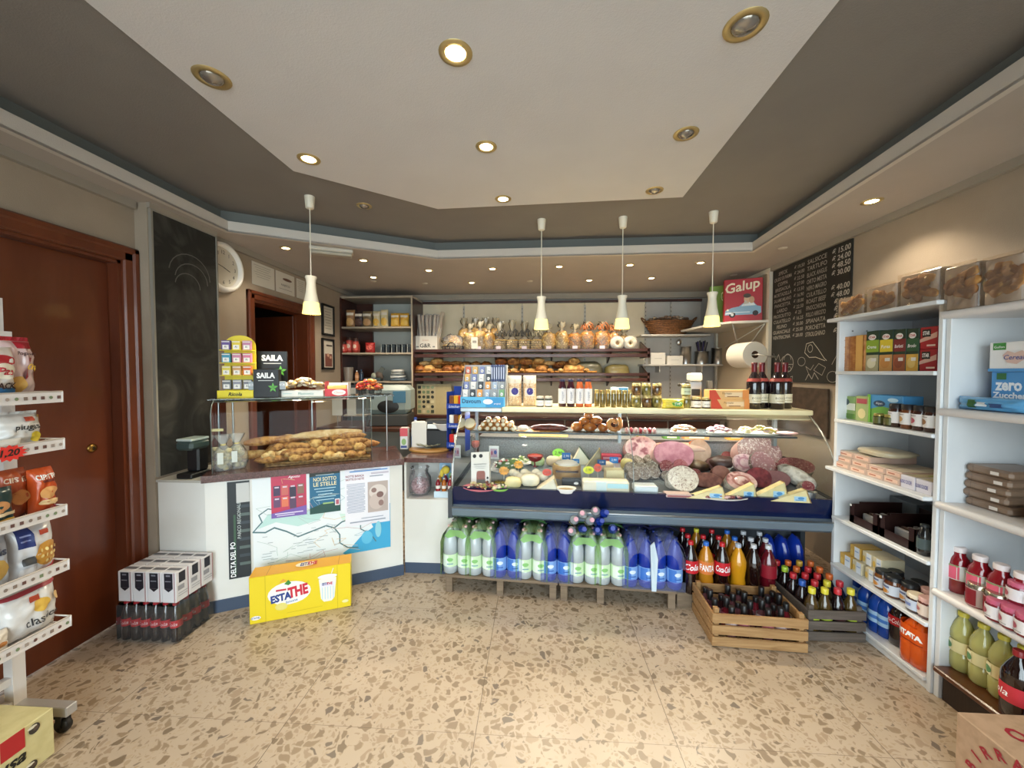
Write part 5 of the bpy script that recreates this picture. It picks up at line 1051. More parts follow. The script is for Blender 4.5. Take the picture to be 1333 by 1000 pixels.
for k, (px, v, z1) in enumerate(((981, .36, 467), (991, .42, 467), (1011, .36, 463), (1021, .42, 467))):
    p = onS(px, v); pr = [(.04, 0), (.046, .006), (.046, .17), (.044, .195), (.03, .225), (.018, .25), (.0155, .27), (.0155, .31), (.017, .312), (.017, .322)]
    t_ = bottle('wine_bottle', 'dark red wine bottle with cream label on cold counter, %s' % lr(k, 4), 'bottle', p, .046, .325, WINE, '#4a1018', '#dcd4b8', (.13, .32), [('t', 0, .55, .22, '#6a5a30', 'ROSSO'), ('r', 0, .25, .5, .06, '#9a8a60')], 'wine bottles on the cold counter', prof=pr, capr=1.1, caph=.1)
    obj('foil', cached('foil', lambda: g(C('#5a141c', .3, .3)).lathe([(.017, .255), (.0165, .318)], 16, cap=False).mesh('foil')), t_); obj('neck_label', cached('nlab', lambda: g(C('#8a3a34', .4)).lathe([(.0465, .192), (.038, .214)], 16, cap=False).mesh('neck_label')), t_)
# ============ BACK WALL ============
DW = wood('#4a2418', '#36180f', 4, (1, 10, 10), .35, .2)
CREAM = wall_mat('#e2d5ba', '#dccfb3', 5, .05)
# panels with slotted uprights
t = thing('wall_panelling', 'cream wall panels with slotted metal uprights and dark top rail behind shelves', 'panel', (0, YB, 0))
xs = [-1.48, -.92, -.17, .62, 1.37]
for a, b in zip(xs, xs[1:]): obj('panel', g(CREAM).bbox(a+.003, b-.003, -.03, 0, .95, 2.33, .002), t)
gp = wall_mat('#b5b2ac', '#b0ada7', 5, .05)
for a, b in ((1.37, 1.68), (1.68, 2.05)): obj('panel', g(gp).bbox(a+.003, b-.003, -.03, 0, .95, 2.33, .002), t)
for x in (-.92, -.17, .62, 1.37, 1.68):
    u_ = g(C('#b5ada0', .5, .3)); u_.box(x-.012, x+.012, -.04, -.03, .95, 2.3); u_.mat(C('#4a4640', .6))
    for k in range(26): u_.box(x-.004, x+.004, -.0405, -.04, 1.0+.05*k, 1.02+.05*k)
    obj('upright', u_, t)
obj('top_rail', g(DW).bbox(-1.48, 2.05, -.05, 0, 2.33, 2.36, .002), t)
t = thing('back_cabinet', 'dark brown low cabinet along the back wall under the bread shelves', 'cabinet', (0, 0, 0))
obj('body', g(wall_mat('#8a8782')).box(-1.46, 2.2, 4.6, YB-.01, .0, .9), t); obj('worktop', g(DW).bbox(-1.46, 2.2, 4.55, YB-.01, .9, .94, .004), t)
for k in range(6): q = obj('door', g(DW).bbox(-1.44+.6*k, -.86+.6*k, 4.58, 4.6, .08, .88, .004), t); obj('knob', g(BR).blob((-.92+.6*k, 4.57, .6), (.012, .012, .012), 0), q)
def shelf(nm, lb, z, d0, slats):
    t_ = thing(nm, lb, 'shelf', (0, 0, 0), group=None)
    obj('board', g(DW).bbox(-1.49, 1.30, d0, YB-.04, z-.02, z, .003), t_)
    s_ = g(DW); s_.bbox(-1.49, 1.33, d0-.02, d0, z-.085, z-.045, .004); obj('front_rail', s_, t_)
    obj('front_rail', g(DW).bbox(-1.49, 1.33, d0-.02, d0, z-.02, z+.015, .004), t_)
    e_ = g(DW); e_.yprism([(1.30, z-.09), (1.33, z-.09), (1.33, z+.02), (1.30, z+.02)], d0-.02, YB-.04); e_.add([(1.30, d0+.05, z+.02), (1.30, YB-.04, z+.02), (1.30, YB-.04, z+.12), (1.32, d0+.05, z+.02), (1.32, YB-.04, z+.02), (1.32, YB-.04, z+.12)], [(0, 1, 2), (5, 4, 3), (0, 3, 4, 1), (1, 4, 5, 2), (2, 5, 3, 0)]); obj('end_board', e_, t_)
    for x in (-1.2, -.5, .2, .9): obj('bracket', g(DW).add([(x-.008, YB-.04, z-.15), (x+.008, YB-.04, z-.15), (x+.008, YB-.04, z-.02), (x-.008, YB-.04, z-.02), (x-.008, d0+.06, z-.02), (x+.008, d0+.06, z-.02)], [(0, 1, 2, 3), (3, 2, 5, 4), (0, 4, 5, 1), (0, 3, 4), (1, 5, 2)]), t_)
    return t_
shelf('bread_shelf', 'upper long dark brown shelf on the back wall, holding bagged pasta', 1.715, 4.58, 0)
shelf('bread_shelf', 'lower long dark brown shelf on the back wall, holding loaves', 1.43, 4.58, 0)
ZU, ZL, YS = 1.715, 1.43, 4.66
def pm(a, b, sc=34): return V(a, b, sc, .45, '#c9a05a', coat=.2, name='pasta', w=.34)
PA = pm('#7d5018', '#d8a850', 26); PB = pm('#946a28', '#e2c27e', 26); PC_ = pm('#7d4216', '#d88f3e', 26); PD = pm('#6a5228', '#d0b478', 34)
FILM2 = TH('#ffffff', .93, .12, 1.35, name='cellophane', dif='#ffffff')
def tied(nm, lb, px, w_, h_, m, rib, grp, seed=0, kind='p', Y_=YS, z=ZU):
    p = onY(px, 440, Y_); p.z = z+.001
    t_ = thing(nm, lb, 'bag', p, random.uniform(-.2, .2), grp); r = w_/2
    body = g(m)
    if kind == 's':
        for j in range(5): body.lathe([(r*.8, .004+.026*j), (r*.97, .012+.026*j), (r*.97, .022+.026*j), (r*.8, .029+.026*j)], 18, sy=.8)
    else: body.blob((0, 0, h_*.36), (r, r*.75, h_*.37), .18, 3.5, seed, 16, 12, .75, flat=.97)
    obj('contents', body, t_); zt = h_*.7 if kind != 's' else .15
    obj('film', g(FILM2).lathe([(r*1.02, .0), (r*1.04, zt*.7), (r*.6, zt), (r*.22, zt+.03)], 16, sy=.8, cap=False), t_)
    if rib:
        for q in range(12):
            a = q*2.4; L0 = .03+.012*(q % 3); cu = [(L0*s*math.cos(a+s*1.2)*1.1, L0*s*math.sin(a+s*1.2)*.8, zt+.02+(.05+.02*(q % 3))*math.sin(s*2.2)) for s in (0, .35, .7, 1.05, 1.4)]
            rb_ = g(C(rib, .4)).tube(cu, .007, 5); obj('ribbon', rb_, t_)
    f_ = g(TH('#fff8e8', .62, .12, 1.45, dif='#efe2c4')); vs = []; n = 18
    for j, (q, zz) in enumerate(((.25, zt+.01), (.16, zt+.03), (.4, h_*.86), (.48, h_*.97))):
        for i in range(n): a = 2*PI*i/n; k_ = 1 if j < 2 else (1.3 if i % 2 else .4); vs.append((r*q*k_*math.cos(a), r*q*k_*.7*math.sin(a), zz+(.02*((i*7) % 3) if j == 3 else .01*(i % 2))))
    f_.add(vs, [(j*n+i, j*n+(i+1) % n, (j+1)*n+(i+1) % n, (j+1)*n+i) for j in range(3) for i in range(n)], True); obj('gathered_top', f_, t_)
    if seed % 2: obj('paper_label', g(C('#d9c9d0', .5)).box(-.03, .03, -r*.8-.004, -r*.8-.002, .01, .05), t_)
spec = [(612, 19, 34, PB, None, 'p', 'pale-yellow'), (625, 18, 37, PB, None, 'p', 'pale-yellow'), (637, 17, 33, PA, None, 'p', 'golden'), (651, 20, 36, PD, '#6b665e', 's', 'dark-ribboned'), (667, 18, 38, PD, '#6b665e', 's', 'dark-ribboned'), (683, 18, 36, PD, '#6b665e', 's', 'dark-ribboned'),
        (698, 18, 26, PD, '#cfc4a4', 's', 'stacked round-wafer'), (714, 18, 33, PB, None, 'p', 'golden-knotted'), (731, 19, 35, PB, None, 'p', 'clear-topped'), (748, 19, 32, PC_, None, 'p', 'orange-brown'), (764, 20, 35, PC_, '#cf7a45', 'p', 'orange-ribboned'), (784, 21, 35, PC_, '#cf7a45', 'p', 'orange-ribboned'), (799, 15, 32, PC_, '#d0854f', 'p', 'orange-ribboned')]
for i, (px, w_, h_, m, rb, kd, ds) in enumerate(spec):
    tied('pasta_bag', '%s clear bag on upper brown shelf, %s of the thirteen tied bags' % (ds, lr(i, 13)), px, w_*.0091, h_*.0091, m, rb, 'tied bags on the upper back shelf', i, kd)
for i, px in enumerate((604, 619, 632, 645)):   # second row behind
    tied('pasta_bag', 'yellow pasta bag in back row of upper shelf, %s of four' % lr(i, 4), px, .16, .40, PB, None, 'pasta bags in the back row', i+20, 'p', 4.82)
p = onY(800, 450, 4.85)
for k, px in enumerate((804, 821)):
    p = onY(px, 443, 4.6); t = thing('ring_cake_bag', 'white icing-sugar ring cake in clear bag at right end of upper shelf, %s' % lr(k, 2), 'cake', M=Matrix.Translation((p.x, 4.62, ZU+.082)) @ RX, group='white ring cakes')
    obj('ring_cake', g(C('#e6dcc4', .6, hx2='#d3c29a', sc=14)).tube([(.05*math.cos(a), .05*math.sin(a), 0) for a in [2*PI*j/20 for j in range(20)]], .032, 10, True), t); obj('film', g(FILM).lathe([(.09, -.03), (.092, 0), (.085, .035), (.03, .04)], 20, cap=False), t)
tied('pasta_bag', 'clear gathered bag behind the two white ring cakes', 812, .17, .26, PB, None, None, 7, 'p', 4.8)
# left of the shelf: box of grissini and basket
p = onY(554, 440, 4.62)
t = thing('breadstick_box', 'white open card box of long clear-wrapped breadsticks, left on upper shelf', 'box', (p.x, 4.68, ZU)); cw = C('#d9d2c6', .5)
b_ = g(cw); w_ = .145; b_.bbox(-w_, w_, -.07, -.066, 0, .18, .001).box(-w_, w_, .06, .064, 0, .42).box(-w_, -w_+.004, -.066, .06, 0, .2).box(w_-.004, w_, -.066, .06, 0, .2).box(-w_, w_, -.066, .06, 0, .004)
for s_ in (-1, 1): b_.add([(s_*w_, -.066, .2), (s_*w_, .06, .2), (s_*(w_+.06), .06, .48), (s_*(w_+.04), -.03, .48)], [(0, 1, 2, 3)])
obj('card_box', b_, t); deco(t, 2*w_, .18, [('t', 0, .72, .1, '#b5836a', 'Grissini'), ('t', 0, .35, .28, '#2a2a2a', 'G&R', 0, .02, .5), ('r', -.33, .27, .12, .08, '#777777'), ('r', .36, .27, .1, .08, '#777777')], -.07)
st_ = C('#c9b49a', .4, hx2='#a98a6a', sc=8, coat=.6, stretch=(6, 6, 1))
for j in range(12): q = obj('breadstick_pack', g(st_).bbox(-.016, .016, -.012, .012, 0, .42, .006), t, M=Matrix.Translation((-.12+.022*j, -.03+.035*(j % 3), .02)) @ Matrix.Rotation(math.radians((j-6)*1.6), 4, 'Y')); obj('film', g(FILM).bbox(-.019, .019, -.015, .015, .15, .43, .006), q)
p = onY(588, 450, 4.64)
t = thing('bread_basket', 'black wire basket with handle holding clear bags of white pasta', 'basket', (p.x+.01, 4.70, ZU))
bk = g(BLACK)
for z, r in ((.004, .115), (.05, .13)): bk.tube([(r*math.cos(a)*1.15, r*.6*math.sin(a), z+.004) for a in [2*PI*k/24 for k in range(24)]], .005, 6, True)
for k in range(14): a = 2*PI*k/14; bk.tube([(.115*1.15*math.cos(a), .115*.6*math.sin(a), .004), (.13*1.15*math.cos(a), .13*.6*math.sin(a), .05)], .004, 5)
bk.tube([(.05*math.cos(a)-.01, -.08, .04+.06*math.sin(a)) for a in [PI*k/10 for k in range(11)]], .005, 6)
obj('wire_basket', bk, t); obj('contents', g(PB).blob((0, 0, .07), (.13, .07, .075), .3, 5, 2, 20, 12).blob((.0, .0, .12), (.07, .06, .07), .3, 5, 4), t); obj('film', g(FILM).blob((0, 0, .09), (.14, .08, .11), .4, 5, 7), t)
p = onY(618, 450, 4.6); carton('paper_note', 'small white price note before the left-hand pasta bags', 'note', (p.x, 4.585, ZU+.02), 0, .08, .004, .14, '#dcd6c9', [('r', 0, .6, .6, .2, '#8f8a82')])
# loaves on the lower shelf
random.seed(21); k = 0
wk = C('#c98f45', .6, hx2='#a86c2e', sc=50, name='wicker_pale')
for a, b, lb in ((-1.46, -.9, 'pale wicker tray under the loaves at left end of lower brown shelf'), (-.40, .22, 'pale wicker tray under the loaves in middle of lower brown shelf'), (.24, .72, 'pale wicker tray under the loaves right of middle of lower brown shelf')):
    t = thing('bread_tray', lb, 'tray', (0, 0, ZL)); obj('tray_base', g(wk).bbox(a, b, 4.6, 4.85, 0, .012, .004), t); r_ = g(wk); r_.tube([(a, 4.6, .028), (b, 4.6, .028), (b, 4.85, .04), (a, 4.85, .04)], .012, 8, True); obj('tray_rim', r_, t)
pool = [('round', CR1), ('round', CR2), ('long', CR2), ('round', CR3), ('long', CR1), ('long', CR4)]
seq = {0: [], 1: [], 2: []}
for row, (Y_, z, step) in enumerate(((4.665, ZL+.015, .118), (4.79, ZL+.06, .13), (4.73, ZL+.105, .14))):
    x = -1.42+.03*row
    while x < .70-.06*row:
        if not (-.93 < x < -.45 and row == 2): seq[row].append((x, Y_, z))
        x += step*random.uniform(.85, 1.12)
for row in seq:
    n = len(seq[row])
    for i, (x, Y_, z) in enumerate(seq[row]):
        kd, m = random.choice(pool); nm = {'round': 'round', 'long': 'long'}[kd]; cl = {CR1: 'brown', CR2: 'golden', CR3: 'dark-crusted', CR4: 'pale'}[m]
        loaf('bread_loaf', kd, m, random.randint(0, 5), Vector((x, Y_, z)), '%s %s loaf on the lower brown shelf, %s in the %s row' % (cl, nm, lr(i, n), ['front', 'back', 'upper'][row]), 'loaves on the lower back shelf', rz=(1.2+random.uniform(-.5, .5) if kd == 'long' else random.uniform(0, 6)), sc=1.05 if kd == 'round' else 1.0)
for k, (px, w_, h_, c_, lb) in enumerate(((765, 38, 17, '#6f6a52', 'dark translucent film cover over loaves on lower shelf'), (802, 32, 13, '#8a7c4a', 'olive bread crate lid at right end of lower shelf'))):
    a = onY(px, 480, 4.75); tag(obj('bread_cover', g(C(c_, .35, coat=.3)).blob((0, 0, .0), (w_*.0046, .09, h_*.009), .1, 2, k, p=.6, flat=.02), None, (a.x, 4.72, ZL+.003)), lb, 'cover')
# mosaic picture board, cream corner post area below
p = onY(563, 545, 4.54)
t = thing('patterned_board', 'board patterned with green squares and speckled cream, under lower shelf at left', 'board', (p.x, 4.62, .94)); hh = onY(563, 500, 4.6).z-.94
obj('panel', g(C('#b8ac86', .5)).bbox(-.215, .215, 0, .012, 0, hh, .002), t)
sp = [('r', .27, .5, .46, 1, V('#b5a67c', '#8a7c58', 90, .5))]; rr = random.Random(2)
for i in range(4):
    for j in range(6):
        sp.append((rr.choice('re'), -.42+.125*i, .09+.16*j, .09, .1, rr.choice(['#6f7f5f', '#39402f', '#8b9a78', '#c9bf9a', '#2c2f28'])))
deco(t, .43, hh, sp, 0)
# corner cabinet at left
YC = 4.5; cx0, cx1 = XL+.002, -1.475
t = thing('corner_cabinet', 'tall dark wood open shelf cabinet in the left back corner', 'cabinet', (0, 0, 0))
GE = C('#a39684', .45, name='grey_edge')
obj('side_panel', g(DW).bbox(cx0, cx0+.022, YC, YB-.01, 0, 2.36, .002), t); obj('side_panel', g(DW).bbox(cx1-.002, cx1+.02, YC, YB-.01, 0, 2.34, .002), t); obj('edge_strip', g(C('#b3a58e', .4)).box(cx1+.0, cx1+.018, YC-.006, YC, 0, 2.34), t)
obj('side_panel', g(DW).bbox(cx0+.022, cx0+.23, YB-.05, YB-.012, 0, 2.34, .002), t)
obj('back_panel', g(C('#b9bcb4', .6)).box(cx0+.022, cx1, YB-.012, YB-.002, 0, 2.34), t)
obj('top_board', g(GE).bbox(cx0, cx1+.02, YC, YB-.02, 2.34, 2.365, .002), t)
for z in (2.0, 1.69, 1.345): obj('shelf_board', g(GE).bbox(cx0+.022, cx1-.002, YC, YB-.05, z-.022, z, .002), t)
obj('lower_panel', g(C('#6f777a', .5)).box(cx0+.03, cx1-.01, YC+.1, YC+.12, 0, 1.3), t)
def onK(px, z, dy=.07):
    p = onY(px, 450, YC+dy); return Vector((p.x, p.y, z))
for i, (px, c_, c2_, h_, w_) in enumerate(((457, '#a8794e', '#d9a86a', 24, 12), (468, '#3a2a28', '#5f4036', 22, 12), (479, '#7d6a4e', '#c29462', 22, 13), (491, '#d9c9a0', '#e0b04a', 22, 10), (501, '#e4d4a8', '#e6b850', 24, 10), (515, '#dca63a', '#e0b44e', 19, 12), (527, '#dca63a', '#e0b44e', 19, 12))):
    pouch('coffee_packet', '%s packet on top shelf of corner cabinet, %s of seven' % (['brown and tan', 'dark brown', 'grey-brown', 'cream', 'white-topped cream', 'yellow', 'bright yellow'][i], lr(i, 7)), 'packet', onK(px, 2.0), 0, w_*.0093, h_*.0088, .06, c_, [('r', 0, .75, .8, .15, '#e9dcc9'), ('e', 0, .3, .8, .45, c2_)], 'packets on top shelf of corner cabinet', seed=i)
for i, (px, h_, r_, c_) in enumerate(((447, 15, .042, '#a32a24'), (455, 22, .04, '#b03a30'), (463, 20, .035, '#8f2a22'), (465, 16, .03, '#b8463a'))):
    jar('coffee_tin', 'red tin with dark lid in corner cabinet, %s of four' % lr(i, 4), 'tin', onK(px, 1.69, .06+.05*(i % 2)), r_, h_*.009, C(c_, .3, coat=.3), '#3a2420', '#c8564a', [('e', 0, .5, .6, .5, '#e9c9b0')], 'red tins in the corner cabinet')
t = pouch('tea_packet', 'rounded red packet right of the red tins in corner cabinet', 'packet', onK(482, 1.69), 0, .12, .125, .07, '#a32a28', [('e', 0, .5, .6, .5, '#d8695a')], seed=9)
for i in range(6):
    carton('dark_jar', 'small black jar with pale stripe in corner cabinet, %s of six' % lr(i, 6), 'jar', onK(499+6.8*i, 1.69), 0, .045, .045, .1, '#18222a', [('r', -.4, .5, .12, .9, '#b9c0bc'), ('r', 0, .8, .9, .1, '#3f4c50')], 'black jars in the corner cabinet')
tag(obj('plastic_cup', g(TH('#d8cfc4', .5, .2, 1.3, dif='#b9aea2')).lathe([(.05, 0), (.06, .17)], 20, cap=False).lathe([(0, .001), (.05, 0)], 20), None, onK(453, 1.345)), 'tall translucent cup at left on lower shelf of corner cabinet', 'cup')
bottle('spray_bottle', 'small orange-labelled bottle with blue-white cap in corner cabinet', 'bottle', onK(464, 1.345), .022, .13, '#b8835a', '#d9e0e4', '#cfa07a'); bottle('spray_bottle', 'small dark blue bottle beside the orange-labelled one', 'bottle', onK(470, 1.345, .1), .024, .14, '#2a3a4e', '#3a5a7a')
t = thing('utensil_tray', 'dark tray of tools with a leaning grey paddle in corner cabinet', 'tray', onK(487, 1.345, .12)); obj('tray', g(C('#3a4a4e', .5)).bbox(-.11, .09, -.05, .05, 0, .04, .004), t); obj('paddle', g(C('#5a5f5a', .5)).bbox(-.03, .03, -.004, .004, 0, .2, .002), t, M=Matrix.Rotation(.6, 4, 'Y')); obj('roll', g(C('#a8ab98', .6)).blob((.0, 0, .06), (.04, .03, .04), .2), t); obj('cloth', g(C('#5f5248', .7)).blob((.06, 0, .06), (.05, .04, .05), .4), t)
for i in range(4): tag(obj('folded_bag', g(C(['#5a6a78', '#c9cbc8', '#8a8e8c', '#d2d0ca'][i], .5, coat=.3)).blob((0, 0, .02), (.10-.008*i, .07, .02), .3, 4, i, p=.7, flat=.8), None, onK(518, 1.345+.034*i, .12)), '%s folded bag in pile on lower cabinet shelf, %s' % (['blue-grey', 'white', 'grey', 'pale'][i], topn(i, 4)), 'bag', 'pile of folded bags')
carton('blue_folder', 'blue folder standing under the lower shelf of corner cabinet', 'folder', onK(511, .94, .03), 0, .11, .03, .34, '#4f7ea8', [('r', 0, .7, .7, .4, '#6f9cc0')]); carton('paper_roll_box', 'grey box standing right of the blue folder', 'box', onK(527, .94, .05), 0, .07, .06, .36, '#9a9f9c')
tag(obj('side_shelf', g(GE).bbox(cx0+.03, cx1-.01, YC, YC+.12, .92, .94, .002), None), 'narrow grey ledge under the corner cabinet shelves', 'shelf')
# right part of back wall: white shelves
WS = C('#c9c4ba', .4, name='white_shelf')
t = thing('wall_shelf', 'upper white wall shelf bending round the right corner, with woven basket', 'shelf', (0, 0, 0))
obj('board', g(WS).bbox(1.26, 2.06, 4.68, YB-.03, 1.885, 1.905, .003), t)
obj('corner_board', g(WS).prism([(1.72, 4.68), (1.78, 4.05), (1.90, 3.88), (XR-.015, 3.80), (XR-.015, 4.9), (1.72, 4.9)], 1.93, 1.952), t)
sx = XR-.02
rd = g(C('#c2bdb2', .4, .3)); rd.tube([(2.2, 3.85, 1.925), (2.2, 4.3, 1.6)], .007, 6); rd.tube([(1.95, 3.95, 1.925), (2.2, 4.3, 1.66)], .007, 6); rd.tube([(2.2, 3.85, 1.925), (2.0, 4.2, 1.72)], .005, 6); obj('bracket', rd, t)
t = thing('wall_shelf', 'lower white wall shelf on the back wall, holding steel containers', 'shelf', (0, 0, 0)); obj('board', g(WS).bbox(1.28, 2.22, 4.70, YB-.03, 1.53, 1.55, .003), t)
for x in (1.5, 2.0): obj('bracket', g(WS).box(x-.006, x+.006, 4.75, YB-.03, 1.45, 1.53), t)
pf_ = g(C('#cfc8b8', .45)); pf_.box(XR-.035, XR-.003, 3.80, 3.84, 1.0, 2.44); pf_.box(XR-.035, XR-.003, 3.84, 4.9, 2.40, 2.44).box(XR-.035, XR-.003, 4.86, 4.9, 1.0, 2.4)
struct('trim_5', pf_)
struct('trim_6', g(wall_mat('#b5a58c')).box(XR-.015, XR-.003, 3.84, 4.86, 1.0, 2.4))
p = onY(871, 430, 4.78)
t = thing('woven_basket', 'wide brown woven basket with two handles full of clear bags, on upper white shelf', 'basket', (p.x, 4.80, 1.905)); WK = C('#8a5a30', .6, hx2='#5f3a1c', sc=60, bump=.4, name='wicker_brown'); bk = g(WK)
for j in range(8): q = j/7; rx = .19+.10*q**.8; bk.tube([(rx*math.cos(a), .11*(1+.25*q)*math.sin(a), .012+.021*j) for a in [2*PI*k/28 for k in range(28)]], .0125, 6, True)
for s_ in (-1, 1): bk.tube([(s_*(.28+.045*math.sin(a)), .05*math.cos(a), .16+.05*math.sin(a)) for a in [PI*k/8 for k in range(9)]], .008, 6)
obj('basket_body', bk, t); obj('basket_base', g(WK).lathe([(0, .002), (.19, .002)], 24, sy=.6), t); heap(t, 40, .44, .16, .165, .05, [C('#a07a5c', .3, coat=.6), C('#b9a48a', .25, coat=.7), C('#7d6250', .3, coat=.5)], .03, 3, 'wrapped_sweet')
for k, (px, w_, h_) in enumerate(((856, 19, 15), (878, 20, 11))): p = onY(px, 470, 4.75); carton('white_box', 'small white card box on lower white shelf, %s' % ['taller left one', 'lower right one'][k], 'box', (p.x, 4.78, 1.55), 0, w_*.0092, .1, h_*.0092, '#d9d4c8', [('r', 0, .5, .5, .04, '#a8a298')])
for k, (px, r_, h_) in enumerate(((894, .062, .21), (915, .078, .15), (937, .075, .19))):
    p = onY(px, 470, 4.78); t = thing('steel_container', 'round steel container on lower white shelf, %s' % ['tall left one', 'low middle one holding dark handles', 'wide right one'][k], 'container', (p.x, 4.82, 1.55)); obj('body', g(STEEL).lathe([(r_, 0), (r_, h_), (r_*1.04, h_), (r_*1.04, h_+.006)], 24, cap=False).lathe([(0, h_*.9), (r_*.98, h_*.9)], 24), t)
    if k == 1:
        for j in range(7): obj('utensil_handle', g(C(['#2a2430', '#3a3060', '#4a4440'][j % 3], .4)).tube([(0.01*(j-3), 0, .1), (.022*(j-3), .01*(j % 2), .27+.01*(j % 3))], .008, 6), t)
    if k == 0: obj('whisk', g(STEEL).tube([(-.02, 0, .1), (-.07, 0, .25)], .006, 6).blob((-.08, 0, .27), (.03, .02, .04), 0), t)
    if k == 2: obj('lid_knob', g(STEEL).blob((0, 0, h_+.0), (.012, .012, .012), 0), t)
# panettone boxes
def oncorner(px, py, z): return onZ(px, py, z)
t = thing('gift_box', 'red card box with cream script lettering and pale blue vintage car, on upper white shelf', 'box', (2.035, 3.93, 1.953), math.radians(-18))
obj('card_box', g(C('#b3202a', .4)).bbox(-.165, .165, 0, .09, 0, .42, .004), t)
car = [('p', [(-.48, .16), (-.46, .27), (-.3, .33), (-.1, .36), (.02, .44), (.25, .46), (.36, .36), (.46, .34), (.47, .2), (.4, .16)], '#8fb3cc'), ('p', [(-.05, .36), (.04, .45), (.24, .47), (.32, .37)], '#e4e9ea'), ('e', -.28, .17, .17, .14, '#2a2224'), ('e', .32, .19, .15, .12, '#2a2224'), ('e', -.28, .17, .08, .07, '#d9d9d9'), ('e', -.4, .28, .06, .05, '#f4f0d8'), ('r', -.12, .22, .6, .02, '#d5e2ea'), ('r', -.38, .2, .16, .03, '#e9eef0'), ('e', .1, .52, .16, .2, '#d8b28f'), ('e', .1, .6, .2, .1, '#4a3a2a'), ('e', .22, .5, .14, .16, '#caa07c'), ('p', [(.0, .4), (.05, .5), (.15, .42)], '#c9c0b0')]
deco(t, .33, .42, [('t', -.02, .8, .3, '#f0e2c4', 'Galup', .2, .02, .9, 10)]+car, 0)
t = thing('gift_box', 'green card box partly hidden behind the red one and the pendant lamp', 'box', (1.90, 4.15, 1.953), -.2); obj('card_box', g(C('#6f8f3a', .5)).bbox(-.08, .08, 0, .06, 0, .40, .004), t); deco(t, .16, .40, [('t', .3, .72, .24, '#e4e6c0', 'Go', .2, .02, .3, 8)], 0)
# big paper roll
p = onZ(970, 463, 1.62)
pr = onY(978, 463, 4.35)
t = thing('paper_roll', 'large white paper towel roll hanging sideways in a wire holder by the right corner', 'paper roll', M=Matrix.Translation((2.03, 3.86, 1.62)) @ Matrix.Rotation(math.radians(7), 4, 'Z') @ RX)
obj('roll', g(C('#e4dccb', .7)).lathe([(.12, -.12), (.122, -.11), (.122, .13), (.12, .135)], 32, cap=False).lathe([(.035, .135), (.12, .135)], 32, cap=False).lathe([(.035, -.12), (.12, -.12)], 32, cap=False), t); obj('core', g(C('#6a4a34', .7)).lathe([(.036, -.118), (.036, .133)], 20, cap=False), t); obj('holder', g(C('#cfcabf', .4, .5)).tube([(0, 0, -.15), (0, 0, .16)], .006, 8), t)
hb = g(C('#cfcabf', .4, .5)); hb.tube([(2.05, 3.70, 1.62), (2.22, 3.70, 1.60), (2.22, 4.1, 1.60)], .006, 6).tube([(2.01, 4.03, 1.62), (2.22, 4.03, 1.60)], .006, 6); tag(obj('roll_holder', hb, None), 'thin wire arm holding the paper roll on the right wall', 'holder')
# ---- menu blackboard on the right wall
y0, y1 = 3.78, 2.88; zb, zt = 1.37, ZS-.05
W_ = y0-y1; Hh = zt-zb
t = thing('menu_board', 'large black menu board with chalk prices and food drawings on right wall', 'blackboard', M=Matrix.Translation((XR-.002, (y0+y1)/2, zb)) @ Matrix.Rotation(-PI/2, 4, 'Z'))
obj('slate', g(chalkmat(3, .1)).box(-W_/2, W_/2, -.012, 0, 0, Hh), t)
CH = '#a19b91'; L_ = ['SPECK', 'CRUDO DI PARMA', 'COPPA', 'BRESAOLA', 'MORTADELLA', 'SALAME MILANO', 'PANCETTA', 'LARDO', 'PROSCIUTTO', 'CULATELLO', 'FELINO', 'GUANCIALE', 'VENTRICINA']
P_ = ['€ 19.50', '€ 24.00', '€ 22.50', '€ 27.00', '€ 13.50', '€ 16.90', '€ 18.00', '€ 22.50', '€ 25', '€ 16.25', '€ 30.00', '€ 25.00', '€ 28.00']
R_ = ['SALSICCE', 'TARTUFO', 'BLACK ANGUS', 'ORTO MISTA', 'NERO MAGRO', 'CULATELLO', 'ROAST BEEF', 'FINOCCHIONA', 'POLLO ARROSTO', 'SPIANATA', 'PORCHETTA', 'STROLGHINO']
Q_ = ['€ 15.00', '€ 24.00', '€ 48.50', '€ 30.00', '', '€ 40.00', '€ 48.00', '€ 26', '€ 23', '€ 22', '', '€ 19']
sp = []
for i, (a, b) in enumerate(zip(L_, P_)): z_ = .955-.047*i; sp += [('t', -.34, z_, .031, CH, a, .12, .012, .27), ('t', -.10, z_, .031, CH, b, .1, .012, .14)]
for i, (a, b) in enumerate(zip(R_, Q_)):
    z_ = .955-.052*i; sp.append(('t', .13, z_, .035, CH, a, .12, .012, .24))
    if b: sp.append(('t', .40, z_, .042, '#c0bab0', b, .1, .015, .19))
deco(t, W_, Hh, sp, -.012, eps=.0004)
def circ(u, v, a, b, n=16, a0=0, a1=2*PI): return [(u+a*math.cos(a0+(a1-a0)*k/n), v+b*math.sin(a0+(a1-a0)*k/n)) for k in range(n+1)]
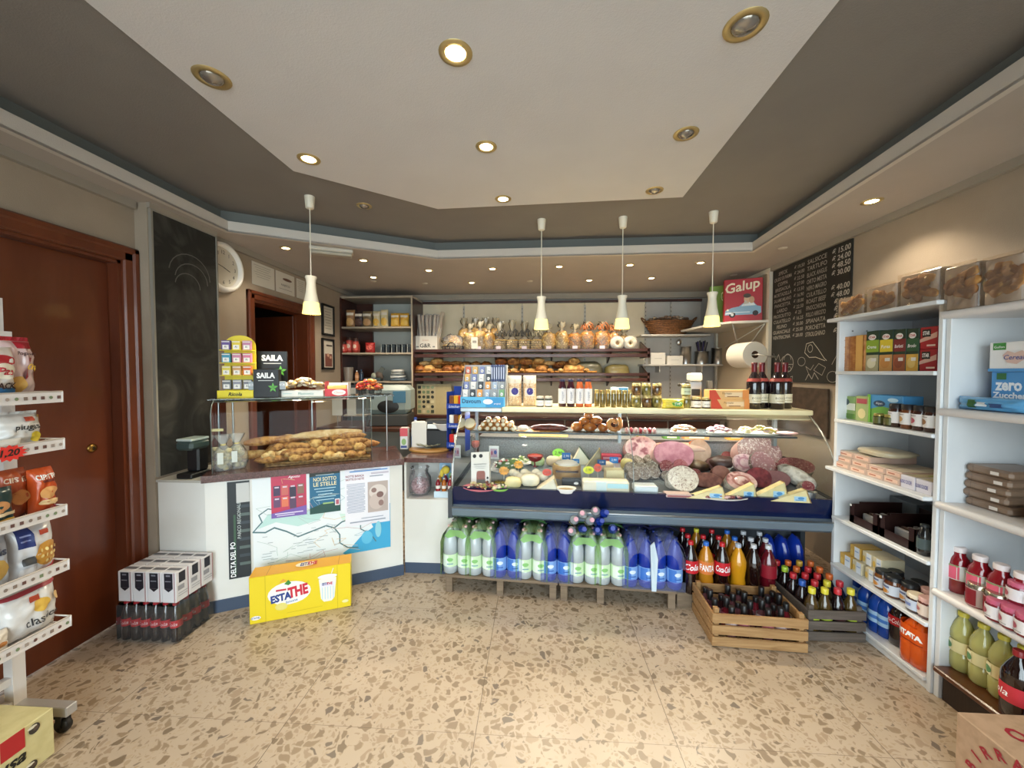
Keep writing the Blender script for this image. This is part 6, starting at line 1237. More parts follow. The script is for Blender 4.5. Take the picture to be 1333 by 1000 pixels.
dr = [('l', circ(-.24, .16, .085, .075), .005, CH), ('l', circ(-.24, .19, .05, .05, 10, 0, PI), .004, CH), ('l', [(-.32, .15), (-.16, .15)], .004, CH), ('l', circ(-.27, .11, .025, .02), .004, CH), ('l', circ(-.21, .11, .025, .02), .004, CH),
      ('l', [(.0, .24), (.02, .31), (.1, .32), (.17, .26), (.24, .19), (.27, .17)], .005, '#c2bcae'), ('l', [(.0, .24), (.06, .2), (.14, .2), (.25, .17)], .005, '#c2bcae'), ('l', circ(.07, .27, .03, .03), .004, '#c2bcae'),
      ('l', circ(-.04, .17, .05, .035), .004, CH), ('l', [(-.46, .25), (-.42, .19), (-.38, .24), (-.35, .18), (-.3, .22)], .005, CH), ('l', [(.12, .1), (.18, .15), (.26, .12), (.22, .06), (.12, .1)], .004, CH),
      ('l', [(-.44, .02), (-.42, .1), (-.36, .08), (-.35, .02), (-.44, .02)], .005, CH), ('l', [(-.28, .02), (-.16, .05), (-.16, .01), (-.28, .0), (-.28, .02)], .004, CH), ('l', [(.02, .02), (.06, .07), (.1, .03), (.13, .08), (.18, .03)], .006, CH), ('l', [(.06, .07), (.02, .13), (.08, .1), (.12, .14)], .004, CH), ('l', circ(.34, .05, .06, .04), .004, CH), ('l', [(.33, .14), (.45, .3)], .005, CH)]
deco(t, W_, Hh, dr, -.012, name='chalk_drawing', eps=.0004)
# dark board leaning on right wall below the menu
t = tag(obj('dark_board', g(C('#4a3c30', .6, hx2='#3a2e24', sc=20)).bbox(XR-.03, XR-.01, 3.05, 3.8, .95, 1.33, .004), None), 'dark brown panel on the right wall below the menu board', 'panel')
# ============ WHITE SHELVES ON THE RIGHT ============
XF = 1.79; SW = C('#dfe2e4', .4, hx2='#d6d9dc', sc=3, name='white_melamine'); RR = -PI/2
YA0, YA1 = 1.83, 2.42
t = thing('shelf_unit', 'white open shelf unit with five boards of groceries, nearer the back wall', 'shelf', (0, 0, 0))
ZA = [1.776, 1.463, 1.18, .893, .598, .312, .06]
XBK = 2.21
obj('side_panel', g(SW).bbox(XF+.008, XBK, YA1-.022, YA1, 0, 1.757, .002), t); obj('side_panel', g(SW).bbox(XF+.0, XBK, YA0-.02, YA0+.0, 0, 1.757, .002), t)
for a, b in ((YA0, 2.12), (2.123, YA1-.022)): obj('back_panel', g(C('#b9bcc0', .5)).box(XBK-.008, XBK, a, b, .05, 1.757), t)
obj('top_board', g(SW).bbox(XF-.03, XBK, YA0-.022, YA1+.03, 1.757, 1.776, .003), t)
for z in ZA[1:]: obj('shelf_board', g(SW).bbox(XF-.012 if z != .893 else XF-.04, XBK-.008, YA0, YA1-.022 if z != .893 else YA1+.0, z-.019, z, .003), t)
obj('plinth', g(SW).bbox(XF+.005, XF+.02, YA0, YA1-.022, 0, .042, .002), t)
for z in (1.7, 1.62): obj('screw_cover', g(C('#7a7c7e', .5)).cyl(.005, 0, .001, 0, 0, 8), t, M=Matrix.Translation((1.95 if z > 1.65 else 1.87, YA1-.0225, 1.70)) @ RX)
YB0, YB1 = .75, 1.808; XB2 = 2.12
t = thing('shelf_unit', 'white open shelf unit with thick rounded boards, nearest on the right', 'shelf', (0, 0, 0))
obj('side_panel', g(SW).bbox(XF+.01, XB2, YB1-.022, YB1, 0, 1.72, .002), t); obj('side_panel', g(SW).bbox(XF+.01, XB2, YB0, YB0+.022, 0, 1.72, .002), t)
ZB = [1.725, 1.30, .885, .49]
TK = C('#dedad8', .4, name='rounded_edge')
for z in ZB:
    b_ = g(TK); b_.box(XF+.01, XB2, YB0, YB1-.022, z-.034, z); b_.M = Matrix.Rotation(-PI/2, 4, 'X'); b_.lathe([(.017, YB0), (.017, YB1)], 14, XF+.004, -(z-.017)); obj('shelf_board', b_, t)
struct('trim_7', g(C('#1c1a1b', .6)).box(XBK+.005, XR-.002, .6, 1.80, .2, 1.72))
# bench
WB = wood('#5a3018', '#44230f', 3, (8, .6, 8), .3, .3)
t = thing('wooden_bench', 'low brown wooden bench inside the nearest shelf unit, carrying oil bottles', 'bench', (0, 0, 0))
obj('seat', g(WB).bbox(XF-.02, XB2, .8, 1.785, .128, .152, .005), t); obj('front_board', g(wood('#2a170e', '#1f110a', 3)).bbox(XF+.02, XF+.035, .82, 1.78, .0, .128, .002), t)
def onA(pl, pr_, yt, zi, Xp=1.83):
    yc, w_, h_ = spanX(pl, pr_, yt, ZA[zi], Xp); return yc, w_, h_
def rightbox(nm, lb, cat, pl, pr_, yt, z, Xf, d, col, specs, grp=None, **k):
    yc, w_, h_ = spanX(pl, pr_, yt, z, Xf); return carton(nm, lb, cat, (Xf+d/2, yc, z+.0005), RR, w_*.985, d, h_, col, specs, grp, **k)
# cookie trays on top: clear-wrapped
def cookie(lb, pl, pr_, yt, z, Xf, d, grp, n=14):
    yc, w_, h_ = spanX(pl, pr_, yt, z, Xf); w_ *= .97
    t_ = thing('biscuit_pack', lb, 'packet', (Xf+d/2, yc, z), RR, grp)
    obj('tray', g(C('#b9a184', .3, hx2='#9a7f62', sc=20, coat=.6)).bbox(-w_/2, w_/2, -d/2+.004, d/2, 0, h_*.96, .004), t_)
    rr = random.Random(lb); m = [C('#b8804a', .6, hx2='#94602e', sc=20), C('#d8a968', .6, hx2='#bb8446', sc=20)]
    obj('printed_label', g(C('#d8cdc4', .4)).box(-w_/2+.003, w_/2-.003, -d/2+.001, -d/2+.003, .003, h_*.93), t_)
    for j in range(n):
        a = rr.uniform(-.5, .5)*w_*.5+w_*.06; c = h_*(.3+.45*rr.random()); q = obj('biscuit', cached(('bk', j % 2, j % 3), lambda: g(m[j % 2]).blob((0, 0, 0), (.03+.01*(j % 3), .007, .019), .2, 4, j, 12, 8, .6).mesh('biscuit')), t_, M=Matrix.Translation((a, -d/2-.002, c)) @ Matrix.Rotation(rr.uniform(-.9, .9), 4, 'Y'))
    f_ = g(TH('#fff6ea', .85, .08, 1.5, dif='#dccbb8')); n_ = 9
    vs = [((i/n_-.5)*w_*1.0, -d/2-.012-.006*noise.noise(Vector((i*.9, j*.9, yc*9))), j/n_*h_*1.0) for j in range(n_+1) for i in range(n_+1)]
    f_.add(vs, [(j*(n_+1)+i, j*(n_+1)+i+1, (j+1)*(n_+1)+i+1, (j+1)*(n_+1)+i) for j in range(n_) for i in range(n_)]); obj('film', f_, t_)
cookie('pack of almond biscuits on top of white shelves, farthest of the three low packs', 1091, 1126, 385, 1.776, 1.80, .10, 'biscuit packs on top of the far shelf unit')
cookie('pack of almond biscuits on top of white shelves, middle of the three low packs', 1128, 1170, 370, 1.776, 1.80, .10, 'biscuit packs on top of the far shelf unit', 16)
cookie('pack of almond biscuits on top of white shelves, nearest of the three low packs', 1172, 1225, 352, 1.776, 1.80, .10, 'biscuit packs on top of the far shelf unit', 20)
cookie('tall pack of biscuits on top of nearest shelves, left one', 1229, 1276, 342, 1.725, 1.80, .12, 'tall biscuit packs on the near shelf unit', 16); cookie('tall pack of lemon biscuits on top of nearest shelves, right one cut by frame', 1282, 1338, 330, 1.725, 1.80, .12, 'tall biscuit packs on the near shelf unit', 20)
# shelf 2 (z 1.463)
rightbox('crispbread_pack', 'orange-brown pack of square crispbread at far end of the upper shelf', 'packet', 1090, 1126, 438, ZA[1], 1.83, .12, C('#c98a4a', .35, hx2='#a8642c', sc=24, coat=.5), [('r', -.02, .5, .02, 1, '#9a5a24')]+[('r', 0, .1+.2*k, .96, .012, '#b0703a') for k in range(5)]+[('r', .36, .5, .24, 1, '#e0ac5e')])
for k, (l, r, c_, c2_) in enumerate(((1128, 1145, '#8fae3a', '#b9b08a'), (1146, 1163, '#e0c83a', '#d09a5a'), (1164, 1180, '#7a2a2c', '#a8603c'), (1181, 1197, '#2f5a3a', '#d8a84a'))):
    rightbox('soup_carton', 'carton of soup with dark green top and %s band on the upper shelf' % ['lime green', 'yellow', 'dark red', 'dark green'][k], 'carton', l, r, 431+k*-1, ZA[1], 1.84, .06, '#1f3a2a', [('r', 0, .62, 1, .3, c_), ('r', 0, .2, 1, .4, c2_), ('e', 0, .84, .6, .14, '#f0eeea'), ('t', 0, .84, .06, '#b0202a', 'STAR', 0, .02, .5), ('t', 0, .6, .08, '#ffffff', ['Crema', 'Purea', 'Borlotti', 'Brodo'][k], .2, .01, .7), ('e', 0, .2, .7, .26, ['#e6e0c0', '#c98a4a', '#8f4a34', '#e0c070'][k]), ('r', .2, .28, .4, .08, '#e9e4da')], 'soup cartons on the upper shelf')
for k in range(2):
    yc, w_, h_ = spanX(1198, 1221, 425, ZA[1], 1.84); hh = h_/2
    carton('red_box', 'red box with black STAR badge, %s of the two stacked' % ['lower', 'upper'][k], 'box', (1.90, yc, ZA[1]+hh*k), RR, w_*.97, .12, hh*.985, '#a8222c', [('p', [(-.5, .3), (.5, .5), (.5, .75), (-.5, .45)], '#d8b0a0'), ('r', -.1, .72, .5, .34, '#1d1b1c'), ('t', -.1, .72, .18, '#ffffff', 'STAR', 0, .02, .4), ('r', .2, .15, .5, .08, '#e6d0c4')], 'two stacked red boxes')
# shelf 3 (z 1.18)
rightbox('cheese_spread_pack', 'small green and white carton with tin at far end of second shelf', 'carton', 1093, 1114, 516, ZA[2], 1.85, .08, '#8fae6a', [('r', 0, .55, 1, .3, '#e6ead8'), ('e', -.1, .75, .5, .3, '#4a5a5e'), ('r', 0, .15, 1, .2, '#5f8a3a')])
rightbox('cereal_box', 'green box with a cream pear picture beside the blue landscape box', 'box', 1114, 1131, 516, ZA[2], 1.845, .06, '#a8b87a', [('e', 0, .3, .6, .4, '#e6d8a0'), ('r', 0, .8, .8, .2, '#b8505a')])
rightbox('cereal_box', 'wide blue and green box with a landscape on the second shelf', 'box', 1130, 1176, 515, ZA[2], 1.85, .1, '#4f9ad0', [('p', [(-.5, 0), (.5, 0), (.5, .5), (-.1, .62), (-.5, .45)], '#6fae4a'), ('e', -.15, .7, .35, .22, '#2a4a6a'), ('t', -.15, .7, .1, '#ffffff', 'Alpen'), ('e', .25, .85, .3, .14, '#bfe0f2'), ('r', -.45, .5, .1, 1, '#7cc04a')])
def rj(nm, lb, px, yb, z, Xc, r, h, body, lid, lab, specs=None, grp=None, cat='jar', labz=(.15, .7)):
    p = onX(px, yb, Xc-.0); return jar(nm, lb, cat, (Xc, p.y, z+.0005), r, h, body, lid, lab, specs, grp, rz=RR-.5, labz=labz)
for k, px in enumerate((1144, 1158)): rj('pate_tin', 'small gold-edged tin before the landscape box, %s' % lr(k, 2), px, 548, ZA[2], 1.81, .023, .06, C('#4a4630', .25, .5), C('#b0a060', .3, .8), '#5a5a2a', None, 'small tins on the second shelf')
for k, px in enumerate((1167, 1183, 1199, 1214)):
    rj('jam_jar', 'dark jar with black lid and white label on second shelf, %s' % lr(k, 4), px, 545, ZA[2], 1.83, .031, .118, C('#3a1c14' if k != 1 else '#6a3a1c', .12, coat=.7), '#1f1a1c', '#e4e0dc', [('e', 0, .45, .6, .5, ['#8a5a3a', '#c99a5a', '#b04a5a', '#9a6a3a'][k]), ('r', 0, .85, .7, .06, '#888888')], 'dark jam jars on the second shelf', labz=(.18, .66))
# shelf 4 (z .893): flat boxes
FB = '#cfb3a4'
fb = [(1086, 1106, 3, .04), (1106, 1128, 3, .02), (1128, 1150, 2, 0), (1150, 1172, 2, -.0)]
k = 0
for c_, (l, r, n, dx_) in enumerate(fb):
    yc, w_, h_ = spanX(l, r, 600, ZA[3], 1.80)
    for j in range(n):
        carton('snack_box', 'long flat wafer box on third shelf, %s column from far end, %s' % (ORDW[c_], topn(j, n) if n > 2 else ['lower', 'upper'][j]), 'box', (1.80+.12+.01*j, yc, ZA[3]+.0335*j), RR, w_*.98, .24, .033, C(FB, .35, hx2='#c4a594', sc=12, coat=.4), [('r', 0, .5, .8, .5, '#e6c4b0'), ('r', -.1, .5, .4, .2, '#b8705a')], 'flat wafer boxes on the third shelf', top=[('r', 0, .5, .9, .96, '#cfc6b4')])
for k in range(2):
    yc, w_, h_ = spanX(*((1140, 1170) if k == 0 else (1171, 1214)), 600, ZA[3], 1.80)
    if k == 0: yc, w_, h_ = spanX(1173, 1192, 600, ZA[3], 1.80)
    else: yc, w_, h_ = spanX(1193, 1214, 600, ZA[3], 1.80)
    carton('bread_crisp_box', 'low pale box with violet lettering at near end of third shelf, %s' % lr(k, 2), 'box', (1.80+.12, yc, ZA[3]), RR, w_*.98, .24, .062, '#d3d0da', [('t', -.1, .5, .3, '#5a5a9a', 'BUONO CUOCERE', 0, .02, .8)], 'pale boxes with violet lettering', top=[('r', 0, .5, .9, .9, '#b8ab8a'), ('e', .1, .5, .3, .3, '#8a9a3a')])
yc, w_, h_ = spanX(1105, 1150, 590, ZA[3], 1.82); tag(obj('wrapped_pack', g(C('#c9bda0', .3, coat=.5)).blob((0, 0, .02), (.1, w_*.5, .018), .15, 4, 3, p=.6, flat=.8), None, (1.93, yc, ZA[3]+.0335*3+.002)), 'flat clear-wrapped pack lying on top of the wafer boxes', 'packet')
# shelf 5 (z .598): dark brown trays
TB = C('#2b1613', .4, name='dark_brown_card')
def opentray(lb, pl, pr_, h, grp):
    yc, w_, _ = spanX(pl, pr_, 690, ZA[4], 1.81); t_ = thing('chocolate_tray', lb, 'tray', (1.81+.15, yc, ZA[4]), RR, grp); d = .30; w_ *= .97
    b_ = g(TB); b_.box(-w_/2, w_/2, -d/2, d/2, 0, .004); b_.box(-w_/2, w_/2, d/2-.004, d/2, 0, h)
    for s_ in (-1, 1): x = s_*(w_/2-.002); b_.yprism([(x-.002, 0), (x+.002, 0), (x+.002, h), (x-.002, h)], -d/2+.05, d/2); b_.yprism([(x-.002, 0), (x+.002, 0), (x+.002, h*.9), (x-.002, h*.9)], -d/2, -d/2+.05)
    b_.box(-w_/2, -w_/2+.03, -d/2, -d/2+.003, 0, h*.9).box(w_/2-.03, w_/2, -d/2, -d/2+.003, 0, h*.9).box(-w_/2, w_/2, -d/2, -d/2+.003, 0, h*.38); obj('card_tray', b_, t_)
    for j in range(5): obj('chocolate_bar', g(C(['#8a8a8c', '#4a3a34', '#b9b4ac'][j % 3], .35)).bbox(-w_*.36, w_*.36, -.1+.03*j, -.08+.03*j, .005, h*.5+.004*(j % 2), .003), t_)
    obj('paper_strip', g(C('#cfd2d4', .4)).box(-w_/2+.001, -w_/2+.012, -d/2-.002, -d/2, h*.8, h*.9), t_)
opentray('open dark brown display tray on the fourth shelf, farther one', 1105, 1143, .115, 'open dark brown trays'); opentray('open dark brown display tray on the fourth shelf, nearer one', 1144, 1192, .12, 'open dark brown trays')
p = onX(1203, 715, 1.83); bottle('sauce_bottle', 'small black bottle at the near end of fourth shelf', 'bottle', (1.83, p.y, ZA[4]), .026, .145, C('#12161a', .1, coat=.8), '#20262a', '#4a5a5e', (.2, .55), neck=.5)
carton('grey_box', 'grey box behind the farther dark tray', 'box', (2.14, 2.3, ZA[4]), RR, .16, .1, .13, '#5f6568'); 
for k, y_ in enumerate((2.10, 1.92)): carton('printed_box', 'dark-framed box with floral print at back of fourth shelf, %s' % ['farther', 'nearer'][k], 'box', (2.185, y_, ZA[4]), RR, .15, .03, .22, '#8a7f7c', [('r', 0, .3, .9, .4, '#a8606a'), ('r', 0, .75, .9, .4, '#7d7674'), ('e', .1, .45, .5, .2, '#c9a0a0')], 'printed boxes at back of fourth shelf')
# shelf 6 (z .312): small white boxes, jars
k = 0
for lv, prs in ((0, ((1093, 1108), (1109, 1122), (1126, 1138))), (1, ((1101, 1115), (1117, 1130), (1131, 1142)))):
    for i, (l, r) in enumerate(prs):
        yc, w_, h_ = spanX(l, r, 735, ZA[5], 1.83); h_ = .068
        carton('jam_portion_box', 'small white and amber box on the fifth shelf, %s row, %s' % (['lower', 'upper'][lv], ['farthest', 'middle', 'nearest'][i]), 'box', (1.83+.06+.02*lv, yc, ZA[5]+.07*lv), RR, max(.055, w_*.95), .12, .068, '#c9a04a' if i == 0 else '#d3c8a8', [('r', .2, .5, .5, .94, '#dfe6ee'), ('e', -.3, .4, .3, .5, '#d8b458'), ('r', .2, .6, .36, .1, '#9ab0d0')], 'small white boxes on the fifth shelf')
JB = C('#5a3018', .1, coat=.8); JO = C('#7a4a1c', .1, coat=.8)
for k, (px, yb, X_, r_, h_) in enumerate(((1149, 760, 1.84, .034, .10), (1163, 770, 1.83, .037, .105), (1166, 755, 1.90, .034, .10), (1184, 778, 1.86, .036, .10), (1196, 775, 1.92, .036, .10))):
    rj('honey_jar', 'amber-brown jar with pale blue label on fifth shelf, %s from the far end' % ORDW[k], px, yb, ZA[5], X_, r_, h_, JB if k % 2 else JO, '#1a1c20', '#c9d0dc', [('e', 0, .3, .8, .5, '#c98a3a'), ('r', 0, .75, .8, .2, '#5a6a94')], 'amber-brown jars on the fifth shelf', labz=(.12, .6))
rj('cream_jar', 'squat dark jar with cream lid and blue label at front of fifth shelf', 1193, 800, ZA[5], 1.825, .038, .085, '#3a2420', '#dccfb8', '#c5cfe0', [('r', 0, .5, .7, .3, '#7a8ac0')])
for k in range(2): rj('pink_jar', 'jar with pinkish lid and cream label in near corner of fifth shelf, %s' % ['front', 'behind'][k], 1208+2*k, 800-12*k, ZA[5], 1.83+.08*k, .036, .095, '#5a2a24', '#c9a09a', '#e0d0c4', [('e', 0, .5, .5, .4, '#b06a6a')], 'two jars in the near corner')
# bottom shelf: bottles
BLU = TH('#3f78d8', .45, .08, 1.35, dif='#1f56c0', name='blue_plastic')
for k, (px, X_) in enumerate(((1128, 1.86), (1138, 1.95), (1143, 1.85), (1155, 1.86), (1150, 1.95), (1120, 1.95))):
    p = onX(px, 800, X_); bottle('water_bottle', 'blue water bottle on the bottom shelf, %s from the far end' % ORDW[[1, 3, 2, 5, 4, 0][k]], 'bottle', (X_, p.y+.0, ZA[6]), .042, .235, BLU, '#2a55b0', '#9cc0e0', (.25, .5), [('r', 0, .5, .8, .3, '#3f74c0')], 'blue water bottles on the bottom shelf', rz=RR)
p = onX(1171, 830, 1.87); COLA = C('#1b0b09', .08, coat=1, name='cola')
bottle('cola_bottle', 'cola bottle with red label on the bottom shelf between blue bottles and orange drink', 'bottle', (1.87, p.y, ZA[6]), .044, .235, COLA, '#8a1a1e', '#b0181e', (.45, .65), [('t', 0, .5, .5, '#ffffff', 'Coca-Cola', .25, 0, .8)], rz=RR)
ORA = C('#dd5a10', .12, hx2='#d04e0c', sc=8, coat=.6, name='orange_drink')
for k, (px, X_) in enumerate(((1189, 1.83), (1201, 1.835))):
    p = onX(px, 845, X_); bottle('orange_soda_bottle', 'large orange soda bottle with FANTA lettering on bottom shelf, %s' % ['farther', 'nearer'][k], 'bottle', (X_, p.y-.0, ZA[6]), .047, .232, ORA, '#1f2a50', '#d8540e', (.45, .8), [('t', 0, .5, .32, '#ffffff', 'FANTA', 0, .05, .9), ('r', 0, .12, .9, .06, '#8a2a10')], 'orange soda bottles on the bottom shelf', rz=RR-.3)
# ---- near unit: shelf 2 (z 1.30)
yc, w_, h_ = spanX(1290, 1345, 480, 1.30, 1.88)
def nb(pl, pr_, yt, yb, Xf):
    a = onX(pl, (yt+yb)/2, Xf); b = onX(pr_, (yt+yb)/2, Xf); return (a.y+b.y)/2, abs(a.y-b.y), onX((pl+pr_)/2, yt, Xf).z, onX((pl+pr_)/2, yb, Xf).z
yc, w_, zt, zb = nb(1290, 1350, 484, 527, 1.90)
carton('rusk_box', 'blue box with big white lettering under the white box on the near shelf', 'box', (1.95, yc, 1.3005), RR, w_, .1, zt-1.30, '#4f93cc', [('t', -.1, .62, .22, '#f2f6fa', 'zero', 0, .04, .6), ('t', -.05, .4, .16, '#f2f6fa', 'Zuccheri', 0, .04, .8), ('r', -.25, .88, .22, .16, '#2f6a3a'), ('r', -.2, .2, .4, .03, '#2a5a94'), ('e', .4, .2, .2, .14, '#b06a3a')])
yc2, w2, zt2, zb2 = nb(1288, 1352, 445, 482, 1.89)
carton('biscuit_box', 'white box with heart outline and green badge on top of the blue box', 'box', (1.94, yc2, zt+.001), RR, w2, .1, zt2-zt, '#e6e4e2', [('r', -.28, .86, .28, .24, '#3f8a3a'), ('t', -.28, .84, .08, '#ffffff', 'Gullon'), ('p', [(-.2, .55), (-.1, .7), (.05, .62), (.2, .7), (.35, .5), (.1, .25), (-.1, .3)], '#d8b8ac'), ('t', .08, .48, .16, '#4a5a9a', 'Cereale', .2, .01, .5), ('r', 0, .05, 1, .1, '#4f93cc')])
yc, w_, zt, zb = nb(1243, 1345, 520, 533, 1.83)
t = pouch('biscuit_packet', 'long light blue flow-wrapped biscuit packet lying at front of near shelf', 'packet', (1.845, yc, 1.3005), RR, w_*.98, .055, .07, C('#5aa0d0', .25, coat=.6), [('r', -.2, .5, .12, .6, '#2f6a3a'), ('r', -.05, .5, .14, .3, '#dce8f0'), ('r', .15, .45, .16, .3, '#24508a')], seed=2)
# shelf 3: brown packs
BP = C('#8f7763', .45, hx2='#7c6552', sc=8, coat=.3, name='brown_pack')
for k in range(7):
    yc, w_, zt, zb = nb(1247, 1318, 640, 650, 1.86) if k < 5 else nb(1305, 1352, 640, 650, 1.85)
    hgt = .034; z = .8855+hgt*1.06*k if k < 5 else .8855+hgt*1.06*(k-5)
    if k >= 5: yc -= .02
    t_ = thing('piadina_pack', 'flat brown pack with white sticker on near shelf, %s' % (topn(k, 5)+' in left stack' if k < 5 else ['bottom', 'top'][k-5]+' in right stack'), 'packet', (1.86+.11+(.0 if k < 5 else -.03), yc+.004*((k*3) % 4)-(.09 if k >= 5 else 0), z), RR, 'flat brown sealed packs'); w_ = .165
    obj('pack', cached('piad', lambda: g(BP).bbox(-.0825, .0825, -.1, .1, 0, hgt, .01).mesh('pack')), t_); deco(t_, w_, hgt, [('r', .16+.1*(k % 2), .45, .18, .4, '#e4dcd4'), ('r', -.3, .5, .01, .8, '#6a5444')], -.1)
# shelf 4: juice, tins, jars
RJ = C('#8a1420', .1, hx2='#7a101c', sc=6, coat=.8, name='red_juice')
jp = [(.033, 0), (.038, .01), (.038, .125), (.032, .15), (.021, .165), (.0205, .19)]
for k in range(5):
    p = onX(1248+28*k, 740, 1.865); bottle('red_juice_bottle', 'tall red juice bottle with pink label on near shelf, %s from the left' % ORDW[k], 'bottle', (1.865, p.y, .4905), .038, .2, RJ, '#e2d8d8', '#dfe0de', (.3, .62), [('r', .3, .5, .5, .9, '#e0607a'), ('e', -.25, .45, .45, .8, '#f0f0ee'), ('t', -.25, .5, .2, '#2a6a5a', 'frutta', .1, 0, .4), ('r', 0, .95, 1, .1, '#8a9a6a')], 'red juice bottles on the near shelf', prof=jp, capr=1.12, caph=.12, rz=RR-.55)
for k in range(2):
    p = onX(1275+25*k, 770, 1.835); tt = jar('tomato_tin', 'open-rimmed food tin with red and silver label before the juice bottles, %s' % lr(k, 2), 'tin', (1.83, p.y, .4905), .034, .095, C('#a02a34', .3, .3), C('#b0a894', .25, .9), '#b8a09a', [('r', .2, .5, .5, .9, '#8a1e2a'), ('r', -.3, .3, .4, .5, '#d9dcdc')], 'two food tins', rz=RR-.5, labz=(.05, .8))
for k, (px, yb, X_) in enumerate(((1298, 790, 1.80), (1318, 805, 1.80), (1322, 785, 1.85), (1338, 815, 1.80), (1341, 790, 1.85))):
    p = onX(px, yb, X_); rj('pink_lidded_jar', 'small jar with pink lid and white label at front of near shelf, %s' % ['leftmost front', 'second in front', 'behind the second', 'third in front', 'behind the third'][k], px, yb, .4905, X_, .031, .082, '#7a1f2c', '#c05a78', '#e6e2e4', [('e', -.05, .5, .45, .5, '#b05a6a'), ('r', 0, .15, .7, .08, '#aaaaaa')], 'jars with pink lids', labz=(.12, .7))
p = onX(1325, 735, 1.86); rj('pink_lidded_jar', 'jar with pink lid stacked higher at the right frame edge', 1328, 735, .4905+.083, 1.85, .031, .082, '#7a1f2c', '#c05a78', '#e6e2e4', [('e', -.05, .5, .45, .5, '#b05a6a')], None)
# bench: oil bottles
OIL = TH('#f0eca8', .5, .05, 1.45, dif='#e2de8c', name='oil')
op = [(.034, 0), (.04, .01), (.04, .07), (.036, .075), (.036, .13), (.041, .14), (.04, .17), (.025, .21), (.015, .225), (.014, .245)]
for k in range(4):
    px = 1253+27*k; X_ = 1.875; p = onX(px, 840, X_)
    t_ = bottle('oil_bottle', 'clear yellow oil bottle with cream label on the wooden bench, %s' % lr(k, 4), 'bottle', (X_, p.y, .153), .041, .255, OIL, '#d8c84a', '#d9cf9a', (.32, .52), [('r', 0, .5, .5, .8, '#e9e2c0'), ('e', .1, .45, .35, .6, '#5a8a5a'), ('r', -.3, .5, .2, .5, '#d8b84a')], 'oil bottles on the bench', prof=op, rz=RR-.6)

p = onX(1330, 870, 1.83); bottle('cola_bottle', 'cola bottle with red label at right frame edge on the bench', 'bottle', (1.82, p.y, .153), .045, .26, COLA, '#8a1a1e', '#c0303a', (.25, .5), [('t', 0, .5, .4, '#ffffff', 'Cola', .2)], rz=RR-.6)
# beer carton in the bottom right corner
KB = C('#b39478', .7, hx2='#a88a6e', sc=30, name='kraft_card')
yb = 1.425; x_ = 1.50
t = thing('beer_carton', 'brown cardboard beer carton with red BIRRA lettering in bottom right corner', 'box', (0, 0, 0))
obj('card_box', g(KB).bbox(x_, 1.765, 1.02, yb, 0, .25, .003), t)
obj('flap_seam', g(C('#7d6249', .7)).box(x_, 1.765, 1.2215, 1.2235, .2502, .251), t)
sp = []
for i, ch in enumerate('BIRRA MORETTI'):
    a = math.radians(172-18*i)
    if ch != ' ': sp.append(('t', .155*math.cos(a)/.40, (.085+.155*math.sin(a))/.25, .13, '#9c2030', ch, 0, .03, .3, math.degrees(a)-90))
deco(t, .40, .25, sp, 0, M=Matrix.Translation((x_-.001, 1.22, 0)) @ Matrix.Rotation(-PI/2, 4, 'Z'))
deco(t, .26, .40, [('t', -.10, .76, .13, '#9c2030', 'OS', 0, .03, .3, -80), ('t', -.1, .3, .1, '#9c2030', 'BIRRA', 0, .03, .6, -80)], 0, M=Matrix.Translation((1.63, 1.02, .2505)) @ Matrix.Rotation(-PI/2, 4, 'X'))
# ============ DRINKS IN FRONT OF THE COLD COUNTER ============
PW = wood('#8a7660', '#6f5d4a', 4, (1, 8, 8), .7)
PA_ = math.radians(-4.3); PO = Vector((-.60, 2.47, 0)); PU = Vector((math.cos(PA_), math.sin(PA_), 0)); PV = Vector((-PU.y, PU.x, 0))
def pp(u, v, z=0): return PO+PU*u+PV*v+Vector((0, 0, z))
for k, (u0, u1, lb) in enumerate(((0, .745, 'low wooden slatted stand under the water packs, left half'), (.755, 1.47, 'low wooden slatted stand under the water packs, right half'))):
    t = thing('wooden_stand', lb, 'stand', PO, PA_)
    for j in range(4): obj('slat', g(PW).bbox(u0, u1, .0+.105*j, .08+.105*j, .10, .118, .002), t)
    for u in (u0+.03, (u0+u1)/2 if k == 0 else (u0+u1)/2-.1, u1-.03):
        for v in (.02, .36): obj('leg', g(PW).bbox(u-.022, u+.022, v-.015, v+.015, 0, .10, .002), t)
WC = TH('#f6fbff', .5, .04, 1.5, dif='#eef8fc', name='clear_bottle'); WBL = TH('#4a78e0', .35, .05, 1.35, dif='#1c3fb4', name='blue_bottle')
wp = [(.036, 0), (.045, .008), (.045, .05), (.041, .055), (.045, .06), (.045, .11), (.042, .115), (.045, .12), (.045, .19), (.043, .205), (.034, .24), (.02, .275), (.014, .285), (.014, .30)]
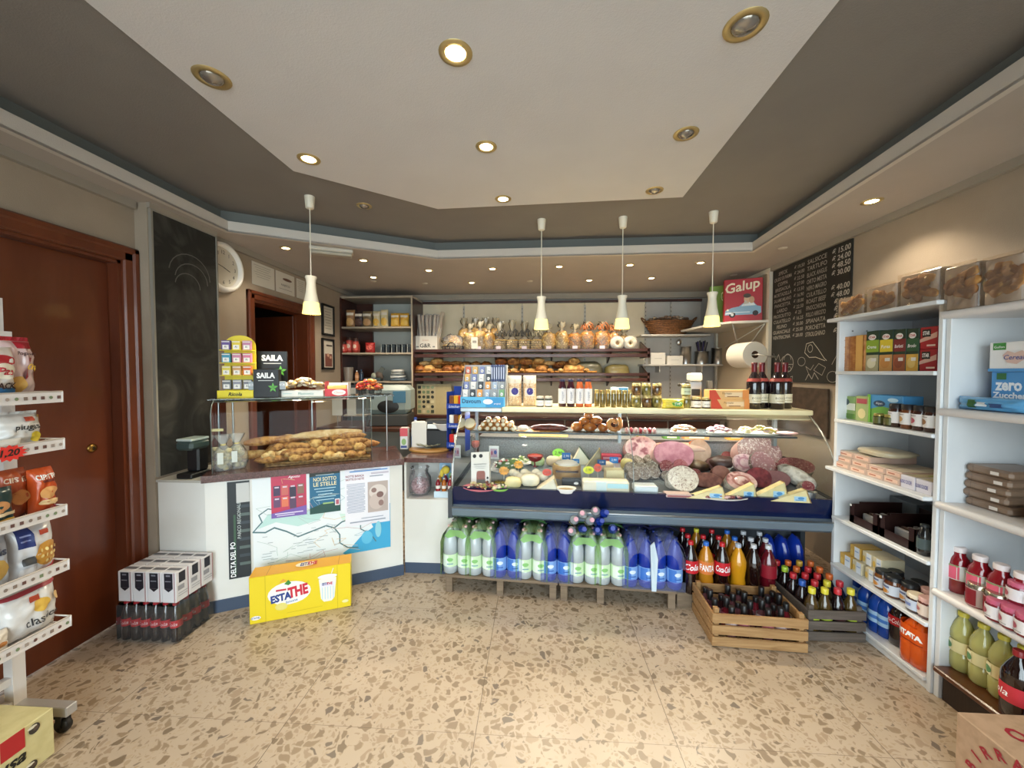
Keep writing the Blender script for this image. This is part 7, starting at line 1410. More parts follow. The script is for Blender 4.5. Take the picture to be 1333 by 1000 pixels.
def wpack(lb, u, kind, v=.0, z=.118, grp=None):
    t_ = thing('water_pack', lb, 'bottle pack', pp(u, v, z), PA_, grp)
    mb = WC if kind == 'g' else WBL
    for i in range(2):
        for j in range(3):
            b_ = bottle('bottle', '', '', ((i-.5)*.098, .05+.095*j, 0), .049, .315, mb, '#e2b9bd' if kind == 'g' else '#22357a', '#cfe8c0' if kind == 'g' else '#7fa8e0', (.16, .42), [('r', -.2, .5, .4, .9, '#e8f4e6' if kind == 'g' else '#3f76c8'), ('e', .1, .6, .4, .3, '#8cc878' if kind == 'g' else '#dce8f6'), ('r', .1, .25, .4, .08, '#7aa8b0' if kind == 'g' else '#2f5fb0')] if j == 0 else None, prof=[(r*1.08, z_*1.05) for r, z_ in wp], parent=t_, n=14, capr=1.15, caph=.07)
            if j == 2: b_.location.y = .05+.095*2
    gr = TH('#e6f6dc', .86, .12, 1.4, dif='#b4e08a', name='green_wrap') if kind == 'g' else TH('#e4e8ff', .84, .1, 1.45, dif='#9aa8d8', name='violet_wrap')
    f_ = g(gr); w_ = .2035/2+.0; n = 8
    # shrink wrap: rounded-top sleeve, with puckered ends
    prf = [(-w_, 0), (-w_*1.02, .12), (-w_, .22), (-w_*.86, .27), (-w_*.5, .315), (0, .325), (w_*.5, .315), (w_*.86, .27), (w_, .22), (w_*1.02, .12), (w_, 0)]
    vs = []; ys = (-.004, .0, .15, .30, .304); 
    for y_, k_ in zip(ys, (.97, 1, 1, 1, .97)):
        for (x, z_) in prf: vs.append((x*k_+.002*noise.noise(Vector((x*40, y_*40, z_*30+u*9))), y_, z_*(1 if k_ == 1 else .985)))
    m = len(prf); f_.add(vs, [(j*m+i, j*m+i+1, (j+1)*m+i+1, (j+1)*m+i) for j in range(len(ys)-1) for i in range(m-1)], True); obj('wrap', f_, t_)
    # side gussets at the front, leaving an arched opening
    e_ = g(gr); oc = [(w_*.62*math.cos(a), .14+.085*math.sin(a)) for a in [PI*q/10 for q in range(11)]] if kind == 'b' else []
    if kind == 'b':
        out = [(w_*math.cos(a), max(.0, .14+.18*math.sin(a))) for a in [PI*q/10 for q in range(11)]]
        e_.add([(x, -.004, z_) for x, z_ in oc]+[(x, -.003, z_) for x, z_ in out], [(i, i+1, 12+i, 11+i) for i in range(10)]); e_.add([(-w_, -.004, 0), (w_, -.004, 0), (w_, -.004, .06), (-w_, -.004, .06)], [(0, 1, 2, 3)])
    else:
        for s_ in (-1, 1): e_.add([(s_*w_, -.004, 0), (s_*w_*.93, -.005, 0), (s_*w_*.86, -.005, .14), (s_*w_*.7, -.005, .25), (s_*w_*.86, -.004, .27), (s_*w_, -.004, .22)], [(0, 1, 2, 3, 4, 5)])
    obj('wrap_end', e_, t_)
    hd = g(C('#6fae62' if kind == 'g' else '#3a3a6a', .35)); hd.add([(x, y_, .32+.028*math.cos(x/w_*PI/2)) for y_ in (.12, .155) for x in [w_*(q/4-1)*.9 for q in range(9)]], [(i, i+1, 10+i, 9+i) for i in range(8)]); obj('carry_handle', hd, t_)
    if kind == 'g':
        bb = g(TH('#c8ecb4', .5, .1, 1.4, dif='#9fd884', name='green_band')); bb.add([(x, -.002, z_) for x, z_ in [(-w_*.75, .262), (-w_*.4, .302), (w_*.4, .302), (w_*.75, .262), (w_*.5, .245), (0, .262), (-w_*.5, .245)]], [(0, 1, 2, 3, 4, 5, 6)]); obj('wrap_band', bb, t_)
kinds_ = ['g', 'g', 'b', 'g', 'b', 'g', 'g', 'b', 'b']; us = []
for k, (l, r) in enumerate(((577, 609), (610, 641), (642, 675), (676, 708), (709, 741), (744, 778), (779, 813), (816, 849), (853, 887))):
    p = onP((l+r)/2, 730, pp(0, 0, .118), PV); us.append((p-PO).dot(PU))
cg = 0; cb = 0
for k, kd in enumerate(kinds_):
    d_ = 'six clear bottles in green-edged wrap' if kd == 'g' else 'six deep blue bottles in clear wrap'
    wpack('pack of %s, %s of nine packs' % (d_, lr(k, 9)), us[k], kd, v=.0, grp='water packs in front of the cold counter')
# paper flap between the two last packs
tag(obj('torn_wrap', g(C('#c9d8e2', .4)).add([(-.015, 0, 0), (.012, 0, 0), (.02, 0, .2), (.0, .01, .3), (-.025, 0, .28), (-.015, .01, 0), (.012, .01, 0), (.02, .01, .2), (.0, .02, .3), (-.025, .01, .28)], [(0, 1, 2, 3, 4), (9, 8, 7, 6, 5)]+[(i, 5+i, 5+(i+1) % 5, (i+1) % 5) for i in range(5)]), None, pp((us[7]+us[8])/2, -.02, .119), PA_), 'torn pale strip of wrap standing between the two rightmost water packs', 'wrap')
# loose bottles lying on the packs, caps toward the viewer
for k, (px, py, kd) in enumerate(((743, 691, 'c'), (750, 676, 'c'), (758, 668, 'c'), (771, 677, 'c'), (775, 664, 'c'), (761, 689, 'b'), (778, 690, 'b'), (784, 678, 'b'), (798, 688, 'b'), (790, 667, 'b'))):
    p = onP(px, py, pp(0, -.02+.02*(k % 2), 0), PV)
    M_ = Matrix.Translation(p) @ Matrix.Rotation(PA_+(.12 if k % 2 else -.1), 4, 'Z') @ Matrix.Rotation(math.radians(66), 4, 'X') @ Matrix.Translation((0, 0, -.20))
    bottle('small_water_bottle', 'small %s water bottle lying cap forward on middle packs, %s' % ('clear' if kd == 'c' else 'dark blue', ORDW[k if k < 5 else k-5]+' from the left'), 'bottle', None, .030, .20, WC if kd == 'c' else WBL, '#d8a0ae' if kd == 'c' else '#2f3f9a', '#c9b98a' if kd == 'c' else '#5a7ac0', (.3, .5), None, 'small water bottles lying on the packs', M=M_, neck=.4, n=12)
# ---- soda bottles on a low board to the right
t = tag(obj('low_board', g(PW).bbox(-.0, .50, 0, .40, 0, .09, .004), None, (.88, 2.40, 0), PA_), 'low wooden board on the floor under the large soda bottles', 'stand')
sp_ = [(.036, 0), (.043, .012), (.045, .08), (.04, .12), (.045, .17), (.045, .21), (.034, .25), (.018, .285), (.0135, .295), (.0135, .308)]
fp = [(.036, 0), (.043, .012), (.044, .07), (.038, .12), (.046, .19), (.045, .22), (.03, .262), (.018, .285), (.0135, .295), (.0135, .308)]
LEM = C('#c98a18', .1, coat=.8); ORS = C('#b8781c', .1, coat=.8); RED_ = C('#5a0c18', .08, coat=.9)
SODA = [(899, 711, COLA, '#c0202a', '#c8202c', 'Cola', 'cola'), (919, 704, ORS, '#2a6ac8', '#d87a3a', 'FANTA', 'amber orangeade'), (940, 706, COLA, '#c0202a', '#c8202c', 'Coca-Cola', 'cola'), (961, 708, LEM, '#aab4c8', None, '', 'bright orange'), (981, 706, COLA, '#c9ccd2', None, '', 'black chinotto'), (1000, 707, RED_, '#c9ccd2', '#8a1424', '', 'dark red'),
        (895, 695, COLA, '#c0202a', '#c8202c', '', 'cola'), (915, 692, COLA, '#c0202a', None, '', 'cola'), (935, 695, COLA, '#c0202a', '#c8202c', '', 'cola'), (956, 697, ORS, '#2a6ac8', None, '', 'amber'), (977, 698, COLA, '#c9ccd2', None, '', 'black chinotto'), (996, 700, RED_, '#c9ccd2', None, '', 'dark red'),
        (888, 687, COLA, '#c0202a', None, '', 'cola'), (906, 686, ORS, '#d8cc3a', None, '', 'yellow-capped amber'), (926, 688, COLA, '#c0202a', None, '', 'cola'), (946, 690, ORS, '#2a6ac8', None, '', 'blue-capped amber'), (967, 690, COLA, '#c9ccd2', None, '', 'black chinotto'), (988, 691, COLA, '#c9ccd2', None, '', 'black chinotto')]
for k, (px, py, mb, cp, lb_, tx, ds) in enumerate(SODA):
    row = k//6; p = onP(px, 720, pp(0, .06+.10*row, 0), PV); p.z = .092
    bottle('soda_bottle', 'large %s soda bottle standing beside the water packs, %s row, %s' % (ds, ['front', 'middle', 'back'][row], lr(k % 6, 6)), 'bottle', p, .045, .32, mb, cp, lb_, (.42, .66), ([('t', 0, .5, .5, '#ffffff', tx, .25 if 'o' in tx else 0, .02, .85)] if tx else None), 'large soda bottles beside the water packs', prof=(fp if mb in (LEM, RED_) else sp_), rz=-.2, capr=1.2, caph=.06)
# ---- wooden crate in front
def crate(nm, lb, o, rz, w, d, h, m, nsl=3):
    t_ = thing(nm, lb, 'crate', o, rz); sh_ = (h-.012)/nsl; s_ = sh_*.78
    for k in range(nsl):
        z = .004+sh_*k+(0 if k else 0)
        obj('front_slat', g(m).bbox(0, w, 0, .012, z, z+s_, .002), t_); obj('back_slat', g(m).bbox(0, w, d-.012, d, z, z+s_, .002), t_)
        for x in (.0125, w-.0245): obj('side_slat', g(m).bbox(x-.0125 if x < .1 else x+.0125, x+.0-.0005 if x < .1 else x+.0245, .0125, d-.0125, z, z+s_, .002), t_)
    for x in (.013, w-.038):
        for y in (.013, d-.038): obj('corner_post', g(m).bbox(x, x+.025, y, y+.025, 0, h, .002), t_)
    for k in range(4): obj('floor_slat', g(m).bbox(.013, w-.013, .015+(d-.03)*k/4, .01+(d-.03)*(k+1)/4-.01, .004, .014, .001), t_)
    return t_
CW = wood('#b08a5c', '#8f683e', 5, (1, 10, 10), .6)
fl = onZ(927, 842, 0); frr = onZ(1052, 852, 0); cw_ = (frr-fl).length; ca = math.atan2(frr.y-fl.y, frr.x-fl.x)
crate('wooden_crate', 'light wooden slatted crate full of small bottles, standing in front of the sodas', fl, ca, cw_, .31, .20, CW)
CU = Vector((math.cos(ca), math.sin(ca), 0)); CV = Vector((-CU.y, CU.x, 0))
SB = TH('#c9b0b4', .35, .06, 1.4, dif='#8a5a64', name='tinted_bottle'); SB2 = C('#2a1218', .1, coat=.8); sbp = [(.024, 0), (.027, .006), (.027, .09), (.021, .115), (.0125, .135), (.0125, .15)]
k = 0
for j in range(4):
    for i in range(7):
        if (i*3+j*5) % 9 == 0: continue
        mt = [SB2, SB, SB2, C('#7a2030', .12, coat=.7), SB][(i+2*j) % 5]
        ds = {0: 'dark', 1: 'pale tinted', 2: 'dark', 3: 'red', 4: 'pale tinted'}[(i+2*j) % 5]
        p = fl+CU*(.055+.0615*i)+CV*(.05+.066*j)
        bottle('small_bottle', 'small %s black-capped bottle in light crate, %s row, %s' % (ds, ['front', 'second', 'third', 'back'][j], lr(i, 7)), 'bottle', (p.x, p.y, .0145), .027, .17+.012*((i+j) % 3), mt, '#141214', '#d8c8cc' if (i+j) % 2 else '#b86a7a', (.3, .6), None, 'small black-capped bottles in the light crate', prof=sbp, n=12, capr=1.25, caph=.1); k += 1
# grey crate
GWD = wood('#6a6058', '#514840', 5, (1, 10, 10), .7)
fr2 = onZ(1124, 838, 0)
gx0 = 1.505; crate('wooden_crate', 'dark grey weathered crate full of yellow- and red-capped bottles beside the light crate', Vector((1.475, 2.13, 0)), 0, .30, .44, .19, GWD)
gb = [(.033, 0), (.037, .01), (.037, .12), (.03, .16), (.016, .19), (.0135, .2), (.0135, .215)]
DKS = C('#1a0f10', .08, coat=.9); AMB = C('#4a3a1a', .1, coat=.8)
caps = [['#d8cc3a', '#d8cc3a', '#c02a34', '#d8cc3a'], ['#2a5ab0', '#c02a34', '#d8cc3a', '#c02a34'], ['#c02a34', '#c02a34', '#c02a34', '#d86a2a'], ['#a8c83a', '#d86a2a', '#c02a34', '#d86a2a'], ['#c02a34', '#d86a2a', '#c9a03a', '#d86a2a']]
nmc = {'#d8cc3a': 'yellow', '#c02a34': 'red', '#2a5ab0': 'blue', '#d86a2a': 'orange', '#a8c83a': 'lime green', '#c9a03a': 'amber'}
for j in range(5):
    for i in range(4 if j < 5 else 3):
        c_ = caps[j][i]; x = 1.525+.068*i; y = 2.18+.077*j
        if j == 4: pass
        bottle('soda_bottle', 'dark soda bottle with %s cap in grey crate, %s row, %s' % (nmc[c_], ['front', 'second', 'third', 'fourth', 'back'][j], lr(i, 4)), 'bottle', (x, y, .0145+.02), .034, .235+.0, AMB if c_ == '#d8cc3a' else DKS, c_, '#a8b83a' if (c_ == '#d8cc3a') else '#3a1418', (.3, .5), None, 'dark soda bottles in the grey crate', prof=gb, n=12, capr=1.3, caph=.08)
for k in range(3):
    p = (1.60+.09*k, 2.72, 0); tag(obj('bag_of_bottles', g(WBL).blob((0, 0, .16), (.05, .08, .18), .12, 3, k, flat=.88), None, p), 'dark blue wrapped bottle behind the grey crate, %s' % lr(k, 3), 'bottle', 'blue bottles behind the grey crate')
# ============ ON THE FLOOR AT THE LEFT ============
# cola pack
a = onZ(152, 832, 0); a = Vector((-2.262, 1.915, 0))
t = thing('cola_pack', 'shrink-wrapped pack of small cola bottles with red labels on the floor by the brown door', 'bottle pack', (-2.26, 1.905, 0), math.radians(0))
ck = [(.024, 0), (.0275, .008), (.0275, .05), (.025, .075), (.0275, .11), (.026, .14), (.014, .185), (.0115, .19), (.0115, .205)]
for i in range(6):
    for j in range(4):
        b_ = bottle('bottle', '', '', (.029+.0565*i, .029+.0565*j, 0), .0275, .22, COLA, '#b01c28', '#c0202c', (.36, .54), [('t', 0, .5, .45, '#f0d8d8', 'Cola', .25)] if j == 0 or i == 5 else None, prof=ck, parent=t, n=12, capr=1.25, caph=.08)
WR = TH('#ffffff', .95, .1, 1.4, dif='#dfe6ea', name='shrink_film'); w_ = g(WR); X1, Y1 = .342, .229
pts_ = [(-.002, 0), (-.004, .1), (.003, .19), (.02, .215), (X1-.02, .215), (X1-.003, .19), (X1+.004, .1), (X1+.002, 0)]
w_.add([(x, y, z) for y in (-.002, Y1+.002) for x, z in pts_], [(i, i+1, 9+i, 8+i) for i in range(7)], True)
w_.add([(x, -.003, z) for x, z in [(-.002, 0), (X1, 0), (X1, .2), (-.002, .2)]], [(0, 1, 2, 3)]); obj('wrap', w_, t)
# milk carton pack on top
t = thing('carton_pack', 'block of twelve white long-life cartons with dark labels lying on the cola pack', 'carton pack', (-2.245, 1.90, .221), 0)
for i in range(4):
    for j in range(3):
        q = obj('drink_carton', cached('dcart', lambda: g(C('#dcdadc', .35)).bbox(-.04, .04, -.038, .038, 0, .165, .003).mesh('drink_carton')), t, (.04+.083*i, .04+.08*j, 0))
        if j == 0: deco(q, .08, .165, [('r', -.0, .72, .6, .5, '#23242e'), ('p', [(-.3, .47), (.3, .47), (.0, .36)], '#23242e'), ('r', .0, .9, .3, .05, '#8a8a94'), ('r', 0, .72, .4, .03, '#8a8a94'), ('r', .44, .5, .03, 1, '#a03038')], -.038)
        if i == 3: deco(q, .076, .165, [('r', -.0, .78, .5, .34, '#2a2b36'), ('r', -.1, .45, .5, .16, '#9a9aa0'), ('r', .44, .5, .04, 1, '#a03038'), ('r', 0, .2, .7, .03, '#b0b0b4'), ('r', 0, .28, .7, .03, '#b0b0b4')], -.04, M='right')
        deco(q, .08, .076, [('r', 0, .5, .9, .3, '#6a6a70')], 0, M=Matrix.Translation((0, -.038, .1655)) @ Matrix.Rotation(-PI/2, 4, 'X'))
# yellow carton
p0_ = onZ(325, 814, 0); p1_ = onZ(457, 789, 0); W_ = (p1_-p0_).length; ang = math.atan2(p1_.y-p0_.y, p1_.x-p0_.x)
h_ = onP(325, 753, p0_, Vector((math.sin(ang), -math.cos(ang), 0))).z
t = thing('drink_carton', 'bright yellow ESTATHE carton standing on the floor before the bread counter', 'box', p0_, ang)
YC_ = C('#ecd023', .4, name='yellow_card'); D_ = .125
obj('card_box', g(YC_).bbox(0, W_, 0, D_, 0, h_, .003), t)
OY = '#e0a41e'
deco(t, W_, D_, [('r', 0, .5, 1, 1, OY), ('l', [(-.34, 0), (-.34, 1)], .002, '#9a7010'), ('l', [(.37, 0), (.37, 1)], .002, '#9a7010'), ('e', .02, .55, .2, .5, '#f0e6c8'), ('t', .02, .55, .34, '#2a3f8a', 'ESTA', 0, .04, .1), ('t', .09, .55, .36, '#c8243a', 'THE', 0, .04, .1)], 0, M=Matrix.Translation((W_/2, 0, h_+.0005)) @ Matrix.Rotation(-PI/2, 4, 'X'))
cupw = [('e', .26, .78, .2, .1, '#f4f2e4'), ('p', [(.17, .74), (.35, .74), (.33, .3), (.30, .22), (.22, .22), (.19, .3)], '#f2f0e0')]+[('r', .205+.028*q, .42, .008, .3, '#b8d4e6') for q in range(5)]+[('r', .26, .6, .14, .1, '#e8e4f0'), ('t', .235, .62, .06, '#2a3f8a', 'ESTA', 0, .04, .06), ('t', .28, .62, .06, '#c8243a', 'THE', 0, .04, .06), ('l', [(.3, .84), (.32, .95)], .004, '#f4f2e4')]
deco(t, W_, h_, [('l', [(-.35, 0), (-.35, 1)], .0015, '#b59a10'), ('l', [(.36, 0), (.36, 1)], .0015, '#b59a10'), ('e', -.12, .55, .42, .5, '#f6f3ea'), ('e', -.2, .28, .12, .16, '#e6d878'), ('p', [(-.17, .76), (-.13, .84), (-.1, .76), (-.13, .72)], '#3f8a3a'), ('p', [(-.22, .8), (-.18, .88), (-.14, .82)], '#e8a83a'), ('t', -.205, .48, .17, '#23408a', 'ESTA', .1, .05, .2, 8), ('t', -.035, .57, .24, '#d0283e', 'THE', .1, .05, .2, 8), ('r', -.2, .64, .1, .04, '#c8384a'), ('t', -.1, .37, .06, '#2a6ab0', 'limone', .1, .01, .2, 8), ('l', [(-.15, .12), (.2, .13)], .0012, '#b59a10'), ('e', -.44, .13, .09, .09, '#f6f3ea'), ('t', -.445, .13, .04, '#2a3f8a', 'ESTATHE', 0, .02, .08), ('e', .44, .15, .07, .07, '#efe6a0')]+cupw, 0, M=Matrix.Translation((W_/2, -.0005, 0)))
# ============ SNACK RACK ============
t = thing('snack_rack', 'white wire snack rack on castors at left edge, with five printed shelves', 'rack', (0, 0, 0))
RW = C('#e2dcd8', .4, name='white_wire'); RX0, RX1, RY0, RY1 = -2.28, -1.90, .80, 1.43
rg = [C('#b5452c', .5), C('#9a8f86', .5), C('#6f8a5a', .5), C('#4a4440', .5)]
for si, z in enumerate((1.35, 1.16, .89, .665, .43)):
    s_ = obj('rack_shelf', g(RW).box(RX0, RX1-.006, RY0, RY1-.006, z-.004, z), t)
    lip = g(RW); lip.box(RX1-.003, RX1, RY0, RY1, z-.012, z+.030); obj('front_strip', lip, s_)
    wr = g(RW); wr.tube([(RX0, RY1, z+.03), (RX1, RY1, z+.03)], .003, 6).tube([(RX0, RY1, z), (RX1, RY1, z)], .003, 6).tube([(RX1, RY0, z+.032), (RX1, RY1, z+.032)], .003, 6).tube([(RX1, RY1, z-.012), (RX1, RY1, z+.032)], .003, 6)
    for q in range(6): wr.tube([(RX0+.06*q, RY1, z), (RX0+.06*q, RY1, z+.03)], .002, 5)
    obj('wire_edge', wr, s_)
    sp = [('r', -.30, .5, .05, .6, '#b5452c'), ('r', .42-.0, .5, .0, .0, '#b5452c')]; rr = random.Random(si)
    for q in range(17):
        u = .47-.04*q
        if abs(u+.30) > .05: sp.append((rr.choice('er'), u+.01, .5, .018, .3, rr.choice(['#a89a90', '#8a7a70', '#7a8a68', '#6a4a44'])))
    deco(s_, RY1-RY0, .042, sp, 0, M=Matrix.Translation((RX1+.0005, (RY0+RY1)/2, z-.012)) @ Matrix.Rotation(PI/2, 4, 'Z'))
for y in (1.36, .86):
    pass
obj('upright', g(RW).box(-2.135, -2.095, 1.38, 1.42, .1, 1.62), t); obj('upright', g(RW).box(-2.135, -2.095, .84, .88, .1, 1.62), t)
obj('header_panel', g(C('#d8d4d2', .4)).box(-2.13, -2.10, .86, 1.40, 1.45, 1.75), t)
for y in (1.40, .86):
    f_ = obj('foot', g(C('#b9b6b4', .35, .3)).bbox(-2.26, -1.87, y-.02, y+.02, .075, .115, .003), t)
    for x in (-2.22, -1.91):
        c_ = g(BLACK); c_.M = Matrix.Translation((x, y, .03)) @ RX; c_.lathe([(.0, -.014), (.026, -.013), (.03, -.006), (.03, .006), (.026, .013), (0, .014)], 20); c_.M = Matrix(); c_.box(x-.012, x+.012, y-.018, y-.014, .03, .076).box(x-.012, x+.012, y+.014, y+.018, .03, .076).box(x-.015, x+.015, y-.02, y+.02, .066, .0755); obj('castor', c_, f_)
obj('cross_bar', g(RW).box(-2.13, -2.10, .88, 1.38, .1, .13), t); obj('cross_bar', g(RW).box(-2.13, -2.10, .88, 1.38, .2, .23), t)
# price burst
st_ = [(.05*(1 if i % 2 else .74)*math.cos(2*PI*i/28), .03*(1 if i % 2 else .74)*math.sin(2*PI*i/28)) for i in range(28)]
t = thing('price_sign', 'bright red star-burst price sign on the second rack shelf reading 1,20', 'price sign', (RX1+.004, 1.265, 1.165), PI/2); obj('card', g(C('#e8382e', .4)).yprism(st_, -.002, 0), t); deco(t, .1, .06, [('t', 0, .5, .5, '#2a2420', '1,20', .2, .03)], -.002, z0=-.03)
def rk(px, py, X_): p = onX(px, py, X_); return p
def rackbag(nm, lb, pl, pr_, yt, z, Xf, t_, col, specs, seed=0, crimp=None, tilt=0, grp=None):
    a = onX(pl, yt, Xf); b = onX(pr_, yt, Xf); h_ = onX((max(pl, 0)+pr_)/2, yt, Xf).z-z; w_ = abs(a.y-b.y)
    return pouch(nm, lb, 'bag', (Xf-t_/2, (a.y+b.y)/2, z+.001), PI/2, w_, h_, t_, col, specs, grp, seed, crimp, tilt)
PK = C('#d8b8b4', .25, hx2='#e6cfca', sc=6, coat=.7, name='pink_film')
rackbag('snack_bag', 'pink and red snack bag with rounded puffs, on the top shelf of the rack', 8, 52, 444, 1.352, -1.94, .10, PK, [('r', .2, .93, .6, .12, '#a8202e'), ('p', [(.0, .35), (.48, .4), (.48, .7), (.1, .72)], '#a8202e'), ('t', .25, .55, .14, '#f0c84a', 'Chips', .2, .02, .4), ('e', -.2, .25, .4, .3, '#d0a050'), ('t', .1, .78, .08, '#4a2a2a', 'Popcorn', .2, .02, .6)], 1, '#a8202e')
rackbag('snack_bag', 'white bag with red oval and blue band at left edge of the top rack shelf', -30, 26, 452, 1.352, -1.915, .08, '#e4ddd6', [('e', .1, .75, .7, .2, '#b82832'), ('e', .12, .55, .6, .3, '#f0ead8'), ('t', .12, .55, .14, '#b82832', 'Pan', .2, .03), ('r', 0, .12, 1, .25, '#2a6a9a'), ('t', 0, .28, .12, '#3a2420', 'SNACK', 0, .04, .8)], 2)
rackbag('crisp_bag', 'white crisp bag with yellow crisp picture and sideways dark lettering, second shelf', -5, 62, 540, 1.162, -1.93, .10, C('#dcdad6', .3, coat=.5), [('t', .1, .62, .2, '#3a3a3a', 'piugus', 0, .02, .7), ('e', .25, .35, .24, .3, '#dfc83a'), ('r', .15, .86, .18, .12, '#b5452c'), ('p', [(.0, .02), (.4, .02), (.35, .12), (.1, .14)], '#5a8a3a'), ('p', [(.42, .1), (.5, .1), (.5, .95), (.38, .95)], '#c9a04a')], 3, '#dcdad6')
rackbag('crisp_packet', 'small white packet in front of the crisp bag at left edge', -30, 32, 572, 1.162, -1.91, .03, '#e4e2da', [('r', 0, .5, .8, .2, '#c9b89a')], 4)
OR1 = C('#c8501c', .3, hx2='#b5441a', sc=8, coat=.6)
rackbag('crisp_bag', 'upright orange crisp bag with bread-slice picture, right end of the third shelf', 47, 79, 610, .892, -1.93, .09, OR1, [('t', 0, .82, .11, '#f0ece4', 'CIPSTER', 0, .03, .8), ('r', 0, .73, .5, .05, '#6a2014'), ('e', 0, .48, .7, .26, '#dca060'), ('e', 0, .28, .8, .12, '#e4c08a'), ('p', [(-.3, .05), (.3, .03), (.4, .18), (0, .14)], '#a8183a')], 5)
rackbag('crisp_bag', 'darker orange crisp bag behind the upright one on the third shelf', 4, 44, 612, .892, -1.97, .09, C('#a8481f', .35, hx2='#7a3014', sc=8, coat=.4), [('t', 0, .8, .1, '#e0c8b0', 'CIPSTER', 0, .03, .8), ('e', 0, .45, .6, .3, '#b8743a')], 6)
rackbag('crisp_bag', 'dark green snack bag with cracker picture, left edge of the third shelf', -35, 24, 635, .892, -1.915, .06, C('#16383a', .3, coat=.5), [('e', .0, .55, .6, .3, '#c98f5a'), ('r', .1, .35, .7, .08, '#e0c8a0'), ('r', .1, .2, .6, .06, '#c9a04a'), ('e', .35, .12, .14, .08, '#e9e4da')], 7)
rackbag('biscuit_bag', 'tall white bag with waffle picture and blue printed flap, fourth shelf', 20, 78, 685, .667, -1.93, .09, C('#dcdcde', .3, coat=.5), [('r', -.25, .8, .3, .36, '#23306a'), ('r', -.25, .85, .2, .03, '#8a94c0'), ('r', -.25, .75, .2, .03, '#8a94c0'), ('r', .15, .84, .2, .1, '#b5452c'), ('e', .2, .4, .6, .5, '#c9913a')]+[('e', .02+.12*(i % 4), .25+.12*(i//4), .07, .07, '#ecd48a') for i in range(12)]+[('p', [(.1, .02), (.45, .0), (.48, .16), (.3, .1)], '#a82430'), ('r', -.25, .12, .3, .2, '#e9e6e4'), ('r', -.25, .35, .24, .14, '#3a3a3a')], 8, '#dcdcde')
rackbag('biscuit_bag', 'grey-white snack bag at left edge of the fourth shelf', -35, 18, 700, .667, -1.92, .08, '#a8acb4', [('e', .1, .4, .5, .4, '#b8944a'), ('t', 0, .75, .14, '#2a3046', 'Mais', .1, .03)], 9)
rackbag('crisp_bag', 'white crisp bag lettered classica with one crisp, bottom shelf', 4, 84, 768, .432, -1.93, .11, C('#e2dfdb', .3, coat=.5), [('e', .1, .62, .3, .26, '#dcb24a'), ('t', .12, .34, .15, '#2a2a2e', 'classica', .0, .01, .6), ('r', -.0, .8, .16, .12, '#b5452c'), ('r', 0, .96, 1, .06, '#a83a44'), ('e', .38, .68, .12, .16, '#dcb87a')], 10, '#e2dfdb')
rackbag('crisp_bag', 'rounded clear bag at left edge of the bottom rack shelf', -45, 20, 822, .432, -1.915, .07, C('#ddd3c4', .3, coat=.6), [('e', .2, .5, .3, .2, '#b8783a')], 11)
# beer box bottom left
t = thing('beer_box', 'cream cardboard box with red square and black nusa lettering in bottom left corner', 'box', (-1.835, 0, 0), PI/2)
o = t; t.location = (-1.835, 1.317, 0)
w_ = .40; obj('card_box', g(C('#d8cc96', .6, hx2='#cfc28a', sc=20)).bbox(-w_, 0, 0, .42, 0, .18, .003), t)
K_ = '#1c1a18'
def head(u, v, s): return [('e', u, v, s*.4, s, '#3a342e'), ('e', u-.015, v+s*.25, s*.34, s*.3, '#e4dcc4'), ('e', u+.01, v, s*.2, s*.4, '#5a4a3e')]
deco(t, w_, .18, [('r', .21, .80, .16, .4, '#b8262a'), ('r', -.2, .80, .16, .4, '#b8262a'), ('t', .07, .46, .25, K_, 'Ichnusa', .3, .03, .66), ('r', .17, .08, .16, .16, '#b8262a')]+head(.355, .84, .2)+head(.33, .12, .18), 0, M=Matrix.Translation((-w_/2, -.0005, 0)))
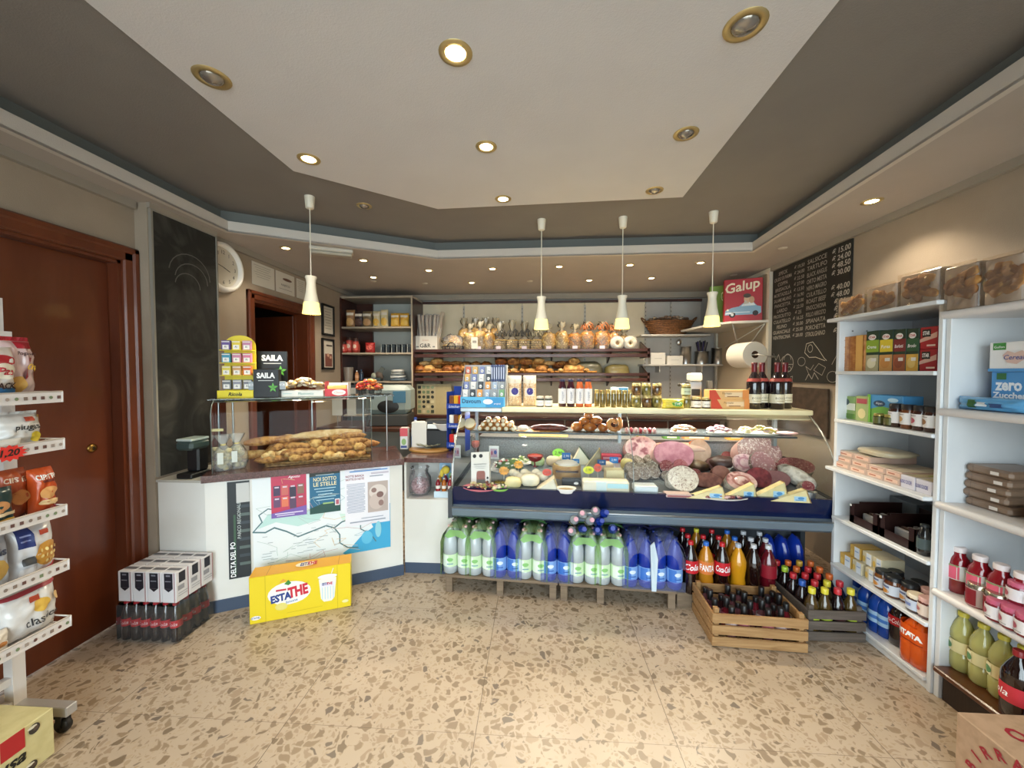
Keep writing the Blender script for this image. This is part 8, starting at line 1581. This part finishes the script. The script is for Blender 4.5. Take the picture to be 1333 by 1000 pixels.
deco(t, w_, .42, [('r', -.1, .5, .22, 1, '#b8262a'), ('e', .2, .3, .14, .12, '#3a342e'), ('e', .25, .25, .1, .08, '#5a4a3e')], 0, M=Matrix.Translation((-w_/2, 0, .1805)) @ Matrix.Rotation(-PI/2, 4, 'X'))
# ============ LIGHT, CAMERA ============
def light(kind, name, loc, energy, color, **k):
    l = bpy.data.lights.new(name, kind); l.energy = energy; l.color = color
    for a, b in k.items():
        if a != 'rot': setattr(l, a, b)
    o = bpy.data.objects.new(name, l); COL.objects.link(o); o.location = loc
    if 'rot' in k: o.rotation_euler = k['rot']
    return o
for i, (x, y, z, e) in enumerate(SPOT_ON):
    light('SPOT', 'spotlight_beam', (x, y, z-.03), 16*e*(3.4 if y > 3.4 else 1), (1, .86, .66), spot_size=math.radians(125), spot_blend=.6, shadow_soft_size=.04)
for x, y, zb in PEND:
    light('SPOT', 'pendant_beam', (x, y, zb-.01), 24, (1, .86, .6), spot_size=math.radians(140), spot_blend=.5, shadow_soft_size=.045)
# lamp tubes under the cream top of the cold counter
for u in (.6, 1.8):
    q = fr(u, .50, 1.135); light('AREA', 'counter_tube', q, 9, (1, .96, .9), shape='RECTANGLE', size=1.1, size_y=.03, rot=(math.radians(-12), 0, FA))
# daylight through the shop window behind the camera
w = bpy.data.worlds.new('sky'); SC.world = w; w.use_nodes = True
bg = w.node_tree.nodes['Background']; bg.inputs[0].default_value = (.84, .92, 1, 1); bg.inputs[1].default_value = 8.2
po = light('AREA', 'window_portal', (0, YF-.2, 1.22), 1, (1, 1, 1), shape='RECTANGLE', size=3.8, size_y=2.4, rot=(PI/2, 0, 0)); po.data.cycles.is_portal = True
struct('floor_pavement', g(wall_mat('#a39c92')).box(-6, 6, -7, YF-.2, -.12, -.02))
cam = bpy.data.cameras.new('camera'); cam.sensor_width = 36; cam.lens = 36*FP/1333; cam.clip_start = .05
co = bpy.data.objects.new('camera', cam); COL.objects.link(co); co.location = EYE; co.rotation_euler = (PI/2-PIT, 0, YAW); SC.camera = co
SC.view_settings.view_transform = 'Standard'; SC.view_settings.look = 'None'; SC.view_settings.gamma = 1; SC.view_settings.use_curve_mapping = False
SC.view_settings.exposure = 0.1
SC.cycles.transparent_max_bounces = 24
